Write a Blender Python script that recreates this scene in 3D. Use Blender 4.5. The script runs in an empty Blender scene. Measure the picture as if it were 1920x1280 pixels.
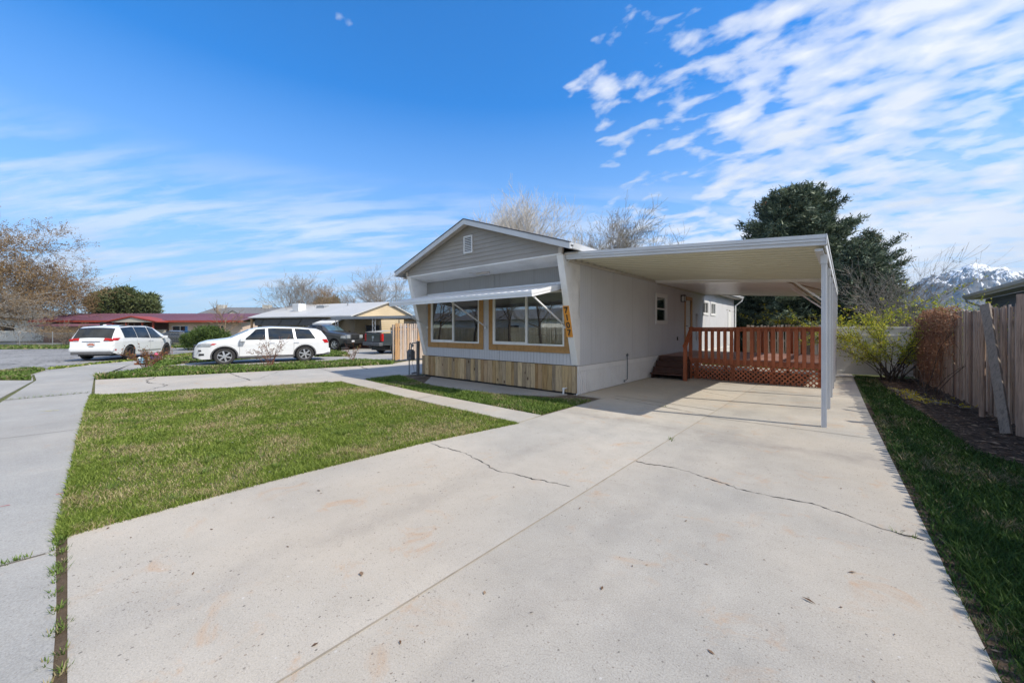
import bpy, bmesh, math, random
import numpy as np
from mathutils import Vector, Matrix
R = math.radians
SC = bpy.context.scene
COL = SC.collection
# ------------------------------------------------------------------ camera frame
F_, H_, HY = 722.0, 1.55, 617.0
A_ = R(40.9)
SA, CA = math.sin(A_), math.cos(A_)
def cw(l, d):                       # metres right of / ahead of the photographer -> world x, y
    return (-SA*d + CA*l, CA*d + SA*l)
def G(x, y, z=0.0):                 # survey of a ground point
    d = F_*(H_-z)/(y-HY); l = (x-960)/F_*d
    return cw(l, d)
# ------------------------------------------------------------------ materials
MATS = {}
class NT:
    def __init__(s, m): s.nt = m.node_tree; s.n = s.nt.nodes; s.l = s.nt.links
    def new(s, t, **k):
        n = s.n.new(t)
        for a, b in k.items(): setattr(n, a, b)
        return n
    def link(s, a, b): s.l.new(a, b)
    def math(s, op, a, b=None, c=None, clamp=False):
        n = s.new('ShaderNodeMath', operation=op); n.use_clamp = clamp
        for i, v in enumerate((a, b, c)):
            if v is None: continue
            if isinstance(v, (int, float)): n.inputs[i].default_value = v
            else: s.link(v, n.inputs[i])
        return n.outputs[0]
    def mix(s, f, a, b, bt='MIX'):
        n = s.new('ShaderNodeMix', data_type='RGBA', blend_type=bt)
        for i, v in ((0, f), (6, a), (7, b)):
            if isinstance(v, (int, float)): n.inputs[i].default_value = v
            elif isinstance(v, tuple): n.inputs[i].default_value = (*v[:3], 1)
            else: s.link(v, n.inputs[i])
        return n.outputs[2]
    def ramp(s, f, stops, mode='LINEAR'):
        n = s.new('ShaderNodeValToRGB'); r = n.color_ramp; r.interpolation = mode
        while len(r.elements) < len(stops): r.elements.new(0.5)
        for e, (p, c) in zip(r.elements, stops):
            e.position = p; e.color = (*c, 1) if isinstance(c, tuple) else (c, c, c, 1)
        s.link(f, n.inputs[0]); return n.outputs[0]
    def noise(s, vec, scale, detail=4, rough=0.55, dist=0.0):
        n = s.new('ShaderNodeTexNoise'); n.inputs['Scale'].default_value = scale
        n.inputs['Detail'].default_value = detail; n.inputs['Roughness'].default_value = rough
        n.inputs['Distortion'].default_value = dist
        if vec is not None: s.link(vec, n.inputs['Vector'])
        return n.outputs[0]
    def vmul(s, vec, v):
        n = s.new('ShaderNodeVectorMath', operation='MULTIPLY'); s.link(vec, n.inputs[0]); n.inputs[1].default_value = v
        return n.outputs[0]
def newmat(name, rough=0.7, metallic=0.0, spec=0.5):
    m = bpy.data.materials.new(name); m.use_nodes = True
    k = NT(m); k.bs = k.n['Principled BSDF']
    k.bs.inputs['Roughness'].default_value = rough; k.bs.inputs['Metallic'].default_value = metallic
    k.bs.inputs['Specular IOR Level'].default_value = spec
    k.pos = k.new('ShaderNodeNewGeometry').outputs['Position']
    k.obj = k.new('ShaderNodeTexCoord').outputs['Object']
    k.col = k.bs.inputs['Base Color']; k.m = m
    MATS[name] = m
    return k
def bump(k, h, strength=0.3, dist=0.01):
    b = k.new('ShaderNodeBump'); b.inputs['Strength'].default_value = strength; b.inputs['Distance'].default_value = dist
    k.link(h, b.inputs['Height']); k.link(b.outputs[0], k.bs.inputs['Normal'])
def simple(name, c, rough=0.7, var=0.12, scale=3.0, metallic=0.0, spec=0.5, bmp=0.0, bscale=60, rnd=0.0, dirt=None):
    k = newmat(name, rough, metallic, spec)
    f = k.noise(k.obj, scale, 5, 0.6)
    lo = tuple(x*(1-var) for x in c); hi = tuple(min(1, x*(1+var)) for x in c)
    o = k.ramp(f, [(0.3, lo), (0.7, hi)])
    if rnd:
        a = k.new('ShaderNodeAttribute', attribute_name='rnd')
        o = k.mix(1.0, o, k.ramp(a.outputs['Fac'], [(0, 1-rnd), (1, 1+rnd*0.6)]), 'MULTIPLY')
    if dirt:
        g = k.noise(k.obj, 1.3, 6, 0.7)
        o = k.mix(k.ramp(g, [(0.5, 0.0), (0.75, dirt[1])]), o, dirt[0])
    k.link(o, k.col)
    if bmp: bump(k, k.noise(k.obj, bscale, 3), bmp)
    return k.m

# concrete: pale slab, fine exposed aggregate, broad grime, faint rust
def concrete(name, base, stain=0.5, speck=1.0):
    k = newmat(name, 0.85, 0, 0.3)
    p = k.pos
    big = k.noise(p, 0.55, 6, 0.62)
    mid = k.noise(p, 4.0, 6, 0.7)
    fine = k.noise(p, 120, 3, 0.7)
    o = k.mix(k.ramp(big, [(0.30, 0.0), (0.70, 1.0)]), tuple(x*0.78 for x in base), tuple(x*1.13 for x in base))
    o = k.mix(k.ramp(mid, [(0.42, 0.0), (0.72, 0.42*stain+0.06)]), o, (base[0]*0.74, base[1]*0.74, base[2]*0.73))
    o = k.mix(1.0, o, k.ramp(fine, [(0.25, 0.68), (0.75, 1.24)]), 'MULTIPLY')
    rs = k.noise(p, 0.9, 4, 0.65, 0.4)
    wm = k.noise(p, 0.28, 3, 0.5)
    o = k.mix(k.math('MULTIPLY', k.ramp(wm, [(0.4, 0.0), (0.7, 1.0)]), 0.75*stain), o, (base[0]*1.03, base[1]*0.91, base[2]*0.77))
    r2 = k.noise(p, 2.6, 5, 0.7, 0.8)
    m2 = k.math('MULTIPLY', k.ramp(r2, [(0.55, 0.0), (0.70, 0.7*stain)]), k.ramp(rs, [(0.47, 0.0), (0.57, 1.0)]))
    o = k.mix(m2, o, (0.46, 0.27, 0.14))
    dens = k.noise(p, 0.7, 3)
    for (sc_, lim, amt) in ((150, 0.62, 0.55), (62, 0.90, 0.9), (95, 0.80, 0.6)):
        v = k.new('ShaderNodeTexVoronoi'); v.inputs['Scale'].default_value = sc_; k.link(k.vmul(p, (1.0, 0.8, 1.0)), v.inputs['Vector'])
        sep = k.new('ShaderNodeSeparateColor'); k.link(v.outputs['Color'], sep.inputs[0])
        near = k.math('LESS_THAN', v.outputs['Distance'], k.math('MULTIPLY_ADD', sep.outputs[2], 0.26, 0.10))
        pick = k.math('GREATER_THAN', sep.outputs[0], lim)
        mk = k.math('MULTIPLY', k.math('MULTIPLY', near, pick), k.ramp(dens, [(0.35, 0.35*speck*amt), (0.65, speck*amt)]))
        stone = k.ramp(sep.outputs[1], [(0.0, (0.05, 0.045, 0.04)), (0.3, (0.13, 0.11, 0.095)), (0.55, (0.24, 0.18, 0.13)), (0.75, (0.30, 0.28, 0.26)), (1.0, (0.62, 0.59, 0.55))])
        o = k.mix(mk, o, stone)
    if stain > 0.7:      # old drip and tyre smears that cross the slab
        sx_ = k.new('ShaderNodeSeparateXYZ'); k.link(p, sx_.inputs[0])
        for (yc, sl, wd, am, sc_) in ((6.15, -0.02, 0.33, 0.32, 1.2), (2.3, 0.25, 0.5, 0.10, 0.8), (9.3, 0.0, 0.5, 0.10, 0.8)):
            wv = k.math('MULTIPLY_ADD', k.math('SUBTRACT', k.noise(p, sc_, 4, 0.6), 0.5), 1.1, yc)
            t = k.math('ABSOLUTE', k.math('SUBTRACT', k.math('MULTIPLY_ADD', sx_.outputs[0], -sl, sx_.outputs[1]), wv))
            mk = k.math('MULTIPLY', k.ramp(t, [(0.0, 1.0), (wd, 0.0)]), k.ramp(k.noise(p, 2.0, 5, 0.65), [(0.35, 0.25*am), (0.65, am)]))
            o = k.mix(mk, o, (0.13, 0.115, 0.115))
        o = k.mix(1.0, o, k.ramp(k.math('GREATER_THAN', sx_.outputs[0], -1.875), [(0.0, 1.04), (1.0, 0.965)]), 'MULTIPLY')
        o = k.mix(1.0, o, k.ramp(k.math('GREATER_THAN', sx_.outputs[1], 7.45), [(0.0, 1.0), (1.0, 1.05)]), 'MULTIPLY')
        for (xc, am) in ((-2.95, 0.16), (-1.35, 0.16), (-0.75, 0.10)):
            t = k.math('ABSOLUTE', k.math('SUBTRACT', sx_.outputs[0], k.math('MULTIPLY_ADD', k.noise(p, 0.4, 2, 0.5), 0.5, xc-0.25)))
            mk = k.math('MULTIPLY', k.ramp(t, [(0.0, 1.0), (0.11, 0.8), (0.2, 0.0)]), k.ramp(k.noise(p, 3.0, 5, 0.65), [(0.35, 0.1*am), (0.65, am)]))
            o = k.mix(mk, o, (0.12, 0.11, 0.11))
    hair = k.noise(k.vmul(p, (1, 1, 0)), 1.7, 6, 0.6, 1.2)
    hm_ = k.math('LESS_THAN', k.math('ABSOLUTE', k.math('SUBTRACT', hair, 0.5)), 0.0016)
    o = k.mix(k.math('MULTIPLY', hm_, 0.30), o, (0.16, 0.14, 0.12))
    k.link(o, k.col)
    bump(k, fine, 0.45, 0.004)
    return k.m
concrete('concrete_drive', (0.455, 0.422, 0.370), 0.8, 1.0)
concrete('concrete_walk', (0.395, 0.38, 0.35), 0.35, 0.7)
concrete('concrete_pad', (0.40, 0.38, 0.35), 0.5, 0.6)
# asphalt
k = newmat('asphalt', 0.9, 0, 0.3)
o = k.ramp(k.noise(k.pos, 0.35, 6, 0.65), [(0.3, (0.22, 0.215, 0.208)), (0.7, (0.33, 0.322, 0.31))])
o = k.mix(1.0, o, k.ramp(k.noise(k.pos, 90, 2), [(0.3, 0.75), (0.7, 1.2)]), 'MULTIPLY')
w = k.noise(k.vmul(k.pos, (1.0, 1.0, 0)), 0.45, 3, 0.5, 1.6)
ln = k.math('LESS_THAN', k.math('ABSOLUTE', k.math('SUBTRACT', w, 0.5)), 0.006)
w2 = k.noise(k.vmul(k.pos, (1.3, 0.8, 0)), 0.8, 2, 0.5, 0.8)
ln2 = k.math('LESS_THAN', k.math('ABSOLUTE', k.math('SUBTRACT', w2, 0.47)), 0.007)
o = k.mix(k.math('MULTIPLY', k.math('MAXIMUM', ln, ln2), 0.85), o, (0.02, 0.02, 0.02))
k.link(o, k.col)
# soils
def soil(name, stops, scale=2.5, bs=0.5):
    k = newmat(name, 0.95, 0, 0.1)
    a = k.noise(k.pos, scale, 8, 0.7); b = k.noise(k.pos, scale*14, 5, 0.7)
    o = k.ramp(k.math('ADD', k.math('MULTIPLY', a, 0.6), k.math('MULTIPLY', b, 0.4)), stops)
    k.link(o, k.col); bump(k, b, bs, 0.03); return k.m
soil('lawn_soil', [(0.35, (0.055, 0.075, 0.022)), (0.5, (0.10, 0.115, 0.04)), (0.62, (0.19, 0.17, 0.085))])
soil('dirt', [(0.35, (0.06, 0.045, 0.032)), (0.5, (0.14, 0.11, 0.08)), (0.65, (0.26, 0.21, 0.16))])
soil('mulch', [(0.35, (0.025, 0.018, 0.013)), (0.5, (0.07, 0.048, 0.034)), (0.62, (0.20, 0.15, 0.11))], 6)
soil('far_ground', [(0.35, (0.06, 0.08, 0.03)), (0.5, (0.11, 0.12, 0.05)), (0.65, (0.20, 0.17, 0.10))], 0.15)
soil('seam_soil', [(0.3, (0.05, 0.035, 0.022)), (0.6, (0.15, 0.11, 0.075))], 8)
# grass blades: colour from a per-blade random plus broad patches of dry thatch
def grassmat(name, greens, dry, dryamt):
    k = newmat(name, 0.6, 0, 0.25)
    a = k.new('ShaderNodeAttribute', attribute_name='rnd').outputs['Fac']
    o = k.ramp(a, [(0.0, greens[0]), (0.5, greens[1]), (1.0, greens[2])])
    patch = k.noise(k.pos, 0.9, 5, 0.65)
    f = k.math('ADD', k.math('MULTIPLY', k.math('SUBTRACT', patch, 0.5), 4.2), dryamt)
    isd = k.math('LESS_THAN', k.math('FRACT', k.math('MULTIPLY', a, 37.7)), f)
    o = k.mix(isd, o, k.ramp(k.math('FRACT', k.math('MULTIPLY', a, 91.3)), [(0, dry[0]), (1, dry[1])]))
    k.link(o, k.col)
    k.bs.inputs['Subsurface Weight'].default_value = 0.0
    tr = k.new('ShaderNodeBsdfTranslucent'); k.link(o, tr.inputs['Color'])
    mx = k.new('ShaderNodeMixShader'); mx.inputs[0].default_value = 0.3
    k.link(k.bs.outputs[0], mx.inputs[1]); k.link(tr.outputs[0], mx.inputs[2])
    k.link(mx.outputs[0], k.n['Material Output'].inputs['Surface'])
    return k.m
grassmat('lawn_blades', [(0.085, 0.14, 0.016), (0.18, 0.245, 0.035), (0.33, 0.39, 0.085)], [(0.30, 0.23, 0.10), (0.58, 0.49, 0.28)], 0.17)
grassmat('lush_blades', [(0.065, 0.115, 0.018), (0.12, 0.19, 0.033), (0.22, 0.30, 0.065)], [(0.26, 0.22, 0.1), (0.4, 0.34, 0.2)], 0.07)
grassmat('painted_shade_blades', [(0.02, 0.05, 0.01), (0.042, 0.09, 0.016), (0.09, 0.16, 0.035)], [(0.15, 0.13, 0.07), (0.3, 0.26, 0.15)], 0.04)  # lush grass darkened: the fence shade is put into the blade colour
def leafmat(name, stops, rough=0.6, trans=0.25):
    k = newmat(name, rough, 0, 0.3)
    a = k.new('ShaderNodeAttribute', attribute_name='rnd').outputs['Fac']
    n = len(stops)
    o = k.ramp(a, [(i/(n-1), c) for i, c in enumerate(stops)])
    k.link(o, k.col)
    if trans:
        tr = k.new('ShaderNodeBsdfTranslucent'); k.link(o, tr.inputs['Color'])
        mx = k.new('ShaderNodeMixShader'); mx.inputs[0].default_value = trans
        k.link(k.bs.outputs[0], mx.inputs[1]); k.link(tr.outputs[0], mx.inputs[2])
        k.link(mx.outputs[0], k.n['Material Output'].inputs['Surface'])
    return k.m
leafmat('spruce_needles', [(0.022, 0.04, 0.028), (0.055, 0.085, 0.055), (0.14, 0.18, 0.11), (0.34, 0.38, 0.25)], 0.6, 0.1)
leafmat('spruce_cones', [(0.10, 0.05, 0.02), (0.20, 0.10, 0.045)], 0.7, 0)
leafmat('pine_needles', [(0.045, 0.065, 0.022), (0.09, 0.115, 0.04), (0.16, 0.175, 0.07)], 0.6, 0.1)
leafmat('juniper_leaf', [(0.03, 0.055, 0.012), (0.07, 0.115, 0.025), (0.13, 0.18, 0.04)], 0.6, 0.15)
leafmat('spring_leaf', [(0.16, 0.24, 0.03), (0.36, 0.40, 0.04), (0.72, 0.64, 0.04)], 0.5, 0.35)
leafmat('yellow_bloom', [(0.55, 0.42, 0.02), (0.75, 0.62, 0.05)], 0.6, 0.3)
leafmat('rose_leaf', [(0.12, 0.15, 0.03), (0.22, 0.08, 0.03), (0.32, 0.13, 0.06)], 0.5, 0.3)
leafmat('bud_brown', [(0.16, 0.10, 0.045), (0.26, 0.17, 0.075), (0.34, 0.23, 0.10)], 0.7, 0.2)
leafmat('bud_olive', [(0.12, 0.13, 0.04), (0.22, 0.20, 0.07)], 0.7, 0.2)
leafmat('dead_leaf', [(0.10, 0.055, 0.03), (0.20, 0.12, 0.07), (0.34, 0.25, 0.17)], 0.8, 0.1)
leafmat('dead_vine', [(0.14, 0.05, 0.03), (0.24, 0.10, 0.055), (0.38, 0.22, 0.13), (0.50, 0.38, 0.25)], 0.8, 0)
leafmat('pebble', [(0.05, 0.045, 0.04), (0.25, 0.22, 0.19), (0.7, 0.68, 0.65)], 0.8, 0)
simple('bark_grey', (0.17, 0.145, 0.12), 0.9, 0.3, 9, bmp=0.5)
simple('bark_dark', (0.075, 0.058, 0.045), 0.9, 0.3, 9, bmp=0.5)
simple('bark_pale', (0.36, 0.33, 0.28), 0.85, 0.25, 7)
simple('bark_tan', (0.23, 0.165, 0.105), 0.9, 0.25, 7)
simple('twig_grey', (0.27, 0.24, 0.205), 0.9, 0.2, 3)
simple('twig_pale', (0.58, 0.54, 0.49), 0.9, 0.2, 3)
simple('twig_tan', (0.25, 0.175, 0.105), 0.9, 0.25, 1.0)
simple('rose_stem', (0.20, 0.09, 0.06), 0.7, 0.2, 8)
simple('white_paint', (0.74, 0.74, 0.73), 0.5, 0.04, 2)
simple('white_trim', (0.80, 0.78, 0.75), 0.45, 0.05, 2, dirt=((0.45, 0.42, 0.38), 0.5))
simple('vinyl_white', (0.84, 0.82, 0.80), 0.4, 0.03, 2, dirt=((0.55, 0.50, 0.47), 0.35))
simple('fascia_metal', (0.60, 0.61, 0.63), 0.42, 0.05, 2, spec=0.5, dirt=((0.42, 0.41, 0.40), 0.3))
simple('awning_metal', (0.76, 0.77, 0.79), 0.38, 0.04, 2)
simple('carport_cream', (0.93, 0.905, 0.75), 0.33, 0.015, 0.5, spec=0.5)
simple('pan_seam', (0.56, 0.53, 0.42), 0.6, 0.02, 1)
simple('carport_white', (0.78, 0.75, 0.73), 0.28, 0.05, 1.5, dirt=((0.45, 0.36, 0.28), 0.25))
simple('gable_siding', (0.35, 0.32, 0.285), 0.6, 0.07, 1.2, dirt=((0.30, 0.26, 0.22), 0.45))
simple('soffit', (0.55, 0.49, 0.43), 0.6, 0.05, 3, dirt=((0.33, 0.27, 0.21), 0.35))
simple('roof_metal', (0.62, 0.63, 0.65), 0.45, 0.06, 0.8)
simple('roof_shingle', (0.16, 0.16, 0.165), 0.9, 0.25, 6)
simple('roof_grey', (0.50, 0.495, 0.48), 0.6, 0.06, 0.5)
simple('black_metal', (0.025, 0.025, 0.027), 0.45, 0.2, 8)
simple('dark_grey', (0.10, 0.10, 0.105), 0.6, 0.2, 8)
simple('pipe_grey', (0.16, 0.17, 0.18), 0.5, 0.25, 12)
simple('rust_frame', (0.30, 0.22, 0.15), 0.7, 0.3, 12)
simple('orange_wood', (0.72, 0.30, 0.045), 0.6, 0.2, 7)
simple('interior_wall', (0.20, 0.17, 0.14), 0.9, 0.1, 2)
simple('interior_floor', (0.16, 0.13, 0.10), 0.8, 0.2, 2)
simple('deck_stain', (0.36, 0.10, 0.038), 0.62, 0.22, 5, rnd=0.2)
simple('deck_boards', (0.34, 0.19, 0.16), 0.6, 0.18, 5, rnd=0.25)
simple('stair_stain', (0.085, 0.035, 0.024), 0.65, 0.25, 6, rnd=0.2)
simple('tan_siding', (0.62, 0.50, 0.33), 0.7, 0.04, 1)
simple('beige_stucco', (0.38, 0.30, 0.20), 0.8, 0.06, 1)
simple('pink_stucco', (0.62, 0.48, 0.39), 0.8, 0.05, 1)
simple('red_trim', (0.32, 0.055, 0.035), 0.6, 0.12, 2)
simple('maroon_roof', (0.19, 0.085, 0.11), 0.5, 0.15, 0.5)
simple('mint_siding', (0.52, 0.60, 0.55), 0.7, 0.04, 1)
simple('slate_siding', (0.085, 0.105, 0.135), 0.65, 0.08, 1)
simple('cream_trim', (0.50, 0.47, 0.42), 0.6, 0.05, 2)
simple('galv', (0.33, 0.34, 0.35), 0.45, 0.1, 6, metallic=0.5)
simple('brick_red', (0.30, 0.12, 0.06), 0.85, 0.2, 6)
simple('chrome', (0.6, 0.6, 0.62), 0.2, 0.03, 3, metallic=1)
simple('alloy', (0.55, 0.56, 0.58), 0.35, 0.03, 3, metallic=0.7)
simple('tyre', (0.028, 0.027, 0.027), 0.85, 0.2, 8)
simple('car_black_trim', (0.02, 0.02, 0.021), 0.5, 0.1, 8)
simple('red_lens', (0.45, 0.012, 0.012), 0.15, 0.1, 3)
simple('clear_lens', (0.30, 0.32, 0.34), 0.08, 0.2, 14)
simple('orange_lens', (0.55, 0.14, 0.05), 0.3, 0.1, 3)
simple('plate_white', (0.6, 0.6, 0.62), 0.4, 0.05, 8)
simple('tarp_tan', (0.36, 0.34, 0.30), 0.8, 0.1, 3)
simple('blue_cloth', (0.10, 0.25, 0.55), 0.8, 0.1, 3)
simple('toy_blue', (0.20, 0.42, 0.60), 0.5, 0.1, 6)
simple('toy_purple', (0.10, 0.08, 0.26), 0.5, 0.3, 16)
simple('toy_pink', (0.62, 0.10, 0.20), 0.5, 0.1, 6)
simple('terracotta', (0.45, 0.13, 0.06), 0.7, 0.1, 6)
simple('yellow_paint', (0.62, 0.58, 0.25), 0.8, 0.2, 30)
simple('red_paint', (0.60, 0.16, 0.15), 0.8, 0.2, 30)
simple('crack_dark', (0.035, 0.03, 0.026), 0.95, 0.3, 20)
simple('joint_pale', (0.30, 0.255, 0.195), 0.95, 0.3, 4)
simple('joint_dark', (0.16, 0.14, 0.115), 0.95, 0.35, 5)
simple('tar_grey', (0.30, 0.285, 0.28), 0.9, 0.05, 3)
def carpaint(name, c, rough=0.3):
    k = newmat(name, rough, 0, 0.5)
    k.bs.inputs['Coat Weight'].default_value = 0.8; k.bs.inputs['Coat Roughness'].default_value = 0.04
    k.link(k.ramp(k.noise(k.obj, 1.5, 4), [(0.3, tuple(x*0.95 for x in c)), (0.7, c)]), k.col)
carpaint('paint_white', (0.76, 0.77, 0.78)); carpaint('paint_charcoal', (0.055, 0.056, 0.06)); carpaint('paint_black', (0.018, 0.022, 0.025))
carpaint('paint_slate', (0.04, 0.05, 0.055))
k = newmat('car_glass', 0.02, 0, 0.5); k.bs.inputs['IOR'].default_value = 1.55; k.link(k.ramp(k.noise(k.obj, 2, 3), [(0.3, (0.008, 0.01, 0.012)), (0.7, (0.03, 0.035, 0.04))]), k.col)
k = newmat('windshield', 0.03, 0, 0.9); k.link(k.ramp(k.noise(k.obj, 2, 3), [(0.3, (0.05, 0.09, 0.11)), (0.7, (0.12, 0.19, 0.22))]), k.col)
# see-through, reflective window panes
def paneglass(name, refl, tint):
    m = bpy.data.materials.new(name); m.use_nodes = True; k = NT(m); MATS[name] = m
    k.n.remove(k.n['Principled BSDF'])
    t = k.new('ShaderNodeBsdfTransparent'); t.inputs[0].default_value = (*tint, 1)
    g = k.new('ShaderNodeBsdfGlossy'); g.inputs['Roughness'].default_value = 0.004
    fr = k.new('ShaderNodeFresnel'); fr.inputs['IOR'].default_value = 1.5
    f = k.math('MULTIPLY_ADD', fr.outputs[0], 1.6, refl, clamp=True)
    mx = k.new('ShaderNodeMixShader'); k.link(f, mx.inputs[0]); k.link(t.outputs[0], mx.inputs[1]); k.link(g.outputs[0], mx.inputs[2])
    k.link(mx.outputs[0], k.n['Material Output'].inputs['Surface'])
paneglass('window_glass', 0.16, (0.80, 0.85, 0.84))
k = newmat('dark_glass', 0.03, 0, 0.9); k.link(k.ramp(k.noise(k.obj, 1, 3), [(0.3, (0.012, 0.014, 0.016)), (0.7, (0.03, 0.034, 0.04))]), k.col)
# painted grooved panel siding (fine vertical grooves)
def grooved(name, c, axis, pitch, depth=0.5, var=0.04):
    k = newmat(name, 0.62, 0, 0.35)
    sp = k.new('ShaderNodeSeparateXYZ'); k.link(k.pos, sp.inputs[0])
    u = sp.outputs[axis]
    fr = k.math('FRACT', k.math('DIVIDE', u, pitch))
    gr = k.ramp(fr, [(0.0, 0.0), (0.06, 0.0), (0.12, 1.0), (0.94, 1.0), (1.0, 0.0)])
    fr2 = k.math('FRACT', k.math('DIVIDE', u, 1.22))
    seam = k.ramp(fr2, [(0.0, 0.0), (0.006, 0.0), (0.009, 1.0)])
    n = k.noise(k.pos, 1.4, 5, 0.6)
    o = k.ramp(n, [(0.3, tuple(x*(1-var) for x in c)), (0.7, tuple(x*(1+var) for x in c))])
    o = k.mix(1.0, o, k.ramp(gr, [(0, 0.84), (1, 1.0)]), 'MULTIPLY')
    o = k.mix(1.0, o, k.ramp(seam, [(0, 0.6), (1, 1.0)]), 'MULTIPLY')
    st = k.noise(k.vmul(k.pos, (3, 3, 0.35)), 1.3, 5, 0.7)
    o = k.mix(k.ramp(st, [(0.52, 0.0), (0.8, 0.22)]), o, (c[0]*0.72, c[1]*0.66, c[2]*0.60))
    k.link(o, k.col); bump(k, k.math('MINIMUM', gr, seam), depth, 0.008)
grooved('siding_grey_x', (0.55, 0.545, 0.56), 0, 0.10, 0.9)
grooved('siding_grey_y', (0.62, 0.62, 0.64), 1, 0.085, 0.8)
grooved('panel_taupe', (0.34, 0.325, 0.30), 0, 0.065, 0.9)
# unpainted / weathered boards; tint by board
def boards(name, stops, grain=0.35, knots=True, axis_scale=(14, 14, 0.9)):
    k = newmat(name, 0.8, 0, 0.25)
    a = k.new('ShaderNodeAttribute', attribute_name='rnd').outputs['Fac']
    n = len(stops)
    o = k.ramp(a, [(i/(n-1), c) for i, c in enumerate(stops)])
    off = k.new('ShaderNodeCombineXYZ'); k.link(k.math('MULTIPLY', a, 50), off.inputs[2]); k.link(k.math('MULTIPLY', a, 23), off.inputs[0])
    va = k.new('ShaderNodeVectorMath', operation='ADD'); k.link(k.pos, va.inputs[0]); k.link(off.outputs[0], va.inputs[1])
    gr = k.noise(k.vmul(va.outputs[0], axis_scale), 3.0, 6, 0.65, 0.6)
    o = k.mix(1.0, o, k.ramp(gr, [(0.3, 1-grain), (0.5, 1.0), (0.75, 1+grain*0.5)]), 'MULTIPLY')
    st = k.noise(k.vmul(va.outputs[0], (5, 5, 0.8)), 1.4, 4, 0.6)
    o = k.mix(k.ramp(st, [(0.56, 0.0), (0.74, 0.75)]), o, tuple(x*0.42 for x in stops[1]))
    if knots:
        v = k.new('ShaderNodeTexVoronoi'); v.inputs['Scale'].default_value = 4.5
        k.link(k.vmul(va.outputs[0], (1, 1, 0.62)), v.inputs['Vector'])
        sc = k.new('ShaderNodeSeparateColor'); k.link(v.outputs['Color'], sc.inputs[0])
        kn = k.math('MULTIPLY', k.ramp(v.outputs['Distance'], [(0.08, 1.0), (0.17, 0.0)]), k.ramp(sc.outputs[0], [(0.35, 0.0), (0.4, 1.0)]))
        o = k.mix(k.math('MULTIPLY', kn, 0.85), o, (0.07, 0.028, 0.014))
    k.link(o, k.col); bump(k, gr, 0.4, 0.006)
boards('skirt_boards', [(0.36, 0.23, 0.10), (0.52, 0.37, 0.19), (0.27, 0.21, 0.145), (0.64, 0.48, 0.28), (0.34, 0.205, 0.09), (0.54, 0.40, 0.25)], 0.55)
boards('fence_weathered', [(0.27, 0.185, 0.135), (0.47, 0.365, 0.285), (0.32, 0.205, 0.15), (0.60, 0.49, 0.40), (0.14, 0.09, 0.065), (0.42, 0.33, 0.26)], 0.6, False, (16, 16, 1.0))
boards('fence_pinkish', [(0.42, 0.32, 0.25), (0.50, 0.42, 0.36), (0.45, 0.25, 0.10), (0.56, 0.48, 0.42), (0.44, 0.36, 0.31)], 0.22, False)
boards('fence_tan', [(0.50, 0.42, 0.28), (0.60, 0.52, 0.37), (0.42, 0.35, 0.24)], 0.25, True)
boards('grey_plank', [(0.23, 0.19, 0.155), (0.28, 0.235, 0.195)], 0.45, True)
boards('trim_wood', [(0.40, 0.22, 0.085), (0.47, 0.27, 0.11)], 0.22, False, (3, 3, 3))
boards('door_wood', [(0.50, 0.31, 0.17), (0.56, 0.36, 0.2)], 0.15, False)
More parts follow.
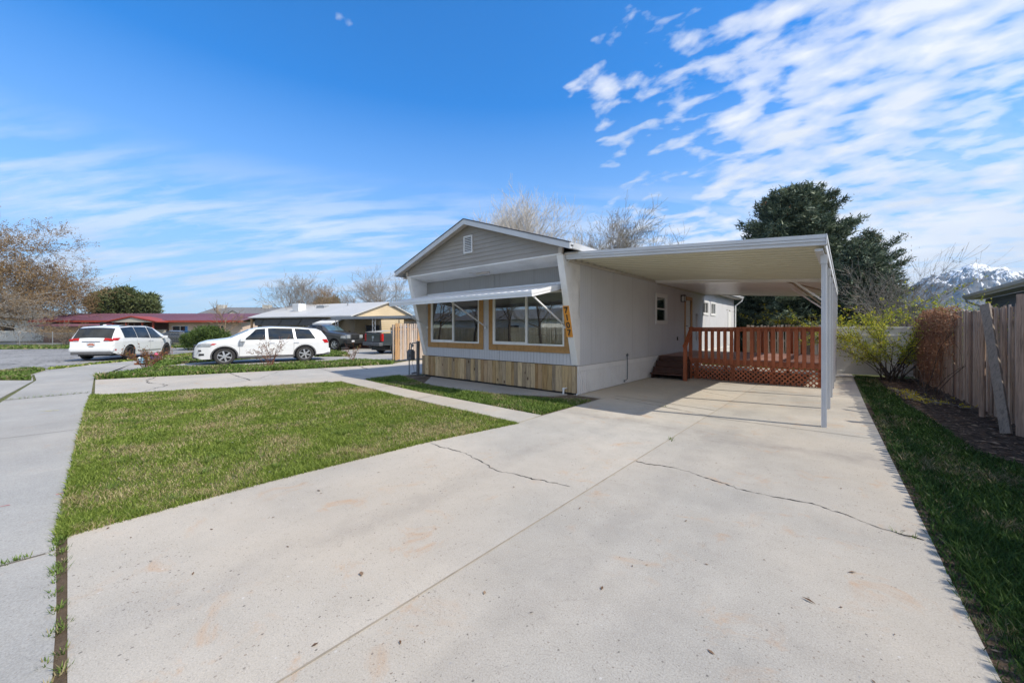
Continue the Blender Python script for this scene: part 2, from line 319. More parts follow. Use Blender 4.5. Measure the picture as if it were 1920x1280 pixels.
# ------------------------------------------------------------------ mesh collector
WL = {}
class MB:
    def __init__(s): s.v = []; s.f = []; s.mi = []; s.r = []; s.rng = random.Random(7)
    def add(s, vs, fs, mi=0, r=None):
        b = len(s.v); s.v.extend(vs)
        if r is None: r = s.rng.random()
        for f in fs: s.f.append(tuple(b+i for i in f)); s.mi.append(mi); s.r.append(r)
    def box(s, x0, x1, y0, y1, z0, z1, mi=0, r=None):
        if x0 > x1: x0, x1 = x1, x0
        if y0 > y1: y0, y1 = y1, y0
        if z0 > z1: z0, z1 = z1, z0
        s.add([(x0,y0,z0),(x1,y0,z0),(x1,y1,z0),(x0,y1,z0),(x0,y0,z1),(x1,y0,z1),(x1,y1,z1),(x0,y1,z1)],
              [(0,3,2,1),(4,5,6,7),(0,1,5,4),(1,2,6,5),(2,3,7,6),(3,0,4,7)], mi, r)
    def hexa(s, b, t, mi=0, r=None):   # bottom 4, top 4 (ccw from above)
        s.add(list(b)+list(t), [(0,3,2,1),(4,5,6,7),(0,1,5,4),(1,2,6,5),(2,3,7,6),(3,0,4,7)], mi, r)
    def bar(s, p0, p1, w, h, up=(0,0,1), mi=0, r=None):
        p0 = Vector(p0); p1 = Vector(p1); d = (p1-p0).normalized(); u = Vector(up)
        sd = d.cross(u)
        if sd.length < 1e-4: sd = d.cross(Vector((0,1,0)))
        sd.normalize(); u = sd.cross(d).normalized()
        a = sd*(w/2); b = u*(h/2)
        q = [p0-a-b, p0+a-b, p0+a+b, p0-a+b, p1-a-b, p1+a-b, p1+a+b, p1-a+b]
        s.add([tuple(x) for x in q], [(0,1,2,3),(7,6,5,4),(0,4,5,1),(1,5,6,2),(2,6,7,3),(3,7,4,0)], mi, r)
    def tube(s, pts, rad, n=8, mi=0, r=None, cap=True):
        pts = [Vector(p) for p in pts]
        if not isinstance(rad, (list, tuple)): rad = [rad]*len(pts)
        vs = []; fs = []
        for i, p in enumerate(pts):
            d = (pts[min(i+1, len(pts)-1)] - pts[max(i-1, 0)])
            if d.length < 1e-9: d = Vector((0,0,1))
            d.normalize()
            a = d.orthogonal() if i == 0 else (la - d*la.dot(d))
            a.normalize(); la = a; b = d.cross(a)
            for j in range(n):
                t = 2*math.pi*j/n
                vs.append(tuple(p + (a*math.cos(t)+b*math.sin(t))*rad[i]))
        for i in range(len(pts)-1):
            for j in range(n):
                k = (j+1) % n
                fs.append((i*n+j, i*n+k, (i+1)*n+k, (i+1)*n+j))
        if cap and n > 2:
            fs.append(tuple(range(n-1, -1, -1))); m = (len(pts)-1)*n; fs.append(tuple(m+j for j in range(n)))
        s.add(vs, fs, mi, r)
    def lathe(s, c, prof, n=20, axis='z', mi=0):   # prof: (radius, height)
        vs = []; fs = []
        for (r, h) in prof:
            for j in range(n):
                t = 2*math.pi*j/n
                x, y = r*math.cos(t), r*math.sin(t)
                vs.append({'z': (c[0]+x, c[1]+y, c[2]+h), 'y': (c[0]+x, c[1]+h, c[2]+y), 'x': (c[0]+h, c[1]+x, c[2]+y)}[axis])
        for i in range(len(prof)-1):
            for j in range(n):
                k = (j+1) % n; fs.append((i*n+j, i*n+k, (i+1)*n+k, (i+1)*n+j))
        s.add(vs, fs, mi)
    def prism(s, poly, z0, z1, mi=0, r=None):
        n = len(poly)
        ar = sum(poly[i][0]*poly[(i+1)%n][1]-poly[(i+1)%n][0]*poly[i][1] for i in range(n))
        if ar < 0: poly = poly[::-1]
        vs = [(x, y, z0) for x, y in poly] + [(x, y, z1) for x, y in poly]
        fs = [tuple(range(n-1, -1, -1)), tuple(range(n, 2*n))] + [(i, (i+1)%n, n+(i+1)%n, n+i) for i in range(n)]
        s.add(vs, fs, mi, r)
    def extr(s, poly3, vec, mi=0, r=None):         # planar polygon extruded along vec
        n = len(poly3); v = Vector(vec)
        vs = [tuple(p) for p in poly3] + [tuple(Vector(p)+v) for p in poly3]
        fs = [tuple(range(n-1, -1, -1)), tuple(range(n, 2*n))] + [(i, (i+1)%n, n+(i+1)%n, n+i) for i in range(n)]
        s.add(vs, fs, mi, r)
    def build(s, name, mats, parent=None, local=False, smooth=False, bevel=0.0, fixn=True):
        if isinstance(mats, str): mats = [mats]
        me = bpy.data.meshes.new(name)
        v = s.v
        if not v: return None
        arr = np.array(v, dtype=np.float32)
        off = np.zeros(3, dtype=np.float32)
        if parent is None and not local:
            mn = arr.min(0); mx = arr.max(0); off = np.array([(mn[0]+mx[0])/2, (mn[1]+mx[1])/2, mn[2]], dtype=np.float32)
        elif parent is not None and not local:
            off = np.array(WL.get(parent.name, (0,0,0)), dtype=np.float32)
        arr = arr - off
        me.from_pydata([tuple(map(float, a)) for a in arr], [], s.f)
        for m in mats: me.materials.append(MATS[m])
        if len(mats) > 1: me.polygons.foreach_set('material_index', s.mi)
        at = me.attributes.new('rnd', 'FLOAT', 'FACE'); at.data.foreach_set('value', s.r)
        if fixn and len(s.f) < 60000:
            bm = bmesh.new(); bm.from_mesh(me); bmesh.ops.recalc_face_normals(bm, faces=bm.faces); bm.to_mesh(me); bm.free()
        if smooth:
            me.polygons.foreach_set('use_smooth', [True]*len(me.polygons))
        me.update()
        o = bpy.data.objects.new(name, me); COL.objects.link(o)
        if smooth == 'auto':
            try: me.set_sharp_from_angle(angle=R(35))
            except Exception: pass
        if bevel:
            b = o.modifiers.new('bevel', 'BEVEL'); b.width = bevel; b.segments = 2; b.limit_method = 'ANGLE'; b.angle_limit = R(40)
        if parent is None:
            o.location = tuple(map(float, off)); WL[o.name] = tuple(map(float, off))
        else:
            o.parent = parent; WL[o.name] = WL.get(parent.name, (0,0,0))
        return o
def raw(name, verts, faces, rnd, mat, parent=None):    # large triangle/quad soups (numpy)
    me = bpy.data.meshes.new(name)
    verts = np.asarray(verts, dtype=np.float32); faces = np.asarray(faces, dtype=np.int32)
    off = np.array(WL.get(parent.name, (0,0,0)), dtype=np.float32) if parent is not None else np.zeros(3, dtype=np.float32)
    if parent is None:
        mn = verts.min(0); mx = verts.max(0); off = np.array([(mn[0]+mx[0])/2, (mn[1]+mx[1])/2, mn[2]], dtype=np.float32)
    verts = verts - off
    nf, k = faces.shape
    me.vertices.add(len(verts)); me.vertices.foreach_set('co', verts.ravel())
    me.loops.add(nf*k); me.loops.foreach_set('vertex_index', faces.ravel())
    me.polygons.add(nf); me.polygons.foreach_set('loop_start', np.arange(0, nf*k, k, dtype=np.int32))
    me.update(calc_edges=True)
    me.materials.append(MATS[mat])
    at = me.attributes.new('rnd', 'FLOAT', 'FACE'); at.data.foreach_set('value', np.asarray(rnd, dtype=np.float32))
    o = bpy.data.objects.new(name, me); COL.objects.link(o)
    if parent is None: o.location = tuple(map(float, off)); WL[o.name] = tuple(map(float, off))
    else: o.parent = parent; WL[o.name] = WL.get(parent.name, (0,0,0))
    return o
def tag(o, label=None, cat=None, group=None, kind=None):
    if label: o['label'] = label
    if cat: o['category'] = cat
    if group: o['group'] = group
    if kind: o['kind'] = kind
    return o
def empty(name, loc, label, cat, group=None, rz=0.0):
    o = bpy.data.objects.new(name, None); COL.objects.link(o)
    o.location = loc; o.rotation_euler = (0, 0, rz); o.empty_display_size = 0.3
    WL[o.name] = tuple(loc)
    return tag(o, label, cat, group)
def relabel(o, label): o['label'] = label; return o
def copy_tree(o, parent=None):
    c = o.copy(); COL.objects.link(c); c.parent = parent
    WL[c.name] = WL.get(o.name, (0,0,0))
    for ch in [x for x in bpy.data.objects if x.parent == o]: copy_tree(ch, c)
    return c
# ================================================================== GROUND
def sheet(name, polys, z0, z1, mat, kind='structure'):
    mb = MB()
    if isinstance(polys[0][0], (int, float)): polys = [polys]
    for p in polys: mb.prism(p, z0, z1)
    o = mb.build(name, mat, fixn=False)
    if kind: o['kind'] = kind
    return o
NEAR = -0.03
mb = MB()   # one ground sheet out to the horizon
rings = [0, 60, 200, 700, 1800, 3600]
N = 48
mb.v = [(0, 0, NEAR)] + [(r*math.cos(2*math.pi*j/N), r*math.sin(2*math.pi*j/N), NEAR) for r in rings[1:] for j in range(N)]
mb.f = [(0, 1+j, 1+(j+1) % N) for j in range(N)]
for i in range(len(rings)-2):
    for j in range(N):
        a = 1+i*N; b = 1+(i+1)*N; mb.f.append((a+j, b+j, b+(j+1) % N, a+(j+1) % N))
mb.mi = [0]*len(mb.f); mb.r = [0.5]*len(mb.f)
g_ = mb.build('ground', 'far_ground', fixn=False); g_['kind'] = 'structure'

LAWN = [(-4.44, -0.05), (-4.46, 1.34), (-4.38, 3.2), (-4.11, 4.88), (-8.0, 5.06), (-11.33, 5.32), (-12.25, 3.0), (-13.40, 0.40), (-13.4, 0.36), (-9.0, 0.14)]
DRIVE = [(-4.42, 0.0), (-4.44, 1.34), (-4.35, 3.2), (-4.08, 4.86), (-4.12, 5.6), (-4.14, 7.9), (-4.9, 7.9), (-4.9, 26.0), (0.05, 26.0), (0.18, 17.0), (0.32, 10.0), (0.44, 5.5), (0.52, 2.65), (0.62, 0.0)]
sheet('driveway', DRIVE, -0.10, 0.0, 'concrete_drive')
WALK = [(1.2, -0.03), (-1.0, -0.036), (-2.4, -0.046), (-3.3, -0.040), (-4.30, -0.055), (-9.0, 0.14), (-13.4, 0.36), (-17.36, 0.52), (-21.54, 0.75), (-24.45, 1.96), (-27.3, 4.28), (-28.2, 3.6), (-25.0, 0.6), (-23.2, -0.4), (-21.1, -0.75), (-18.63, -0.62), (-13.27, -0.95), (-9, -1.15), (1.2, -1.45)]
sheet('sidewalk', WALK, -0.10, -0.004, 'concrete_walk')
sheet('kerb_apron', [(-14.2, -1.02), (-18.63, -0.68), (-21.1, -0.80), (-23.2, -0.45), (-24.0, -0.9), (-24.2, -1.9), (-20.5, -2.3), (-13.0, -2.4)], -0.12, -0.012, 'concrete_walk')
# street: a court that opens to the left and runs on behind the photographer
ROAD = [(60, -3.0), (60, -12.5), (-30, -13.0), (-75, -13), (-75, 10)] + [G(-120, 654.5), G(0, 654.5), G(120, 653.5), G(330, 651.5), G(410, 651.5), G(400, 655.5), G(352, 662), G(250, 673), G(150, 683.5), G(90, 690), (-24.2, -1.0), (-24.6, -2.4), (-13, -2.9)]
sheet('road', ROAD, -0.2, -0.018, 'asphalt')
SIDE = [(-17.4, 0.56), (-13.4, 0.42), (-12.25, 3.0), (-11.25, 5.4), (-11.2, 12.5), (-11.2, 26), (-16.2, 26), (-16.1, 10.8), (-15.2, 9.3), (-16.1, 5.0)]
sheet('side_driveway', SIDE, -0.10, 0.0, 'concrete_drive')
sheet('neighbour_driveway', [G(292, 688), G(350, 681), G(470, 673), G(600, 663.5), G(640, 660), G(640, 651), G(860, 648), G(860, 668), G(740, 676.5), G(640, 676), G(600, 680), G(400, 689)], -0.10, 0.0, 'concrete_pad')
PATH = [(-4.12, 4.9), (-4.16, 5.6), (-8.0, 5.66), (-12.0, 6.0), (-11.25, 7.6), (-11.24, 5.34), (-8.0, 5.08)]
PATH = [(-4.12, 4.9), (-4.16, 5.6), (-8.0, 5.70), (-11.22, 5.98), (-11.24, 5.34), (-8.0, 5.08)]
sheet('front_path', PATH, -0.09, 0.002, 'concrete_drive')
PAD = [(-9.15, 6.72), (-10.15, 7.72), (-5.0, 7.78), (-5.15, 7.46), (-6.0, 6.98), (-6.7, 6.62), (-7.4, 6.58)]
sheet('concrete_pad', PAD, -0.09, 0.012, 'concrete_pad')
# soils
sheet('lawn', LAWN, -0.08, -0.012, 'lawn_soil')
sheet('bed_soil', [(-4.15, 5.6), (-4.14, 7.9), (-11.2, 7.9), (-11.2, 6.0)], -0.08, -0.02, 'dirt')
sheet('verge', [G(178, 708.5), G(300, 691), G(400, 689.5), G(600, 680.5), G(640, 676.3), G(740, 677.5), G(736, 682.5), (-16.15, 5.0), (-17.45, 0.6)], -0.08, -0.008, 'lawn_soil')
sheet('verge_far', [G(80, 692), G(150, 684.5), G(250, 674), G(352, 663), G(400, 656.5), G(640, 660), G(470, 672.5), G(350, 680.5), (-27.3, 4.33), (-24.5, 2.0), (-28.2, 3.6), (-25.0, 0.65), (-23.2, -0.35)][:7] + [G(350, 680.5), G(292, 687), (-24.4, 2.1), (-27.3, 4.3), (-28.1, 3.55), (-25.0, 0.62), (-23.3, -0.38)], -0.08, -0.014, 'lawn_soil')
sheet('verge_left', [(-18.8, -0.72), (-21.0, -0.86), (-23.0, -0.55), (-23.9, -1.0), (-23.0, -1.9), (-20.0, -1.75)], -0.08, -0.003, 'lawn_soil')
SIDEYARD = [(0.53, 2.65), (0.63, 0.0), (2.6, 0.0), (1.9, 18.0), (0.17, 18.0), (0.33, 10.0), (0.45, 5.5)]
sheet('side_yard', SIDEYARD, -0.09, -0.012, 'lawn_soil')
sheet('fence_litter', [(1.15, 6.0), (2.12, 5.0), (2.1, 17.4), (0.75, 17.2), (0.85, 12.5), (1.0, 9.0)], -0.09, -0.004, 'mulch')
sheet('edge_soil', [(0.30, 11), (0.40, 5.5), (0.47, 2.6), (0.54, 0.9), (0.78, 0.9), (0.70, 2.6), (0.63, 4.2), (0.54, 6.6), (0.42, 11)], -0.09, -0.003, 'mulch')
sheet('back_yard', [(0.05, 18.2), (2.2, 18.2), (2.2, 24), (-12, 24), (-12, 26), (-4.95, 26.0), (-4.95, 18.2)][:3] + [(2.2, 24.2), (-4.9, 24.2), (-4.9, 18.2)], -0.02, 0.003, 'lawn_soil')
sheet('seam', [(-4.44, -0.16), (1.2, -0.16), (1.2, 0.03), (-4.40, 0.03)], -0.09, -0.007, 'seam_soil')
# strip of dirt between sidewalk and driveway slab
line_strip_args = ('seam_strip', [(-4.5, -0.03), (-1.6, -0.035)], 0.055, 'seam_soil')
sheet('sidewalk_slab', [(-17.45, 0.57), (-21.54, 0.74), (-24.45, 1.95), G(292, 686.5), G(250, 694), G(178, 707)], -0.10, -0.0055, 'concrete_walk')
# cracks and joints: narrow sunken-looking lines lying on the slabs
def line_strip(name, pts, w, mat, z=0.004, jag=0.0, seed=1, step=0.05, taper=False):
    rn = random.Random(seed); mb = MB(); P = []
    for (a, b) in zip(pts[:-1], pts[1:]):
        L = math.dist(a, b); n = max(1, int(L/step))
        for i in range(n): P.append((a[0]+(b[0]-a[0])*i/n, a[1]+(b[1]-a[1])*i/n))
    P.append(pts[-1]); q = []; off = 0
    dx, dy = pts[-1][0]-pts[0][0], pts[-1][1]-pts[0][1]; L = math.hypot(dx, dy); nx, ny = -dy/L, dx/L
    for i, p in enumerate(P):
        off = off*0.88 + rn.uniform(-1, 1)*jag*(2.2 if rn.random() < .12 else 0.7)
        ww = w*(rn.uniform(0.25, 1.5)*(0.55+0.6*math.sin(i*0.13+seed)**2) if jag else rn.uniform(0.85, 1.15))
        q.append((p[0]+nx*(off-ww/2), p[1]+ny*(off-ww/2), p[0]+nx*(off+ww/2), p[1]+ny*(off+ww/2)))
    vs = []; fs = []
    for i, t in enumerate(q): vs += [(t[0], t[1], z), (t[2], t[3], z)]
    for i in range(len(q)-1): fs.append((2*i, 2*i+2, 2*i+3, 2*i+1))
    mb.add(vs, fs); o = mb.build(name, mat, fixn=False); o['kind'] = 'structure'; return o
line_strip('slab_crack', [(-4.30, 3.25), (-3.5, 3.22), (-2.9, 3.10), (-2.05, 3.26)], 0.010, 'crack_dark', jag=0.016, seed=3, step=0.03)
line_strip('slab_crack', [(-1.86, 4.40), (-1.3, 4.42), (-0.8, 4.28), (-0.2, 4.32), (0.15, 4.16), (0.44, 4.12)], 0.013, 'crack_dark', jag=0.016, seed=4, step=0.03)
line_strip('slab_crack', [(-3.9, 8.0), (-2.9, 7.85), (-1.9, 7.55)], 0.018, 'crack_dark', jag=0.008, seed=5)
line_strip('slab_crack', [(-3.0, 10.6), (-2.4, 10.2), (-1.9, 9.9)], 0.010, 'crack_dark', jag=0.008, seed=6)
line_strip('slab_joint', [(-1.885, 0.0), (-1.875, 5.0), (-1.85, 11), (-1.84, 17.5)], 0.011, 'joint_pale', seed=7)
for y in (7.42, 11.6, 15.2):
    line_strip('slab_joint', [(-1.85, y), (0.33, y+0.05)], 0.013, 'joint_dark', seed=int(y))
line_strip('slab_joint', [(-4.12, 5.28), (-4.06, 7.9)][:1]+[(-4.10, 7.95)], 0.008, 'joint_dark', seed=9)
line_strip('slab_joint', [(-4.05, 8.35), (-1.9, 8.1)], 0.015, 'crack_dark', seed=10)
line_strip('walk_joint', [(-4.21, -1.4), (-4.19, -0.1)], 0.016, 'joint_dark', z=0.0, seed=11)
line_strip('walk_joint', [(-13.9, -0.92), (-14.0, 0.36)], 0.03, 'joint_dark', z=0.0, seed=12)
line_strip('walk_joint', [(-17.5, -0.66), (-17.4, 0.5)], 0.03, 'joint_dark', z=0.0, seed=13)
line_strip('walk_joint', [(-9.1, -1.1), (-9.0, 0.1)], 0.012, 'joint_dark', z=0.0, seed=14)
line_strip('side_crack', [(-13.2, 1.3), (-14.2, 1.8), (-15.4, 1.5), (-16.9, 1.9)], 0.03, 'crack_dark', jag=0.03, seed=15)
line_strip('side_crack', [G(425, 697), G(470, 713)], 0.035, 'crack_dark', jag=0.01, seed=16)
line_strip('side_crack', [G(590, 687), G(640, 703)], 0.03, 'joint_dark', jag=0.01, seed=17)
line_strip('side_crack', [G(672, 686), G(690, 692)], 0.06, 'crack_dark', jag=0.02, seed=18)
line_strip('side_crack', [(-15.9, 5.2), (-14.0, 4.0), (-13.2, 2.9)], 0.02, 'joint_dark', jag=0.02, seed=19)
line_strip('path_joint', [(-7.2, 5.06), (-7.3, 5.68)], 0.012, 'joint_dark', z=0.006, seed=20)
line_strip('path_joint', [(-9.4, 5.14), (-9.5, 5.82)], 0.012, 'joint_dark', z=0.006, seed=21)
line_strip('paint_mark', [G(72, 771), G(88, 770.5), G(108, 769)], 0.05, 'yellow_paint', z=0.0005, jag=0.03, seed=22)
line_strip('paint_mark', [G(105, 927), G(121, 923)], 0.012, 'red_paint', z=0.0005, jag=0.006, seed=23)
line_strip('paint_mark', [G(-4, 950), G(18, 946)], 0.012, 'red_paint', z=0.0005, jag=0.006, seed=24)
# faint darker tyre-rubbed streaks that cross the slab
# ------------------------------------------------------------------ grass
def pip(poly, X, Y):
    ins = np.zeros(len(X), bool); n = len(poly); j = n-1
    for i in range(n):
        xi, yi = poly[i]; xj, yj = poly[j]
        c = ((yi > Y) != (yj > Y)) & (X < (xj-xi)*(Y-yi)/((yj-yi)+1e-12)+xi)
        ins ^= c; j = i
    return ins
def grass(name, poly, n, h, mat, label, seed=1, near=True, wid=0.0045, zb=-0.015, clump=0.0, cam=(0, 0), edge=None):
    rs = np.random.RandomState(seed); P = np.array(poly)
    x0, y0 = P.min(0); x1, y1 = P.max(0)
    pts = np.zeros((0, 2))
    while len(pts) < n:
        q = rs.rand(n*2, 2)*[x1-x0, y1-y0]+[x0, y0]
        q = q[pip(poly, q[:, 0], q[:, 1])]
        d = np.hypot(q[:, 0]-cam[0], q[:, 1]-cam[1])
        if near: q = q[rs.rand(len(q)) < np.clip((3.2/np.maximum(d, 0.5))**1.15, 0.04, 1)]
        if clump:
            ph = np.sin(q[:, 0]*5.1+np.sin(q[:, 1]*4.3)*2)*np.sin(q[:, 1]*6.7+np.sin(q[:, 0]*3.9)*2)
            q = q[rs.rand(len(q)) < np.clip(0.5+ph*clump, 0.04, 1)]
        pts = np.vstack([pts, q])
    pts = pts[:n]; d = np.hypot(pts[:, 0], pts[:, 1])
    hh = h*(0.45+0.85*rs.rand(n)**1.3)
    pw = np.sin(pts[:, 0]*1.7+1)*np.sin(pts[:, 1]*2.1)*0.25+1
    hh = hh*pw
    w = wid*(0.6+0.8*rs.rand(n))*np.clip(d/4.0, 0.8, 6)
    a = rs.rand(n)*2*np.pi; lean = hh*(0.25+0.9*rs.rand(n)); b = a+rs.randn(n)*0.9
    dx, dy = np.cos(a)*w/2, np.sin(a)*w/2; lx, ly = np.cos(b+1.57)*lean, np.sin(b+1.57)*lean
    X, Y = pts[:, 0], pts[:, 1]; Z0 = np.full(n, zb)
    V = np.stack([np.stack([X-dx, Y-dy, Z0], 1), np.stack([X+dx, Y+dy, Z0], 1),
                  np.stack([X+dx*0.8+lx*0.4, Y+dy*0.8+ly*0.4, Z0+hh*0.6], 1), np.stack([X-dx*0.8+lx*0.4, Y-dy*0.8+ly*0.4, Z0+hh*0.6], 1),
                  np.stack([X+lx, Y+ly, Z0+hh], 1)], 1).reshape(-1, 3)
    base = np.arange(n)*5
    Fc = np.stack([np.stack([base, base+1, base+2], 1), np.stack([base, base+2, base+3], 1), np.stack([base+3, base+2, base+4], 1)], 1).reshape(-1, 3)
    rnd = np.repeat(rs.rand(n), 3)
    o = raw(name, V, Fc, rnd, mat); o['kind'] = 'stuff'; o['label'] = label; o['category'] = 'grass'
    return o
def shrink(poly, s=0.0): return poly
grass('grass', LAWN, 230000, 0.040, 'lawn_blades', 'patchy mown front lawn grass between sidewalk and house', 1, clump=0.25)
def edge_band(poly, w):    # thin band along selected lawn edges, for shaggy overhanging tufts
    return poly
for i, (pl, n) in enumerate([([(-4.56, -0.03), (-4.39, -0.03), (-4.41, 1.34), (-4.32, 3.2), (-4.05, 4.86), (-4.19, 4.86), (-4.49, 3.0), (-4.6, 1.3)], 8000),
                ([(-4.4, -0.07), (-9.0, 0.12), (-13.4, 0.34), (-13.4, 0.50), (-9.0, 0.30), (-4.4, 0.13)], 12000)]):
    grass('grass_edge', pl, n, 0.055, 'lawn_blades', ['ragged fringe of grass along the driveway side of the lawn', 'ragged fringe of grass along the sidewalk side of the lawn'][i], 30+i, zb=-0.012)
grass('grass', [(-4.2, 5.62), (-4.16, 7.45), (-4.6, 7.3), (-5.4, 7.0), (-6.2, 6.7), (-7.2, 6.5), (-8.6, 6.55), (-9.4, 6.75), (-10.4, 7.0), (-11.2, 7.2), (-11.2, 6.02), (-8, 5.72)], 34000, 0.06, 'lush_blades', 'strip of grass between front path and wood skirting', 2, near=False, wid=0.008, clump=0.2, zb=-0.02)
grass('grass', [(0.50, 5.6), (0.62, 2.5), (0.70, 0.6), (2.35, 0.6), (2.15, 6.3), (1.25, 7.4), (1.15, 9.0), (0.95, 11.0), (0.85, 13.0), (0.6, 17.1), (0.22, 17.1), (0.40, 10.0)], 130000, 0.075, 'painted_shade_blades', 'shaded green grass strip between driveway and weathered fence', 3, wid=0.006, clump=0.2)
grass('grass', [(0.36, 9.5), (0.46, 4.8), (0.53, 2.0), (0.60, 0.9), (0.75, 0.9), (0.66, 3.0), (0.55, 5.6), (0.45, 9.5)], 3800, 0.05, 'painted_shade_blades', 'thin weedy tufts in the bare dirt edging of the driveway', 33, wid=0.006)
grass('grass', [G(178, 708.5), G(300, 691), G(400, 689.5), G(600, 680.5), G(640, 676.3), G(740, 677.5), G(736, 682.5), (-16.2, 5.0), (-17.5, 0.6)], 26000, 0.13, 'lush_blades', 'planting strip of long grass in front of the white crossover', 4, near=False, wid=0.012, zb=-0.01)
grass('grass', [G(90, 690.5), G(150, 684.5), G(250, 674), G(352, 663), G(400, 657.5), G(460, 661), G(350, 672), (-28.1, 3.7), (-25.0, 0.7), (-23.2, -0.3)], 14000, 0.07, 'lawn_blades', 'strip of dry grass beside the parked white minivan', 5, near=False, wid=0.02)
grass('grass', [(-27.2, 4.4), (-24.4, 2.1), G(292, 687), G(350, 680.5), G(470, 672), G(600, 663.5), G(500, 662), G(380, 668)], 12000, 0.12, 'lush_blades', 'tall grass strip behind the white crossover', 6, near=False, wid=0.016)
grass('grass', [(-18.85, -0.74), (-21.0, -0.88), (-23.0, -0.58), (-23.8, -1.0), (-23.0, -1.8), (-20.0, -1.7)], 7000, 0.09, 'lush_blades', 'small grass triangle between sidewalk and road at the left edge', 7, near=False, wid=0.012, zb=-0.003)
grass('grass', [(-4.8, 18.2), (0.1, 18.2), (2.1, 18.2), (2.1, 23.6), (-4.8, 23.6)], 20000, 0.08, 'lush_blades', 'sunlit back yard grass behind the wooden deck', 8, near=False, wid=0.02, zb=0.0)
grass('grass', [G(590, 669), G(655, 668), G(648, 661), G(600, 655)], 5000, 0.10, 'lush_blades', 'patch of grass under the front wheel of the charcoal pickup', 9, near=False, wid=0.02, zb=0.0)
grass('grass', [G(-60, 654), G(0, 653.8), G(140, 652.8), G(330, 650.8), G(420, 650.8), G(420, 646), G(300, 646), G(-60, 648)], 14000, 0.12, 'lush_blades', 'grass verge in front of the chain link fence across the road', 10, near=False, wid=0.03, zb=-0.02)
# weeds in the seam and in slab joints
def tufts(name, pts, label, seed, h=0.05, n=34, mat='lush_blades', spread=0.035):
    rs = np.random.RandomState(seed); V = []; Fc = []; rr = []
    for (x, y) in pts:
        for _ in range(n):
            a = rs.rand()*6.28; r = spread*rs.rand(); X = x+r*math.cos(a); Y = y+r*math.sin(a); hh = h*(0.4+rs.rand()); l = hh*(0.3+rs.rand())
            w = 0.003; b = len(V); V += [(X-w*math.sin(a), Y+w*math.cos(a), -0.003), (X+w*math.sin(a), Y-w*math.cos(a), -0.003), (X+l*math.cos(a), Y+l*math.sin(a), hh)]
            Fc.append((b, b+1, b+2)); rr.append(rs.rand())
    o = raw(name, V, Fc, rr, mat); o['kind'] = 'stuff'; o['label'] = label; o['category'] = 'weeds'; return o
rn = random.Random(5)
tufts('weeds', [(-4.4+rn.random()**1.4*2.6, -0.035+rn.uniform(-.03, .02)) for _ in range(60)], 'sparse weeds in the dirt seam beside the sidewalk', 1, 0.022, 14, spread=0.035)
tufts('weeds', [(-4.21+rn.uniform(-.02, .02), -0.12-rn.random()*0.35) for _ in range(12)], 'low weeds filling the sidewalk joint', 2, 0.02, 14)
tufts('weeds', [(-1.87, 5.55), (-1.86, 5.60), (-1.83, 5.5), (-2.75, 7.75), (-2.72, 7.8), (0.38, 4.12), (0.3, 4.15)], 'tiny weeds sprouting from the driveway joints', 3, 0.04, 12, spread=0.03)
tufts('weeds', [(x, y) for x, y in [(-13.9-.01*i, -0.9+i*0.1) for i in range(13)]], 'weeds growing in the far sidewalk joint', 4, 0.05, 10, spread=0.05)
rn = random.Random(8); P_ = []
while len(P_) < 150:
    x_, y_ = rn.uniform(-13, -4.3), rn.uniform(0.1, 5.1)
    if pip(LAWN, np.array([x_]), np.array([y_]))[0]: P_.append((x_, y_))
tufts('weeds', P_, 'scattered taller tufts and clover standing above the mown lawn', 6, 0.055, 40, spread=0.06)
# leaves and debris
def litter(name, poly, n, size, mat, label, seed, z=0.004, near=True, cat='litter'):
    rs = np.random.RandomState(seed); P = np.array(poly); x0, y0 = P.min(0); x1, y1 = P.max(0)
    q = rs.rand(n*14, 2)*[x1-x0, y1-y0]+[x0, y0]; q = q[pip(poly, q[:, 0], q[:, 1])][:n]; n = len(q)
    V = []; Fc = []; rr = []
    for (x, y) in q:
        a = rs.rand()*6.28; L = size*(0.4+rs.rand()); W = L*(0.2+0.35*rs.rand()); c, s = math.cos(a), math.sin(a); b = len(V); t = 0.35*L*rs.rand()
        for (u, v, w) in ((-L, 0, 0), (0, -W, t), (L, 0, t*0.4), (0, W, t*rs.rand())): V.append((x+u*c-v*s, y+u*s+v*c, z+w))
        Fc += [(b, b+1, b+2), (b, b+2, b+3)]; r = rs.rand(); rr += [r, r]
    o = raw(name, V, Fc, rr, mat); o['kind'] = 'stuff'; o['label'] = label; o['category'] = cat; return o
litter('leaf_litter', DRIVE[:5]+[(-1, 7.9), (0.4, 6), (0.55, 1)], 70, 0.014, 'dead_leaf', 'small dark leaves and twig bits scattered over the driveway', 1)
litter('leaf_litter', [(-4.2, 0.3), (0.3, 0.6), (0.3, 4), (-4.0, 4)], 13, 0.026, 'dead_leaf', 'a few larger curled brown leaves lying on the near driveway', 9)
litter('leaf_litter', [(1.0, 6.0), (2.1, 5.0), (2.05, 17.2), (0.8, 17.0), (0.9, 12)], 2600, 0.035, 'dead_leaf', 'brown dead leaves heaped along the weathered fence', 2, z=0.0)
litter('leaf_litter', LAWN, 420, 0.012, 'pebble', 'pale bits of debris lying in the lawn', 3, z=0.012)
litter('leaf_litter', [(0.42, 9), (0.5, 4.8), (0.58, 1.5), (0.72, 1.5), (0.66, 4.8), (0.55, 9)], 260, 0.014, 'dead_leaf', 'crumbs of soil and leaves along the driveway edge', 4)

# ================================================================== MAIN HOUSE
HX0, HX1, HY0, HY1 = -10.81, -4.78, 7.90, 24.7
ZS, ZW = 0.68, 3.2
house = empty('mobile_home', (-7.8, 16.3, 0), 'grey single storey mobile home with low gable, tapered white fins and unpainted wood skirting', 'house')
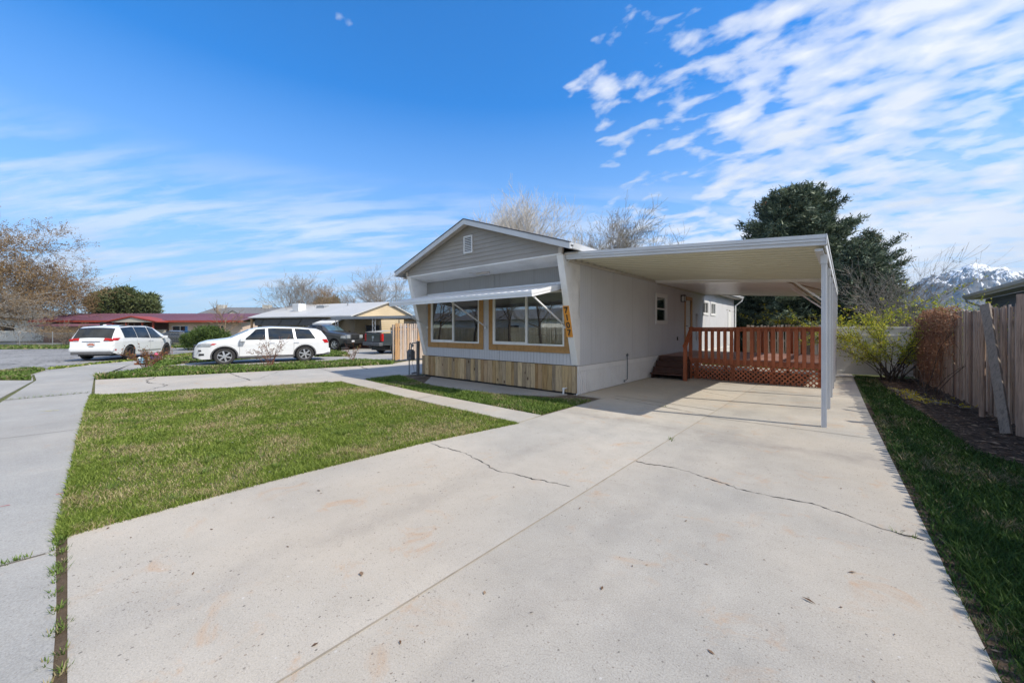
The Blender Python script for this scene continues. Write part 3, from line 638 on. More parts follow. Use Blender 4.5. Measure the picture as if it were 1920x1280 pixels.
# hollow walls with real openings
def wall_with_holes(axis, c0, c1, u0, u1, z0, z1, holes):
    """axis 'x': wall in plane y in [c0,c1] running along x; axis 'y': plane x in [c0,c1] running along y"""
    mb = MB(); us = sorted(set([u0, u1]+[h[0] for h in holes]+[h[1] for h in holes])); zs = sorted(set([z0, z1]+[h[2] for h in holes]+[h[3] for h in holes]))
    for i in range(len(us)-1):
        for j in range(len(zs)-1):
            uc = (us[i]+us[i+1])/2; zc = (zs[j]+zs[j+1])/2
            if any(h[0] < uc < h[1] and h[2] < zc < h[3] for h in holes): continue
            if axis == 'x': mb.box(us[i], us[i+1], c0, c1, zs[j], zs[j+1])
            else: mb.box(c0, c1, us[i], us[i+1], zs[j], zs[j+1])
    bm = bmesh.new(); me = bpy.data.meshes.new('t'); me.from_pydata(mb.v, [], mb.f); bm.from_mesh(me)
    bmesh.ops.remove_doubles(bm, verts=bm.verts, dist=0.0005)
    # drop internal duplicate faces
    seen = {}
    for f in list(bm.faces):
        key = tuple(sorted(v.index for v in f.verts)); seen.setdefault(key, []).append(f)
    dl = [f for k, fl in seen.items() if len(fl) > 1 for f in fl]
    bmesh.ops.delete(bm, geom=dl, context='FACES_ONLY')
    bm.verts.index_update(); out = MB(); out.v = [tuple(v.co) for v in bm.verts]; out.f = [tuple(v.index for v in f.verts) for f in bm.faces]
    out.mi = [0]*len(out.f); out.r = [0.5]*len(out.f); bm.free(); bpy.data.meshes.remove(me); return out
WT = 0.10
W1 = (-10.37, -8.10, 1.13, 2.50); W2 = (-7.54, -5.15, 1.13, 2.50)
wall_with_holes('x', HY0, HY0+WT, HX0+0.02, HX1-0.02, ZS, 2.60, [W1, W2]).build('front_wall', 'siding_grey_x', house)
mb = MB(); mb.box(HX0+0.02, HX1-0.02, HY0+0.012, HY0+WT, 2.602, 3.28); mb.build('upper_panel', 'panel_taupe', house)
mb = MB()
for x in (-7.83,): mb.box(x-0.32, x+0.32, HY0+0.002, HY0+0.011, 2.66, 3.1)
mb.build('patch_panel', 'panel_taupe', house)
SW1 = (12.88, 13.80, 1.82, 2.67); DR = (15.92, 16.72, 0.72, 2.74); SW2 = (18.42, 19.26, 2.26, 2.76); SW3 = (19.78, 20.56, 2.26, 2.76); D2 = (23.3, 23.95, 0.72, 2.45)
wall_with_holes('y', HX1-WT, HX1, HY0+0.02, HY1, ZS, ZW+0.05, [SW1, DR, SW2, SW3]).build('side_wall', 'siding_grey_y', house)
LW = [(8.30, 9.02, 1.22, 2.62), (9.22, 9.95, 0.90, 2.62), (13.2, 14.9, 1.22, 2.5)]
wall_with_holes('y', HX0, HX0+WT, HY0+0.02, HY1, ZS, ZW+0.05, LW).build('left_wall', 'siding_grey_y', house)
mb = MB(); mb.box(HX0+0.02, HX1-0.02, HY1-WT, HY1-0.01, ZS, ZW+0.02); mb.build('rear_wall', 'siding_grey_x', house)
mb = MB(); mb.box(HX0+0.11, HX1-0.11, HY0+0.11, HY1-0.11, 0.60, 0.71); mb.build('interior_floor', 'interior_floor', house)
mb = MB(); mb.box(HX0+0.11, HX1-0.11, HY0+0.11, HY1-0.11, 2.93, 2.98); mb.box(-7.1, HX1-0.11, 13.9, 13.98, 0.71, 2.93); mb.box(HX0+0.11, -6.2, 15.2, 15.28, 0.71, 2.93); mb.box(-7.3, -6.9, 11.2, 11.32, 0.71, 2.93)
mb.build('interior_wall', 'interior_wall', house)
# windows: frame, mullion, panes, wood casing
def casing(par, x0, x1, z0, z1, w, y, mat='trim_wood', t=0.025):
    m = MB(); m.box(x0-w, x1+w, y-t, y, z0-w, z0); m.box(x0-w, x0, y-t, y, z0, z1+w); m.box(x1, x1+w, y-t, y, z0, z1+w); m.box(x0, x1, y-t, y, z1, z1+w)
    return m.build('casing', mat, par, bevel=0.003)
def front_window(W, mul):
    x0, x1, z0, z1 = W; y = HY0; f = MB(); w = 0.045
    f.box(x0, x1, y-0.032, y+0.05, z0, z0+w); f.box(x0, x1, y-0.032, y+0.05, z1-w, z1)
    f.box(x0, x0+w, y-0.032, y+0.05, z0+w, z1-w); f.box(x1-w, x1, y-0.032, y+0.05, z0+w, z1-w)
    f.box(mul-0.025, mul+0.035, y-0.026, y+0.04, z0+w, z1-w)
    f.box(x0+w, mul-0.025, y-0.018, y+0.02, z0+w, z0+w+0.035); f.box(x0+w, x0+w+0.03, y-0.018, y+0.02, z0+w+0.035, z1-w)
    fr = f.build('window', 'white_trim', house, bevel=0.003)
    p = MB(); p.box(x0+w+0.03, mul-0.026, y+0.0, y+0.006, z0+w+0.036, z1-w-0.001); p.build('pane', 'window_glass', fr)
    p = MB(); p.box(mul+0.036, x1-w-0.001, y+0.012, y+0.018, z0+w+0.001, z1-w-0.001); p.build('pane', 'window_glass', fr)
    casing(fr, x0, x1, z0, z1, 0.165, HY0-0.001)
front_window(W1, -9.27); front_window(W2, -6.34)
def side_window(y0, y1, z0, z1, vert, tw=0.075, split=True):
    x = HX1; f = MB(); t = 0.028; w = 0.03
    f.box(x+0.001, x+t, y0-tw, y1+tw, z0-tw, z0); f.box(x+0.001, x+t, y0-tw, y1+tw, z1, z1+tw); f.box(x+0.001, x+t, y0-tw, y0, z0, z1); f.box(x+0.001, x+t, y1, y1+tw, z0, z1)
    f.box(x-0.05, x+0.012, y0, y1, z0, z0+w); f.box(x-0.05, x+0.012, y0, y1, z1-w, z1); f.box(x-0.05, x+0.012, y0, y0+w, z0+w, z1-w); f.box(x-0.05, x+0.012, y1-w, y1, z0+w, z1-w)
    if vert: f.box(x-0.04, x+0.01, (y0+y1)/2-0.02, (y0+y1)/2+0.02, z0+w, z1-w)
    else: f.box(x-0.04, x+0.01, y0+w, y1-w, (z0+z1)/2-0.025, (z0+z1)/2+0.025)
    fr = f.build('window', 'white_paint', house, bevel=0.003)
    if vert:
        ym = (y0+y1)/2
        for a, b in ((y0+w, ym-0.02), (ym+0.02, y1-w)):
            p = MB(); p.box(x-0.03, x-0.024, a, b, z0+w, z1-w); p.build('pane', 'window_glass', fr)
    else:
        zm = (z0+z1)/2
        for a, b in ((z0+w, zm-0.025), (zm+0.025, z1-w)):
            p = MB(); p.box(x-0.03, x-0.024, y0+w, y1-w, a, b); p.build('pane', 'window_glass', fr)
side_window(*SW1, False, 0.09); side_window(*SW2, True); side_window(*SW3, True)
for h in LW:
    f = MB(); x = HX0; y0, y1, z0, z1 = h; w = 0.04
    f.box(x-0.02, x+0.04, y0, y1, z0, z0+w); f.box(x-0.02, x+0.04, y0, y1, z1-w, z1); f.box(x-0.02, x+0.04, y0, y0+w, z0+w, z1-w); f.box(x-0.02, x+0.04, y1-w, y1, z0+w, z1-w)
    fr = f.build('window', 'white_paint', house); p = MB(); p.box(x+0.02, x+0.025, y0+w, y1-w, z0+w, z1-w); p.build('pane', 'window_glass', fr)
# door with raw wood casing
y0, y1, z0, z1 = DR; x = HX1
d = MB(); d.box(x-0.07, x-0.03, y0+0.03, y1-0.03, z0+0.01, z1-0.03)
for (a, b) in ((0.12, 0.9), (1.05, 1.85)):
    d.box(x-0.03, x-0.022, y0+0.14, y0+0.36, z0+a, z0+b); d.box(x-0.03, x-0.022, y0+0.44, y1-0.14, z0+a, z0+b)
door = d.build('door', 'white_paint', house, bevel=0.004)
d = MB(); d.box(x-0.02, x+0.03, y0-0.09, y0+0.03, z0, z1+0.10); d.box(x-0.02, x+0.03, y1-0.03, y1+0.09, z0, z1+0.10); d.box(x-0.02, x+0.03, y0+0.03, y1-0.03, z1-0.03, z1+0.10)
d.build('door_casing', 'door_wood', door)
d = MB(); d.tube([(x-0.03, y0+0.09, z0+0.95), (x+0.05, y0+0.09, z0+0.95), (x+0.055, y0+0.19, z0+0.95)], 0.012); d.box(x-0.03, x-0.018, y0+0.055, y0+0.125, z0+0.86, z0+1.06); d.lathe((x-0.02, y0+0.09, z0+1.18), [(0.0, 0.012), (0.028, 0.012), (0.03, 0)], 14, 'x')
d.build('door_handle', 'black_metal', door)
d = MB(); d.box(x-0.03, x-0.002, D2[0], D2[1], D2[2], D2[3]); d.box(x+0.001, x+0.02, D2[0]-0.07, D2[0], D2[2], D2[3]+0.07); d.box(x+0.001, x+0.02, D2[1], D2[1]+0.07, D2[2], D2[3]+0.07); d.box(x+0.001, x+0.012, D2[0], D2[1], D2[2], D2[3]+0.03)
d.build('utility_door', 'white_paint', house)
d = MB(); d.box(x+0.001, x+0.08, 17.35, 17.75, 2.10, 2.20, 0); d.box(x+0.001, x+0.06, 17.38, 17.72, 1.1, 2.09, 0); d.build('breaker_box', 'siding_grey_y', house)
# wall lamp
d = MB(); d.box(x+0.001, x+0.03, 15.40, 15.58, 2.60, 2.86); d.box(x+0.03, x+0.15, 15.40, 15.58, 2.82, 2.86); d.box(x+0.03, x+0.15, 15.40, 15.58, 2.60, 2.62)
for a in (15.40, 15.567): d.box(x+0.135, x+0.15, a, a+0.013, 2.62, 2.82)
lamp = d.build('wall_lamp', 'black_metal', house)
d = MB(); d.box(x+0.032, x+0.132, 15.416, 15.564, 2.622, 2.818); d.build('lamp_glass', 'white_paint', lamp)
d = MB(); d.box(x+0.001, x+0.03, 14.95, 15.02, 1.13, 1.27); d.build('outlet_cover', 'black_metal', house)
# gable: lap siding, clipped to the triangle
GY = 7.25; GZ0 = 3.26; PK = (-7.80, 4.38); xl, xr = HX0+0.02, HX1-0.02
GH = 3.425; PK = (-7.80, 4.435)
def slope_x(z):     # left and right limits at height z
    t = (z-GH)/(PK[1]-GH); t = max(0, min(1, t)); return xl+(PK[0]-xl)*t, xr+(PK[0]-xr)*t
mb = MB(); z = GZ0; st = 0.112
while z < PK[1]-0.03:
    z2 = min(z+st, PK[1]); a0, b0 = slope_x(z); a1, b1 = slope_x(z2)
    mb.hexa([(a0, GY-0.020, z), (b0, GY-0.020, z), (b0, GY+0.03, z), (a0, GY+0.03, z)], [(a1, GY-0.004, z2), (b1, GY-0.004, z2), (b1, GY+0.03, z2), (a1, GY+0.03, z2)])
    z = z2
mb.build('gable_siding', 'gable_siding', house)
mb = MB(); mb.extr([(xl, GY+0.034, GZ0-0.01), (xr, GY+0.034, GZ0-0.01), (xr, GY+0.034, GH), (PK[0], GY+0.034, PK[1]), (xl, GY+0.034, GH)], (0, 0.04, 0)); mb.build('gable_backing', 'soffit', house)
# corner blocks at the ends of the gable
for xx in (HX0-0.01, HX1-0.10): mb = MB(); mb.box(xx, xx+0.11, GY-0.035, GY-0.022, GZ0-0.005, GZ0+0.13); mb.build('corner_block', 'soffit', house)
# sloped porch soffit between gable foot and wall
mb = MB(); mb.hexa([(xl, GY-0.02, GZ0-0.035), (xr, GY-0.02, GZ0-0.035), (xr, HY0+0.01, 3.10), (xl, HY0+0.01, 3.10)], [(xl, GY-0.02, GZ0-0.004), (xr, GY-0.02, GZ0-0.004), (xr, HY0+0.01, 3.14), (xl, HY0+0.01, 3.14)])
mb.build('soffit', 'white_trim', house)
# hanging sheet-metal seam / loose wire under the soffit
mb = MB(); mb.tube([(-8.3, 7.5, 3.20), (-8.0, 7.6, 3.13), (-7.7, 7.7, 3.13), (-7.3, 7.55, 3.19)], 0.006, 5); mb.box(-7.95, -7.45, 7.62, 7.66, 3.10, 3.15); mb.build('loose_wire', 'soffit', house)
# vent
vx0, vx1, vz0, vz1 = -8.02, -7.68, 3.64, 4.12
mb = MB(); w = 0.03; yf = GY-0.05
mb.box(vx0, vx1, yf, GY-0.0, vz0, vz0+w); mb.box(vx0, vx1, yf, GY-0.0, vz1-w, vz1); mb.box(vx0, vx0+w, yf, GY, vz0+w, vz1-w); mb.box(vx1-w, vx1, yf, GY, vz0+w, vz1-w)
for i in range(9):
    zz = vz0+w+0.012+i*0.047
    mb.hexa([(vx0+w, yf+0.004, zz), (vx1-w, yf+0.004, zz), (vx1-w, yf+0.012, zz), (vx0+w, yf+0.012, zz)], [(vx0+w, yf+0.028, zz+0.03), (vx1-w, yf+0.028, zz+0.03), (vx1-w, yf+0.034, zz+0.03), (vx0+w, yf+0.034, zz+0.03)])
vent = mb.build('gable_vent', 'white_paint', house)
mb = MB(); mb.box(vx0+0.02, vx1-0.02, GY-0.0215, GY-0.0195, vz0+0.02, vz1-0.02); mb.build('vent_screen', 'dark_grey', vent)
# roof slabs
FX0, FX1, FY0, FY1 = -11.14, -4.44, 7.0, 25.1
EZ, RZ = 3.40, 4.52
mb = MB()
for (xe, s) in ((FX0, -1), (FX1, 1)):
    mb.extr([(xe, FY0+0.03, EZ-0.04), (PK[0], FY0+0.03, RZ-0.04), (PK[0], FY0+0.03, RZ), (xe, FY0+0.03, EZ)], (0, FY1-FY0-0.03, 0))
roof = mb.build('roof', 'roof_metal', house)
mb = MB()
for (xe, s) in ((FX0, -1), (FX1, 1)):     # underside boards of the raking eave with grooves
    for i in range(30):
        t0, t1 = i/30, (i+0.9)/30
        xa, xb = xe+(PK[0]-xe)*t0, xe+(PK[0]-xe)*t1; za, zb = EZ-0.075+(RZ-EZ)*t0, EZ-0.075+(RZ-EZ)*t1
        mb.extr([(xa, FY0+0.04, za), (xb, FY0+0.04, zb), (xb, FY0+0.04, zb+0.03), (xa, FY0+0.04, za+0.03)], (0, GY-FY0-0.02, 0))
mb.build('raking_soffit', 'soffit', roof)
mb = MB()
for xe in (FX0, FX1):
    hh = 0.135
    mb.extr([(xe, FY0, EZ-hh), (PK[0], FY0, RZ-hh), (PK[0], FY0, RZ+0.012), (xe, FY0, EZ+0.012)], (0, 0.028, 0))
mb.build('rake_fascia', 'fascia_metal', roof)
mb = MB()
for xe in (FX0, FX1):
    mb.extr([(xe, FY0-0.012, EZ-0.005), (PK[0], FY0-0.012, RZ-0.005), (PK[0], FY0-0.012, RZ+0.022), (xe, FY0-0.012, EZ+0.022)], (0, 0.06, 0))
mb.build('drip_edge', 'dark_grey', roof)
# gutters
mb = MB()
for (xe, s) in ((FX0, -1), (FX1, 1)):
    mb.extr([(xe-s*0.01, FY0+0.03, EZ-0.13), (xe+s*0.06, FY0+0.03, EZ-0.13), (xe+s*0.10, FY0+0.03, EZ-0.02), (xe+s*0.09, FY0+0.03, EZ-0.02), (xe+s*0.05, FY0+0.03, EZ-0.12), (xe-s*0.0, FY0+0.03, EZ-0.12), (xe, FY0+0.03, EZ-0.03), (xe-s*0.01, FY0+0.03, EZ-0.03)], (0, FY1-FY0-0.03, 0))
mb.build('gutter', 'fascia_metal', roof)
mb = MB()
for (xe, xw) in ((FX0, HX0-0.002), (FX1, HX1+0.002)): mb.box(xe, xw, 7.3, FY1-0.05, 3.22, 3.245)
mb.build('eave_soffit', 'soffit', roof)
mb = MB(); mb.tube([(FX1+0.04, 24.9, 3.26), (FX1+0.02, 24.9, 3.14), (HX1+0.06, 24.78, 2.85), (HX1+0.05, 24.75, 0.3), (HX1+0.15, 24.75, 0.12)], 0.04, 8); mb.build('downspout', 'white_paint', house)
# tapered fins at both ends of the recessed front
for (xa, xb) in ((HX1-0.17, HX1), (HX0, HX0+0.17)):
    mb = MB()
    mb.extr([(xa, GY+0.0, GZ0-0.03), (xa, HY0-0.012, 0.70), (xa, HY0+0.10, 0.70), (xa, HY0+0.10, GZ0-0.03)], (xb-xa, 0, 0))
    fin = mb.build('tapered_fin', 'white_trim', house, bevel=0.006)
    if xb > -5:
        FIN = fin
# right-hand fin carries the number board
def fy(z): return GY+(HY0-0.012-GY)*(GZ0-0.03-z)/(GZ0-0.03-0.70)
zt, zb_ = 2.09, 1.37
nrm = Vector((0, -(GZ0-0.73), -(HY0-0.012-GY))).normalized()
def onfin(x, z, off): return (x+nrm.x*off, fy(z)+nrm.y*off, z+nrm.z*off)
mb = MB(); xa, xb = HX1-0.185, HX1-0.02
mb.hexa([onfin(xa, zb_, 0.002), onfin(xb, zb_, 0.002), onfin(xb, zt, 0.002), onfin(xa, zt, 0.002)], [onfin(xa, zb_, 0.02), onfin(xb, zb_, 0.02), onfin(xb, zt, 0.02), onfin(xa, zt, 0.02)])
board = mb.build('number_board', 'orange_wood', FIN, bevel=0.002)
tiltx = math.atan2(-nrm.z, -nrm.y)
for i, ch in enumerate('7107'):
    cu = bpy.data.curves.new('digit', 'FONT'); cu.body = ch; cu.size = 0.20; cu.extrude = 0.004; cu.offset = 0.004; cu.align_x = 'CENTER'; cu.align_y = 'CENTER'
    tmp = bpy.data.objects.new('tmp', cu); COL.objects.link(tmp); bpy.context.view_layer.update()
    me = bpy.data.meshes.new_from_object(tmp.evaluated_get(bpy.context.evaluated_depsgraph_get())); bpy.data.objects.remove(tmp)
    me.name = 'digit'; me.materials.clear(); me.materials.append(MATS['black_metal'])
    c = onfin((xa+xb)/2+0.004, zt-0.10-i*0.173, 0.025)
    M = Matrix.Translation(Vector(c)-Vector(WL[board.name])) @ Matrix.Rotation(R(90)+math.asin(-nrm.z), 4, 'X')
    me.transform(M)
    o = bpy.data.objects.new('digit', me); COL.objects.link(o); o.parent = board; o['label'] = 'black numeral %s on the orange board' % ch
# front skirting: raw boards
mb = MB(); rn = random.Random(11); x = HX0-0.02
while x < HX1-0.02:
    w = rn.choice((0.095, 0.14, 0.14, 0.15, 0.19)); x2 = min(x+w, HX1+0.005)
    mb.box(x, x2-0.006, HY0-0.035-rn.random()*0.006, HY0-0.014, 0.03+rn.uniform(0, .012), 0.665+rn.uniform(-.004, .006), r=rn.random()); x = x2
mb.build('wood_skirting', 'skirt_boards', house)
mb = MB(); mb.box(HX0, HX1-0.03, HY0-0.012, HY0+0.05, 0.0, 0.66); mb.build('skirting_frame', 'black_metal', house)
# side skirting: white ribbed vinyl
mb = MB(); mb.box(HX1-0.05, HX1-0.012, HY0-0.01, HY1, -0.02, 0.665); y = HY0-0.012; i = 0
while y < HY1-0.1:
    mb.box(HX1-0.006, HX1+0.014, y+0.010, y+0.090, 0.012, 0.552); y += 0.1
mb.box(HX1-0.004, HX1+0.022, HY0-0.012, HY1, 0.555, 0.672); mb.box(HX1-0.03, HX1+0.016, HY0-0.03, HY0-0.0125, 0.012, 0.672)
for k in range(0, 9): mb.box(HX1+0.0142, HX1+0.018, HY0+0.35+k*0.4, HY0+0.37+k*0.4, 0.012, 0.552)
mb.build('vinyl_skirting', 'vinyl_white', house)
mb = MB(); mb.box(HX0+0.004, HX0+0.05, HY0, HY1, -0.02, 0.665); mb.box(HX0+0.05, HX1-0.05, HY1-0.05, HY1-0.01, -0.02, 0.665); mb.build('rear_skirting', 'vinyl_white', house)
# water pipe and PVC stub
mb = MB(); mb.tube([(HX1+0.035, 10.55, 0.80), (HX1+0.035, 10.55, 0.12), (HX1+0.035, 10.35, 0.08)], 0.014, 8); mb.box(HX1+0.01, HX1+0.06, 10.52, 10.58, 0.78, 0.82); mb.lathe((HX1+0.03, 10.55, 0.83), [(0.0, 0.02), (0.03, 0.02), (0.03, 0)], 10, 'x'); mb.tube([(HX1+0.035, 10.35, 0.05), (HX1+0.035, 10.35, 0.11)], 0.02, 8)
mb.build('water_pipe', 'pipe_grey', house)
mb = MB(); mb.tube([(-5.08, HY0-0.03, 0.13), (-5.08, HY0-0.16, 0.13), (-5.08, HY0-0.17, -0.02)], 0.022, 10); mb.tube([(-5.08, HY0-0.135, 0.13), (-5.08, HY0-0.17, 0.13)], 0.03, 10); mb.build('drain_pipe', 'white_paint', house)
# awning
AX0, AX1 = -10.56, -5.06; AY = 6.50
aw = MB()
n = 27; zt0, zt1 = 2.66, 2.36
for i in range(n):
    xa = AX0+(AX1-AX0)*i/n; xb = AX0+(AX1-AX0)*(i+1)/n; xm = xa+(xb-xa)*0.3
    aw.hexa([(xa, AY, zt1-0.02), (xb, AY, zt1-0.02), (xb, HY0-0.02, zt0-0.02), (xa, HY0-0.02, zt0-0.02)], [(xa, AY, zt1-0.012), (xb, AY, zt1-0.012), (xb, HY0-0.02, zt0-0.012), (xa, HY0-0.02, zt0-0.012)])
    aw.hexa([(xm-0.03, AY, zt1-0.0118), (xm+0.03, AY, zt1-0.0118), (xm+0.03, HY0-0.02, zt0-0.0118), (xm-0.03, HY0-0.02, zt0-0.0118)], [(xm-0.015, AY, zt1+0.012), (xm+0.015, AY, zt1+0.012), (xm+0.015, HY0-0.02, zt0+0.012), (xm-0.015, HY0-0.02, zt0+0.012)])
awn = aw.build('window_awning', 'awning_metal', house)
mb = MB(); mb.box(AX0-0.02, AX1+0.02, AY-0.035, AY-0.002, zt1-0.11, zt1-0.055); mb.box(AX0-0.02, AX1+0.02, AY-0.045, AY-0.002, zt1-0.052, zt1+0.012); mb.box(AX0-0.02, AX1+0.02, AY-0.028, AY-0.002, zt1-0.056, zt1-0.051)
mb.build('awning_fascia', 'awning_metal', awn)
for xx in (AX0-0.018, AX1):
    mb = MB()
    for (a, b, t) in ((-0.11, -0.058, 0.018), (-0.054, 0.014, 0.026)):
        mb.extr([(xx, AY, zt1+a), (xx, HY0-0.02, zt0+a), (xx, HY0-0.02, zt0+b), (xx, AY, zt1+b)], (t if xx > -8 else -t, 0, 0))
    mb.build('awning_end', 'awning_metal', awn)
mb = MB(); mb.box(AX0, AX1, HY0-0.03, HY0-0.002, zt0-0.03, zt0+0.05); mb.build('wall_rail', 'awning_metal', awn)
for xx in (AX1-0.03, -7.80, AX0+0.03):
    mb = MB(); mb.bar((xx, AY+0.02, zt1-0.07), (xx-0.02, HY0-0.03, 1.62), 0.03, 0.03); mb.box(xx-0.05, xx+0.01, HY0-0.05, HY0-0.027, 1.57, 1.66); mb.build('brace', 'awning_metal', awn)

# ================================================================== GAS METER
gm = empty('gas_meter', (-11.15, 7.72, 0), 'dark grey gas meter on pipes beside the left corner of the grey mobile home', 'gas meter')
gx, gy = -11.18, 7.66
mb = MB(); mb.box(gx-0.13, gx+0.13, gy-0.09, gy+0.07, 0.52, 0.82); mb.lathe((gx-0.0, gy-0.09, 0.70), [(0.09, 0), (0.08, -0.03), (0.0, -0.035)], 16, 'y'); mb.box(gx-0.10, gx+0.10, gy-0.07, gy+0.05, 0.82, 0.86)
mb.build('meter_body', 'dark_grey', gm, bevel=0.015)
mb = MB(); mb.tube([(gx-0.11, gy, 0.53), (gx-0.11, gy, 0.0)], 0.02, 8); mb.build('pipe', 'pipe_grey', gm); mb = MB(); mb.tube([(gx+0.12, gy+0.02, 0.55), (gx+0.05, gy, 0.42), (gx+0.15, gy, 0.25), (gx+0.2, gy, 0.05)], 0.008, 5); mb.build('pipe', 'pipe_grey', gm)
mb = MB(); mb.tube([(gx-0.09, gy, 0.86), (gx-0.09, gy, 1.02), (gx-0.05, gy, 1.08), (gx, gy, 1.06), (gx+0.01, gy, 0.98), (gx+0.01, gy, 0.86)], 0.018, 8); mb.tube([(gx+0.012, gy, 0.95), (gx+0.07, gy, 0.95), (gx+0.07, gy, 1.08), (gx+0.33, gy+0.02, 1.10)], 0.018, 8); mb.lathe((gx+0.07, gy, 1.0), [(0.0, -0.02), (0.04, -0.02), (0.04, 0.03), (0, 0.03)], 10, 'y')
mb.build('pipe', 'pipe_grey', gm)
mb = MB(); mb.tube([(HX0-0.09, 7.74, 0.0), (HX0-0.09, 7.74, 1.15)], 0.055, 10); mb.tube([(HX0-0.09, 7.74, 0.10), (HX0-0.25, 7.6, 0.06)], 0.03, 8); mb.build('riser_pipe', 'dark_grey', gm)

# ================================================================== CARPORT
cp = empty('carport', (-0.25, 13.0, 0), 'white metal carport with cream ribbed ceiling attached to the grey mobile home', 'carport')
CX0, CX1, CY0, CYM, CY1 = -4.775, -0.235, 7.38, 12.65, 18.6
def cz(x): return 3.15+(2.83-3.15)*(x-CX0)/(CX1-CX0)    # underside
mb = MB(); y = CY0+0.05; pit = 0.302
while y < CYM-0.05:      # W-section decking, ribs running along x
    prof = [(y, 0.052), (y+0.018, 0.0), (y+0.055, 0.0), (y+0.073, 0.052), (y+0.18, 0.046), (y+0.19, 0.056), (y+0.20, 0.046), (y+pit, 0.052)]
    vs = []; fs = []
    for (yy, h) in prof: vs += [(CX0+0.01, yy, cz(CX0)+h), (CX1-0.02, yy, cz(CX1)+h)]
    for i in range(len(prof)-1): fs.append((2*i, 2*i+1, 2*i+3, 2*i+2))
    b0_ = len(mb.f); mb.add(vs, fs, 0, 0.5); y += pit
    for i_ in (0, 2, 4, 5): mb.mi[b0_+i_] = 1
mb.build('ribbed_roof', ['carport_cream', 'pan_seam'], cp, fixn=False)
mb = MB(); mb.hexa([(CX0+0.01, CY0, cz(CX0)+0.066), (CX1, CY0, cz(CX1)+0.066), (CX1, CYM, cz(CX1)+0.066), (CX0+0.01, CYM, cz(CX0)+0.066)], [(CX0+0.01, CY0, cz(CX0)+0.072), (CX1, CY0, cz(CX1)+0.072), (CX1, CYM, cz(CX1)+0.072), (CX0+0.01, CYM, cz(CX0)+0.072)])
mb.build('roof_skin', 'fascia_metal', cp)
mb = MB(); mb.hexa([(CX0+0.01, CYM+0.04, cz(CX0)-0.045), (CX1-0.02, CYM+0.04, cz(CX1)-0.045), (CX1-0.02, CY1, cz(CX1)-0.045), (CX0+0.01, CY1, cz(CX0)-0.045)], [(CX0+0.01, CYM+0.04, cz(CX0)-0.03), (CX1-0.02, CYM+0.04, cz(CX1)-0.03), (CX1-0.02, CY1, cz(CX1)-0.03), (CX0+0.01, CY1, cz(CX0)-0.03)])
k_ = 13.05
while k_ < CY1-0.1: mb.bar((CX0+0.02, k_, cz(CX0)-0.05), (CX1-0.03, k_, cz(CX1)-0.05), 0.012, 0.01); k_ += 0.4
mb.build('flat_roof_panels', 'carport_white', cp)
mb = MB()     # front fascia in stepped profile
for (y0, y1, a, b) in ((CY0-0.02, CY0+0.04, -0.03, 0.02), (CY0-0.045, CY0+0.04, 0.024, 0.062), (CY0-0.03, CY0+0.04, 0.0205, 0.0235), (CY0-0.055, CY0+0.04, 0.066, 0.125)):
    mb.hexa([(CX0+0.002, y0, cz(CX0)+a), (CX1+0.014, y0, cz(CX1)+a), (CX1+0.014, y1, cz(CX1)+a), (CX0+0.002, y1, cz(CX0)+a)], [(CX0+0.002, y0, cz(CX0)+b), (CX1+0.014, y0, cz(CX1)+b), (CX1+0.014, y1, cz(CX1)+b), (CX0+0.002, y1, cz(CX0)+b)])
mb.build('front_fascia', 'fascia_metal', cp)
mb = MB()
mb.box(CX1-0.005, CX1+0.015, CY0+0.042, CY1, cz(CX1)-0.06, cz(CX1)+0.11); mb.box(CX1+0.016, CX1+0.03, CY0-0.06, CY1, cz(CX1)+0.075, cz(CX1)+0.128); mb.box(CX1+0.0165, CX1+0.028, CY0-0.058, CY0+0.04, cz(CX1)-0.035, cz(CX1)+0.074)
mb.build('side_gutter', 'fascia_metal', cp)
mb = MB(); mb.box(CX0+0.003, CX0+0.05, CY0+0.05, CYM+0.3, cz(CX0)-0.07, cz(CX0)-0.003); mb.box(CX0+0.003, CX0+0.04, CYM+0.31, CY1, cz(CX0)-0.11, cz(CX0)-0.046); mb.build('ledger', 'cream_trim', cp)
for y0, y1 in ((CYM-0.03, CYM+0.035), (CY1, CY1+0.05)):
    mb = MB(); mb.hexa([(CX0+0.06, y0, cz(CX0)-0.08), (CX1-0.02, y0, cz(CX1)-0.08), (CX1-0.02, y1, cz(CX1)-0.08), (CX0+0.06, y1, cz(CX0)-0.08)], [(CX0+0.06, y0, cz(CX0)-0.004), (CX1-0.02, y0, cz(CX1)-0.004), (CX1-0.02, y1, cz(CX1)-0.004), (CX0+0.06, y1, cz(CX0)-0.004)]); mb.build('cross_beam', 'carport_white', cp)
mb = MB(); mb.box(CX1-0.12, CX1-0.02, CY0+0.06, CY1, cz(CX1)-0.10, cz(CX1)-0.062); mb.build('side_beam', 'fascia_metal', cp)
first = None
for y in (7.87, 9.72, 11.4, 13.1, 14.85, 16.6, 18.4):
    zt_ = cz(CX1)-0.10; px = CX1-0.025
    if first is None:
        mb = MB(); mb.box(px-0.032, px+0.032, y-0.035, y+0.035, 0.0, zt_); 
        for dx in (-0.024, 0.0, 0.024): mb.box(px+dx-0.007, px+dx+0.007, y-0.042, y-0.0352, 0.0, zt_-0.02); mb.box(px+dx-0.007, px+dx+0.007, y+0.0352, y+0.042, 0.0, zt_-0.02)
        for dy in (-0.022, 0.014): mb.box(px+0.0322, px+0.038, y+dy-0.006, y+dy+0.010, 0.0, zt_-0.02)
        mb.box(px-0.042, px+0.042, y-0.048, y+0.048, zt_-0.14, zt_-0.001)
        first = mb.build('post', 'fascia_metal', cp); fy0 = y
    else:
        c = first.copy(); COL.objects.link(c); c.location = (first.location.x, first.location.y+(y-fy0), 0)
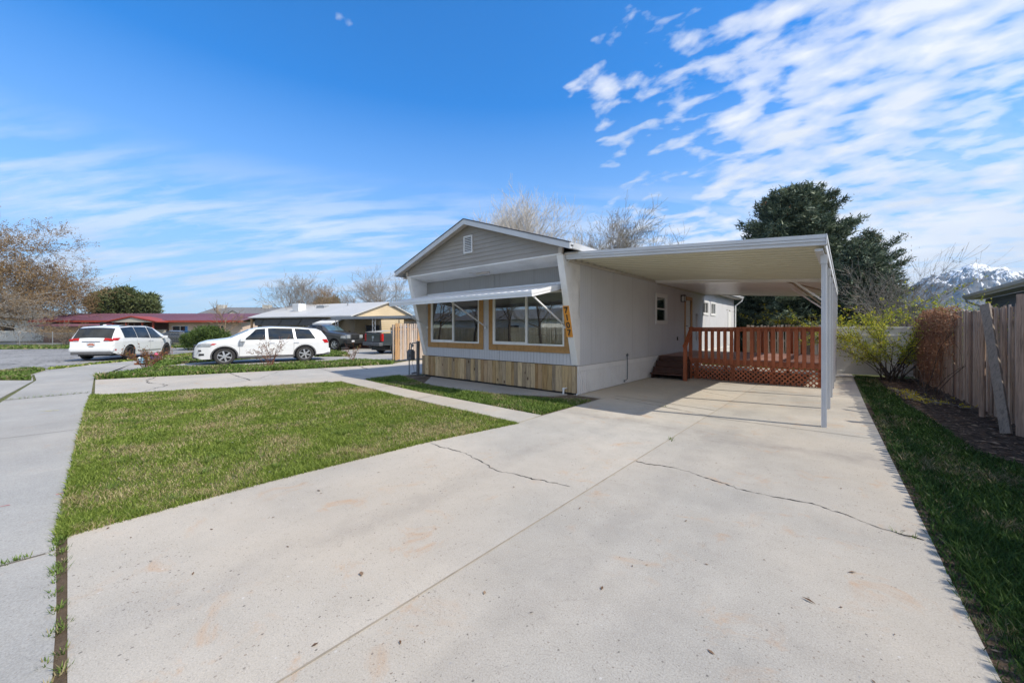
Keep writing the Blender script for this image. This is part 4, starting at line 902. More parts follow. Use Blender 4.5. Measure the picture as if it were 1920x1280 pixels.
for y, zb__, xt__ in ((12.70, 2.16, -1.05), (13.2, 2.04, -1.12), (14.9, 1.98, -1.3)):
    mb = MB(); mb.bar((-0.30, y, zb__), (xt__, y, cz(xt__)-0.06), 0.035, 0.045); mb.build('knee_brace', 'rust_frame' if y == 13.2 else 'carport_white', cp)
mb = MB(); mb.bar((-0.30, 13.6, 2.55), (-1.2, 12.72, cz(-1.2)-0.07), 0.03, 0.03); mb.build('knee_brace', 'rust_frame', cp)

# ================================================================== DECK
dk = empty('deck', (-2.4, 15.0, 0), 'reddish brown wooden deck with pickets and lattice under the carport', 'deck')
DX0, DX1, DY0, DY1, DZ = -3.72, -0.42, 12.95, 17.0, 0.67
mb = MB(); y = DY0-0.02
while y < DY1-0.05: mb.box(HX1+0.03 if y > 13.15 else DX0, DX1+0.02, y, y+0.135, DZ-0.03, DZ, r=random.Random(int(y*100)).random()); y += 0.14
mb.build('floor', 'deck_boards', dk)
mb = MB(); mb.box(DX0, DX1, DY0+0.005, DY0+0.04, DZ-0.18, DZ-0.032); mb.box(DX1-0.04, DX1, DY0+0.05, DY1, DZ-0.18, DZ-0.032)
mb.box(DX0, DX1-0.05, DY1-0.06, DY1-0.02, DZ-0.18, DZ-0.032)
for x in (-3.6, -2.6, -1.6, -0.55):
    mb.box(x, x+0.09, DY0+0.05, DY0+0.14, 0, DZ-0.033); mb.box(x, x+0.09, DY1-0.16, DY1-0.07, 0, DZ-0.033)
mb.box(HX1+0.03, DX0-0.0, 13.2, 13.24, DZ-0.18, DZ-0.032)
mb.build('frame', 'deck_stain', dk)
RZT = 1.61
mb = MB(); mb.box(DX0-0.03, DX1+0.03, DY0-0.10, DY0+0.04, RZT-0.038, RZT); mb.box(DX0, DX1, DY0-0.0, DY0+0.035, RZT-0.13, RZT-0.04)
mb.build('front_handrail', 'deck_stain', dk)
mb = MB(); mb.box(DX1-0.08, DX1+0.03, DY0+0.045, DY1+0.05, RZT-0.038, RZT+0.0); mb.box(DX1-0.035, DX1, DY0+0.045, DY1, RZT-0.13, RZT-0.04); mb.build('side_handrail', 'deck_stain', dk)
mb = MB(); mb.box(-3.3, DX1-0.09, DY1-0.04, DY1+0.08, RZT-0.038, RZT); mb.box(-3.3, DX1-0.09, DY1-0.01, DY1+0.025, RZT-0.13, RZT-0.04); mb.build('rear_handrail', 'deck_stain', dk)
pic = MB(); pic.box(-0.045, 0.045, -0.019, 0.019, 0.50, RZT-0.041, r=0.5); pic0 = None
def picket(x, y, rot=0, h=None):
    global pic0
    if pic0 is None:
        pic0 = pic.build('picket', 'deck_stain', dk, local=True)
        o = pic0
    else: o = pic0.copy(); COL.objects.link(o)
    o.location = (x-WL[dk.name][0], y-WL[dk.name][1], 0); o.rotation_euler = (0, 0, rot); return o
n = 18
for i in range(n):
    picket(DX0+0.29+i*(DX1-DX0-0.36)/(n-1), DY0-0.0215+0.0)
for i in range(10): picket(-3.25+i*(3.25+DX1-0.15)/9, DY1+0.047)
for i in range(16): picket(DX1+0.0215, DY0+0.3+i*0.235, R(90))
mb = MB(); mb.box(DX0-0.035, DX0+0.055, DY0-0.045, DY0+0.002, 0.0, RZT-0.04, r=.2); mb.box(DX1-0.06, DX1+0.02, DY0-0.045, DY0+0.002, 0.0, RZT-0.04, r=.4)
mb.build('corner_post', 'deck_stain', dk)
# lattice skirt: crossed laths clipped to the rectangle
def lattice(x0, x1, z0, z1, sp, w, y, t):
    m = MB(); h = z1-z0
    for s in (1, -1):
        c = x0-h
        while c < x1+h:
            a = [(c, z0), (c+h, z1)] if s == 1 else [(c+h, z0), (c, z1)]
            (xa, za), (xb, zb) = a
            def cl(xa, za, xb, zb):
                if xa > xb: xa, za, xb, zb = xb, zb, xa, za
                if xb <= x0 or xa >= x1: return None
                if xa < x0: za += (zb-za)*(x0-xa)/(xb-xa); xa = x0
                if xb > x1: zb = za+(zb-za)*(x1-xa)/(xb-xa); xb = x1
                return xa, za, xb, zb
            q = cl(xa, za, xb, zb)
            if q and math.hypot(q[2]-q[0], q[3]-q[1]) > 0.03:
                yy = y+(0 if s == 1 else t*1.05)
                m.bar((q[0], yy, q[1]), (q[2], yy, q[3]), t, w)
            c += sp
    return m
lat = lattice(DX0+0.06, DX1-0.02, 0.02, 0.60, 0.125, 0.036, DY0-0.012+0.045*0, 0.006)
for i, v in enumerate(lat.v): pass
lat.build('lattice', 'deck_stain', dk)
# stairs
mb = MB()
for i, z in enumerate((0.17, 0.34, 0.51)):
    y = 12.15+i*0.27
    mb.box(HX1+0.07, DX0+0.02-0.0, y, y+0.30, z-0.035, z, r=0.6)
    mb.box(HX1+0.11, DX0-0.04, y+0.24, y+0.265, z, z+0.13, r=0.1)
mb.box(HX1+0.05, DX0-0.0, 12.96, 13.17, DZ-0.035, DZ-0.001, r=0.5)
for x in (HX1+0.08, DX0-0.03): mb.extr([(x, 12.22, 0.0), (x, 13.1, 0.0), (x, 13.1, DZ-0.04), (x, 12.95, DZ-0.04), (x, 12.22, 0.13)], (0.03, 0, 0), r=0.2)
mb.box(HX1+0.12, DX0-0.04, 13.05, 13.08, 0.0, DZ-0.04, r=0)
mb.build('stairs', 'stair_stain', dk)
mb = MB(); mb.box(DX0+0.035, DX0+0.125, 12.10, 12.19, 0.0, 1.02, r=.3)
mb.build('newel_post', 'deck_stain', dk)
mb = MB(); mb.bar((DX0+0.08, 12.06, 1.02), (DX0+0.05, 12.90, RZT-0.0), 0.10, 0.04); mb.bar((DX0+0.08, 12.13, 0.96), (DX0+0.05, 12.90, RZT-0.09), 0.035, 0.10); mb.build('stair_handrail', 'deck_stain', dk)

# ================================================================== FENCES
def plank_fence(name, p0, p1, h, mat, label, cat='fence', pw=0.13, var=0.04, lean=0.02, posts=2.4, railside=1, seed=1, gap=0.012, base=0.03, group=None):
    rn = random.Random(seed); p0 = Vector((*p0, 0)); p1 = Vector((*p1, 0)); d = (p1-p0); L = d.length; d.normalize(); nrm = Vector((-d.y, d.x, 0))*railside
    root = empty(name, tuple((p0+p1)/2), label, cat, group)
    mb = MB(); s = 0.0
    while s < L:
        w = pw*rn.uniform(0.75, 1.15); hh = h+rn.uniform(-var, var); l = rn.uniform(-lean, lean); b = base+rn.uniform(0, 0.05); o = rn.uniform(-0.011, 0.011)
        a = p0+d*s; c = p0+d*(s+w)
        q = [a+nrm*(-0.012+o), c+nrm*(-0.012+o), c+nrm*(0.008+o), a+nrm*(0.008+o)]
        ear = rn.uniform(0, 0.02)
        mb.hexa([(v.x, v.y, b) for v in q], [(v.x+d.x*(l+(0.02 if i in (0, 3) else -0.02)), v.y+d.y*(l+(0.02 if i in (0, 3) else -0.02)), hh-(ear if i in (0, 3) else 0)) for i, v in enumerate(q)], r=rn.random()); s += w+gap*rn.uniform(0.2, 1.6)
    mb.build('planks', mat, root)
    mb = MB()
    for z in (0.35, h*0.55, h-0.28): mb.bar(p0+nrm*0.035+Vector((0, 0, z)), p1+nrm*0.035+Vector((0, 0, z)), 0.04, 0.085, r=.5)
    mb.build('rail', mat, root)
    n = max(1, int(L/posts))
    for i in range(n+1):
        c = p0+d*(L*i/n)+nrm*0.11; mb = MB(); mb.box(c.x-0.045, c.x+0.045, c.y-0.045, c.y+0.045, -0.02, h+rn.uniform(-0.1, 0.06), r=rn.random()); mb.build('post', mat, root)
    return root
plank_fence('plank_fence', (2.45, -0.6), (1.64, 17.6), 1.93, 'fence_weathered', 'tall weathered brown plank fence along the right side of the driveway', pw=0.10, var=0.035, lean=0.02, railside=-1, seed=4, gap=0.0035)
# post and boards propped against the fence
mb = MB(); mb.tube([(1.83, 10.62, 0.0), (1.84, 10.60, 1.93)], 0.04, 10); tag(mb.build('fence_pole', 'fence_weathered'), 'round weathered pole standing against the plank fence', 'pole')
mb = MB(); mb.bar((1.70, 9.80, 0.02), (1.83, 10.62, 2.02), 0.04, 0.145, up=(1, 0, 0)); mb2 = mb
mb = MB(); mb.bar((1.80, 9.10, 0.0), (1.80, 10.25, 1.97), 0.115, 0.04, up=(0.75, 1, 0)); tag(mb.build('loose_board', 'grey_plank'), 'long grey board leaning diagonally against the plank fence', 'board')
mb = MB(); mb.bar((1.93, 9.02, 0.0), (1.94, 9.05, 2.06), 0.13, 0.04, up=(1, 0.7, 0)); tag(mb.build('upright_board', 'fence_weathered'), 'tall upright board standing against the plank fence at the right edge', 'board')
plank_fence('plank_fence', (-4.0, 24.0), (2.1, 24.0), 1.75, 'fence_weathered', 'grey plank fence across the back yard behind the deck', pw=0.14, seed=5, railside=1)
plank_fence('plank_fence', (-16.5, 10.38), (-17.15, 24.0), 1.83, 'fence_pinkish', 'pale new plank fence left of the mobile home beside the gas meter', pw=0.14, seed=6, railside=1, gap=0.006, var=0.015, lean=0.006)
# white vinyl fence at the end of the drive
vf = empty('vinyl_fence', (0.9, 17.4, 0), 'white vinyl privacy fence at the end of the driveway', 'fence')
va, vb = Vector((-0.62, 17.0, 0)), Vector((1.72, 17.7, 0)); vd = (vb-va).normalized(); vn = Vector((-vd.y, vd.x, 0)); L = (vb-va).length
mb = MB(); s = 0
while s < L-0.02:
    mb.bar(va+vd*(s+0.078)+Vector((0, 0, 0.06)), va+vd*(s+0.078)+Vector((0, 0, 1.60)), 0.152, 0.03, up=tuple(vn)); s += 0.156
mb.build('panel', 'vinyl_white', vf)
mb = MB()
for z, h in ((0.10, 0.12), (1.34, 0.05), (1.60, 0.07)): mb.bar(va+Vector((0, 0, z)), vb+Vector((0, 0, z)), 0.06, h)
mb.build('rail', 'vinyl_white', vf)
for p in (va, vb):
    mb = MB(); mb.box(p.x-0.065, p.x+0.065, p.y-0.065, p.y+0.065, -0.02, 1.66); mb.box(p.x-0.075, p.x+0.075, p.y-0.075, p.y+0.075, 1.661, 1.70); mb.build('post', 'vinyl_white', vf)
mb = MB(); mb.bar((-0.45, 16.75, 0.05), (0.25, 16.6, 0.03), 0.12, 0.03); mb.bar((-0.3, 16.55, 0.02), (0.12, 16.72, 0.02), 0.10, 0.02); tag(mb.build('vinyl_offcut', 'vinyl_white'), 'loose white vinyl slats lying at the foot of the vinyl fence', 'slats')
# ================================================================== VEHICLES
def vehicle(name, label, loc, rz, S, paint):
    root = empty(name, (*loc, 0), label, S.get('cat', 'car'), None, rz)
    def I(key, x): a = S[key]; return float(np.interp(x, [p[0] for p in a], [p[1] for p in a]))
    wr = S['wr']; L0 = S['top'][0][0]; L1 = S['top'][-1][0]; AR = S.get('arch', wr+0.065); zc = wr
    def low(x):
        z = I('low', x)
        for xc in S['wx']:
            if abs(x-xc) < AR: z = max(z, zc+math.sqrt(AR*AR-(x-xc)**2))
        return z
    def ys(x, z):
        w = I('wid', x); zb = I('belt', x); rw = min(I('roofw', x), w*0.97); ze = max(I('top', x)-S.get('crown', 0.05), zb+0.004)
        if z <= zb:
            u = max(0, min(1, (z-0.25)/max(0.05, zb-0.25)))
            return w*(0.935+0.065*math.sin(math.pi*min(1, u*1.25)*0.5)-0.012*u)+S.get('crease', 0.012)*math.exp(-((z-zb+0.16)/0.05)**2)
        u = min(1, (z-zb)/(ze-zb)); return w*0.988+(rw-w*0.988)*u+0.018*math.sin(math.pi*u)
    xs = set(np.linspace(L0, L1, 84).tolist()) | {p[0] for p in S['top']}
    for xc in S['wx']:
        for t in np.linspace(0, math.pi, 19): xs.add(xc+AR*math.cos(t))
    xs = sorted(x for x in xs if L0 <= x <= L1); xs2 = [xs[0]]
    for x in xs[1:]:
        if x-xs2[-1] > 0.004: xs2.append(x)
    xs = xs2; rows = None; vs = []
    for x in xs:
        zl, zb, zt = low(x), I('belt', x), I('top', x); ze = max(zt-S.get('crown', 0.05), zb+0.004); rw = min(I('roofw', x), I('wid', x)*0.97)
        zl = min(zl, zb-0.03); h = []
        for t in (0, .12, .25, .4, .55, .7, .8, .88, .95, 1): z = zl+(zb-zl)*t; h.append((ys(x, z), z))
        for t in (.03, .35, .7, 1): z = zb+(ze-zb)*t; h.append((ys(x, z), z))
        for t in (.93, .75, .4): h.append((rw*t, ze+(zt-ze)*(1-t*t)**0.8))
        full = h+[(0, zt)]+[(-y, z) for y, z in reversed(h)]
        rows = len(full); vs += [(x, y, z) for y, z in full]
    fs = [(i*rows+j, (i+1)*rows+j, (i+1)*rows+j+1, i*rows+j+1) for i in range(len(xs)-1) for j in range(rows-1)]
    fs += [tuple(range(rows)), tuple((len(xs)-1)*rows+j for j in range(rows-1, -1, -1))]
    mb = MB(); mb.add(vs, fs); body = mb.build('body', paint, root, local=True, smooth='auto')
    def P(n, mb, mat, par=root, **k): return mb.build(n, mat, par, local=True, **k)
    def spanel(m, sd, xb0, xb1, xt0, xt1, z0, z1, off=0.012, n=10, k=4, follow=False):
        b = []; f = []
        for i in range(n+1):
            for j in range(k+1):
                u, v = i/n, j/k; xb = xb0+(xb1-xb0)*u; xt = xt0+(xt1-xt0)*u; x = xb+(xt-xb)*v
                if follow: zt_ = I('top', x)-S.get('crown', 0.05)-z1; zb_ = I('belt', x)+z0
                else: zb_, zt_ = z0, z1
                z = zb_+(max(zt_, zb_+0.002)-zb_)*v; b.append((x, sd*(ys(x, z)+off), z))
        for i in range(n):
            for j in range(k): a = i*(k+1)+j; f.append((a, a+k+1, a+k+2, a+1))
        m.add(b, f)
    def tpanel(m, x0, x1, y0, y1, off=0.012, n=8, k=8, frac=True):
        b = []; f = []
        for i in range(n+1):
            x = x0+(x1-x0)*i/n; rw = min(I('roofw', x), I('wid', x)*.97); zt = I('top', x); ze = max(zt-S.get('crown', 0.05), I('belt', x)+0.004); e = 0.01
            dz = (I('top', x+e)-I('top', x-e))/(2*e); nn = math.hypot(1, dz)
            for j in range(k+1):
                t = y0+(y1-y0)*j/k; y = t*rw; z = ze+(zt-ze)*(1-min(1, t*t))**0.8
                b.append((x-dz/nn*off, y, z+off/nn))
        for i in range(n):
            for j in range(k): a = i*(k+1)+j; f.append((a, a+k+1, a+k+2, a+1))
        m.add(b, f)
    # under body
    m = MB(); w = max(p[1] for p in S['wid']); m.box(L0+0.25, L1-0.3, -(w-0.3), w-0.3, 0.22, 0.62); m.box(L0+0.12, L1-0.15, -(w-0.14), w-0.14, 0.60, 0.66)
    P('underbody', m, 'car_black_trim')
    for (x0, x1, fr) in S['shields']:
        m = MB(); tpanel(m, x0, x1, -fr, fr); P('windscreen', m, S.get('shieldmat', 'car_glass'), smooth='auto')
    for (a, b, c, d) in S['sideglass']:
        for sd in (1, -1): m = MB(); spanel(m, sd, a, b, c, d, 0.02, 0.035, follow=True); P('side_window', m, 'car_glass')
    # wheels
    for xc in S['wx']:
        for sd in (1, -1):
            m = MB(); yo = w-0.02; tw = 0.225
            m.lathe((xc, sd*yo, wr), [(wr*0.66, -sd*0.015), (wr*0.72, 0.0), (wr*0.93, 0.0), (wr*0.985, -sd*0.025), (wr, -sd*0.06), (wr, -sd*(tw-0.04)), (wr*0.95, -sd*tw), (wr*0.6, -sd*tw)], 30, 'y')
            ty = P('wheel', m, 'tyre', smooth='auto')
            m = MB(); m.lathe((xc, sd*yo, wr), [(wr*0.67, -sd*0.012), (wr*0.64, -sd*0.012), (wr*0.60, -sd*0.05), (wr*0.6, -sd*0.10)], 30, 'y')
            ns = S.get('spokes', 6)
            for q in range(ns):
                t = 2*math.pi*q/ns+0.3; c_, s_ = math.cos(t), math.sin(t); ww = 0.06 if ns < 8 else 0.03
                for (dw,) in (((-0.0),),) if False else ((0.0,),):
                    p0 = (xc+c_*0.04, sd*(yo-0.012), wr+s_*0.04); p1 = (xc+c_*wr*0.62, sd*(yo-0.02), wr+s_*wr*0.62)
                    m.bar(p0, p1, 0.022, ww, up=(-s_, 0, c_))
            m.lathe((xc, sd*yo, wr), [(0.0, -sd*0.0), (0.045, -sd*0.0), (0.06, -sd*0.02), (0.06, -sd*0.05)], 16, 'y')
            P('rim', m, S.get('rim', 'alloy'), ty)
            m = MB(); m.lathe((xc, sd*(yo-0.09), wr), [(0.0, 0.0), (wr*0.6, 0.0)], 20, 'y'); P('brake_disc', m, 'car_black_trim', ty)
    return root, body, I, ys, P, spanel, tpanel
def arch_trim(P, S, ys, mat, wdt=0.05):
    for xc in S['wx']:
        for sd in (1, -1):
            m = MB(); AR = S.get('arch', S['wr']+0.065); b = []; f = []; n = 22
            for i in range(n+1):
                t = math.pi*(-0.06+1.12*i/n)
                for (rr, o) in ((AR-0.012, -0.03), (AR-0.012, 0.014), (AR+wdt, 0.012), (AR+wdt, -0.004)):
                    x = xc+rr*math.cos(t); z = S['wr']+rr*math.sin(t); b.append((x, sd*(ys(x, max(z, 0.3))+o), z))
            for i in range(n):
                for j in range(3): a = i*4+j; f.append((a, a+4, a+5, a+1))
            m.add(b, f); P('arch_trim', m, mat)
# ---- white crossover, seen from its left side
S = dict(wr=0.36, wx=(-1.42, 1.47), top=[(-2.44, 0.66), (-2.42, 0.95), (-2.33, 1.20), (-2.12, 1.50), (-1.95, 1.585), (-1.2, 1.66), (-0.2, 1.685), (0.35, 1.64), (0.62, 1.56), (1.28, 1.20), (1.40, 1.165), (2.05, 1.07), (2.32, 0.96), (2.42, 0.80), (2.45, 0.58)],
         belt=[(-2.44, 0.64), (-2.42, 0.92), (-2.3, 1.08), (-1.5, 1.075), (0.6, 1.05), (1.28, 1.06), (1.40, 1.08), (2.05, 1.0), (2.3, 0.89), (2.42, 0.74), (2.45, 0.54)],
         wid=[(-2.44, 0.70), (-2.36, 0.83), (-2.0, 0.905), (-1.4, 0.925), (1.5, 0.925), (1.95, 0.89), (2.25, 0.78), (2.4, 0.62), (2.45, 0.52)],
         roofw=[(-2.44, 0.66), (-2.3, 0.70), (-2.05, 0.64), (-1.6, 0.645), (0.35, 0.64), (0.9, 0.72), (1.4, 0.83), (2.05, 0.80), (2.3, 0.68), (2.45, 0.48)],
         low=[(-2.44, 0.42), (-2.2, 0.34), (-1.6, 0.30), (1.7, 0.27), (2.2, 0.25), (2.45, 0.36)],
         shields=[(0.66, 1.28, 0.92), (-2.30, -2.14, 0.85)], shieldmat='windshield',
         sideglass=[(0.08, 0.88, 0.08, 0.42), (-0.98, 0.0, -0.93, 0.0), (-1.86, -1.08, -1.62, -1.02)], spokes=6)
fr_, rr_ = Vector(G(422, 683.5)), Vector(G(572, 676.8))
hd = math.atan2((fr_-rr_).y, (fr_-rr_).x); hd0 = hd
mid = (fr_+rr_)/2
nl = Vector((-math.sin(hd), math.cos(hd)))     # vehicle's left
side = 1 if (Vector((0, 0))-mid).dot(nl) > 0 else -1
c = mid-nl*side*0.9-Vector((math.cos(hd), math.sin(hd)))*0.02
suv, body, I, ys, P, sp, tp = vehicle('crossover_car', 'white crossover parked side-on on the neighbouring driveway', (c.x, c.y), hd, S, 'paint_white')
suv.scale = (1.085, 1.0, 1.0)
arch_trim(P, S, ys, 'dark_grey', 0.035)
for sd in (1, -1):
    m = MB(); sp(m, sd, -1.0, 1.05, -1.0, 1.05, 0.26, 0.345, 0.010, 12, 2); P('sill_trim', m, 'dark_grey')
    m = MB(); sp(m, sd, 1.93, 2.36, 1.80, 2.30, 0.79, 0.925, 0.010, 8, 3); hl = P('headlight', m, 'clear_lens')
    m = MB(); sp(m, sd, 1.80, 1.93, 1.72, 1.86, 0.87, 0.93, 0.013, 3, 1); P('side_marker', m, 'red_lens', hl)
    m = MB(); sp(m, sd, -2.41, -2.22, -2.38, -2.12, 0.88, 1.06, 0.012, 5, 3); P('tail_light', m, 'red_lens')
    m = MB(); sp(m, sd, 2.12, 2.30, 2.12, 2.28, 0.42, 0.50, 0.010, 4, 2); P('fog_light', m, 'car_black_trim')
    m = MB(); m.box(0.78, 0.96, sd*0.93, sd*1.13, 1.00, 1.17); m.bar((0.82, sd*0.88, 1.03), (0.86, sd*0.97, 1.06), 0.05, 0.04); P('door_mirror', m, 'paint_white', bevel=0.04)
    for x in (-0.17, -1.08): m = MB(); sp(m, sd, x-0.10, x+0.10, x-0.10, x+0.10, 0.91, 0.935, 0.03, 4, 1); P('door_handle', m, 'alloy')
    m = MB()
    for x, zt_ in ((0.98, 1.0), (0.04, 1.06), (-0.98, 1.06)): sp(m, sd, x-0.004, x+0.004, x-0.004, x+0.004, 0.36, zt_, 0.003, 1, 8)
    P('door_seam', m, 'dark_grey')
    m = MB(); sp(m, sd, -0.02, 0.06, -0.02, 0.06, 0.01, 0.02, 0.016, 2, 5, follow=True); sp(m, sd, -1.07, -0.99, -1.02, -0.94, 0.01, 0.02, 0.016, 2, 5, follow=True); P('window_pillar', m, 'alloy')
    m = MB(); m.bar((-1.75, sd*0.60, 1.645), (0.1, sd*0.60, 1.705), 0.03, 0.025); P('roof_rail', m, 'dark_grey')
m = MB(); m.box(2.36, 2.462, -0.42, 0.42, 0.64, 0.86); P('grille', m, 'car_black_trim', bevel=0.02)
m = MB(); m.box(2.3, 2.50, -0.46, 0.46, 0.27, 0.44); m.box(2.44, 2.51, -0.16, 0.16, 0.44, 0.56); P('front_bumper', m, 'dark_grey', bevel=0.03)
m = MB(); m.box(-2.50, -2.30, -0.72, 0.72, 0.36, 0.60); P('rear_bumper', m, 'paint_white', bevel=0.04)
m = MB(); m.box(-2.47, -2.15, -0.74, 0.74, 0.28, 0.40); P('bumper_trim', m, 'dark_grey', bevel=0.02)
# ---- white minivan seen from behind
S = dict(wr=0.355, wx=(-1.55, 1.50), cat='minivan', top=[(-2.60, 0.62), (-2.59, 0.98), (-2.50, 1.16), (-2.22, 1.60), (-2.0, 1.70), (-1.2, 1.765), (0.1, 1.76), (0.6, 1.68), (1.65, 1.15), (1.8, 1.09), (2.2, 0.97), (2.45, 0.82), (2.55, 0.66), (2.58, 0.5)],
         belt=[(-2.60, 0.6), (-2.59, 0.95), (-2.45, 1.08), (-1.5, 1.10), (0.8, 1.02), (1.65, 1.02), (2.2, 0.88), (2.45, 0.74), (2.55, 0.6), (2.58, 0.46)],
         wid=[(-2.60, 0.84), (-2.5, 0.90), (-2.1, 0.965), (-1.5, 0.99), (1.4, 0.99), (1.9, 0.93), (2.3, 0.80), (2.5, 0.62), (2.58, 0.5)],
         roofw=[(-2.60, 0.82), (-2.4, 0.78), (-2.1, 0.74), (-1.6, 0.74), (0.5, 0.72), (1.1, 0.78), (1.8, 0.84), (2.3, 0.70), (2.58, 0.45)],
         low=[(-2.60, 0.40), (-2.3, 0.30), (-1.8, 0.26), (1.7, 0.22), (2.2, 0.22), (2.58, 0.34)],
         shields=[(0.66, 1.6, 0.92), (-2.515, -2.18, 0.97)],
         sideglass=[(0.02, 1.15, 0.02, 0.55), (-1.02, -0.04, -1.02, -0.04), (-1.95, -1.06, -1.95, -1.06)], spokes=10, rim='car_black_trim')
fr_, rr_ = Vector(G(313, 665.5)), Vector(G(246, 672.5)); hd = math.atan2((fr_-rr_).y, (fr_-rr_).x); mid = (fr_+rr_)/2; nl = Vector((-math.sin(hd), math.cos(hd)))
side = 1 if (-mid).dot(nl) > 0 else -1; c = mid-nl*side*0.97
van, body, I, ys, P, sp, tp = vehicle('minivan', 'white minivan parked on the road, its back with red lamps to the camera', (c.x, c.y), hd, S, 'paint_white')
for sd in (1, -1):
    m = MB(); sp(m, sd, -2.59, -2.34, -2.50, -2.20, 0.99, 1.12, 0.012, 5, 3); tp(m, -2.575, -2.52, sd*0.62, sd*0.99, 0.016, 3, 5); m.box(-2.61, -2.56, sd*0.50, sd*0.86, 0.965, 1.05); tl = P('tail_light', m, 'red_lens')
    m = MB(); m.box(-2.616, -2.604, sd*0.52, sd*0.70, 0.97, 0.99); P('reverse_light', m, 'clear_lens', tl)
    m = MB(); m.box(1.02, 1.18, sd*0.98, sd*1.2, 1.02, 1.18); m.bar((1.05, sd*0.92, 1.03), (1.1, sd*1.02, 1.07), 0.05, 0.04); P('door_mirror', m, 'paint_white', bevel=0.04)
    for x in (-0.12, 0.12): m = MB(); sp(m, sd, x-0.08, x+0.08, x-0.08, x+0.08, 0.90, 0.925, 0.03, 3, 1); P('door_handle', m, 'alloy')
    m = MB(); sp(m, sd, -0.95, 0.95, -0.95, 0.95, 0.385, 0.43, 0.02, 10, 1); P('side_moulding', m, 'alloy')
    m = MB()
    for x in (1.02, 0.0, -1.05): sp(m, sd, x-0.004, x+0.004, x-0.004, x+0.004, 0.32, 1.0, 0.003, 1, 8)
    P('door_seam', m, 'dark_grey')
    m = MB(); m.bar((-1.8, sd*0.66, 1.715), (0.35, sd*0.66, 1.765), 0.035, 0.035); P('roof_rail', m, 'car_black_trim')
    m = MB(); sp(m, sd, 2.0, 2.36, 1.85, 2.3, 0.70, 0.83, 0.01, 6, 2); P('headlight', m, 'clear_lens')
    m = MB(); sp(m, sd, -2.50, -2.40, -2.50, -2.40, 0.50, 0.56, 0.012, 3, 1); P('reflector', m, 'red_lens')
m = MB(); m.box(-2.66, -2.3, -0.88, 0.88, 0.42, 0.66); P('rear_bumper', m, 'paint_white', bevel=0.07)
m = MB(); m.box(-2.645, -2.3, -0.80, 0.80, 0.30, 0.43); P('bumper_trim', m, 'dark_grey', bevel=0.03)
m = MB(); m.box(-2.615, -2.58, -0.36, 0.36, 0.93, 0.965); P('chrome_strip', m, 'chrome', bevel=0.008)
m = MB(); m.box(-2.618, -2.60, -0.155, 0.155, 0.76, 0.90); pl = P('licence_plate', m, 'plate_white')
m = MB()
for i in range(9):
    t = math.pi*i/8; m.bar((-2.621, 0.10*math.cos(t), 0.775+0.07*math.sin(t)), (-2.621, 0.10*math.cos(t+0.4), 0.775+0.07*math.sin(t+0.4)), 0.004, 0.03, up=(0, 0, 1))
m.box(-2.622, -2.619, -0.14, 0.14, 0.765, 0.80); P('plate_arch', m, 'orange_lens', pl)
m = MB(); m.box(-2.625, -2.60, -0.09, 0.09, 0.68, 0.70); P('badge_strip', m, 'dark_grey')
m = MB(); m.lathe((-1.75, 0, 1.735), [(0.09, 0), (0.05, 0.05), (0.0, 0.06)], 10); P('roof_antenna', m, 'paint_white')
# ---- charcoal pickup
S = dict(wr=0.40, wx=(-1.85, 1.75), cat='pickup', arch=0.50, top=[(-2.9, 0.95), (-2.88, 1.35), (-1.02, 1.36), (-1.0, 1.42), (-0.85, 1.86), (-0.5, 1.92), (0.35, 1.90), (0.55, 1.84), (1.12, 1.44), (1.25, 1.40), (2.3, 1.30), (2.62, 1.20), (2.78, 1.02), (2.82, 0.7)],
         belt=[(-2.9, 0.93), (-2.88, 1.32), (-1.0, 1.33), (1.1, 1.28), (1.3, 1.30), (2.3, 1.18), (2.62, 1.06), (2.78, 0.9), (2.82, 0.66)],
         wid=[(-2.9, 0.95), (-2.8, 0.98), (2.1, 1.0), (2.5, 0.95), (2.75, 0.86), (2.82, 0.80)],
         roofw=[(-2.9, 0.93), (-1.0, 0.94), (-0.8, 0.76), (0.4, 0.76), (1.2, 0.88), (2.3, 0.86), (2.82, 0.74)],
         low=[(-2.9, 0.62), (-2.5, 0.5), (2.2, 0.44), (2.82, 0.52)], shields=[(0.60, 1.10, 0.93)], shieldmat='windshield',
         sideglass=[(0.05, 0.85, 0.05, 0.45), (-0.85, -0.03, -0.80, -0.03)], spokes=6, rim='alloy')
hdv = Vector((CA, SA))*0.955-Vector((-SA, CA))*0.30; hd = math.atan2(hdv.y, hdv.x); hv = hdv.normalized(); nl = Vector((-hv.y, hv.x))
fw = Vector(G(627, 656)); c = fw-hv*1.75+nl*0.95
ram, body, I, ys, P, sp, tp = vehicle('pickup_truck', 'charcoal pickup facing right behind the white crossover', (c.x, c.y), hd, S, 'paint_charcoal')
arch_trim(P, S, ys, 'paint_charcoal', 0.03)
m = MB(); m.box(2.70, 2.86, -0.46, 0.46, 0.82, 1.16); gr = P('grille', m, 'paint_charcoal', bevel=0.04)
m = MB(); m.box(2.84, 2.875, -0.40, -0.03, 0.86, 0.97); m.box(2.84, 2.875, 0.03, 0.40, 0.86, 0.97); m.box(2.84, 2.875, -0.40, -0.03, 1.01, 1.12); m.box(2.84, 2.875, 0.03, 0.40, 1.01, 1.12); P('grille_mesh', m, 'car_black_trim', gr)
m = MB(); m.box(2.55, 2.96, -0.97, 0.97, 0.48, 0.78); P('front_bumper', m, 'car_black_trim', bevel=0.05)
m = MB(); m.box(2.965, 2.975, -0.55, -0.25, 0.60, 0.72); P('licence_plate', m, 'plate_white')
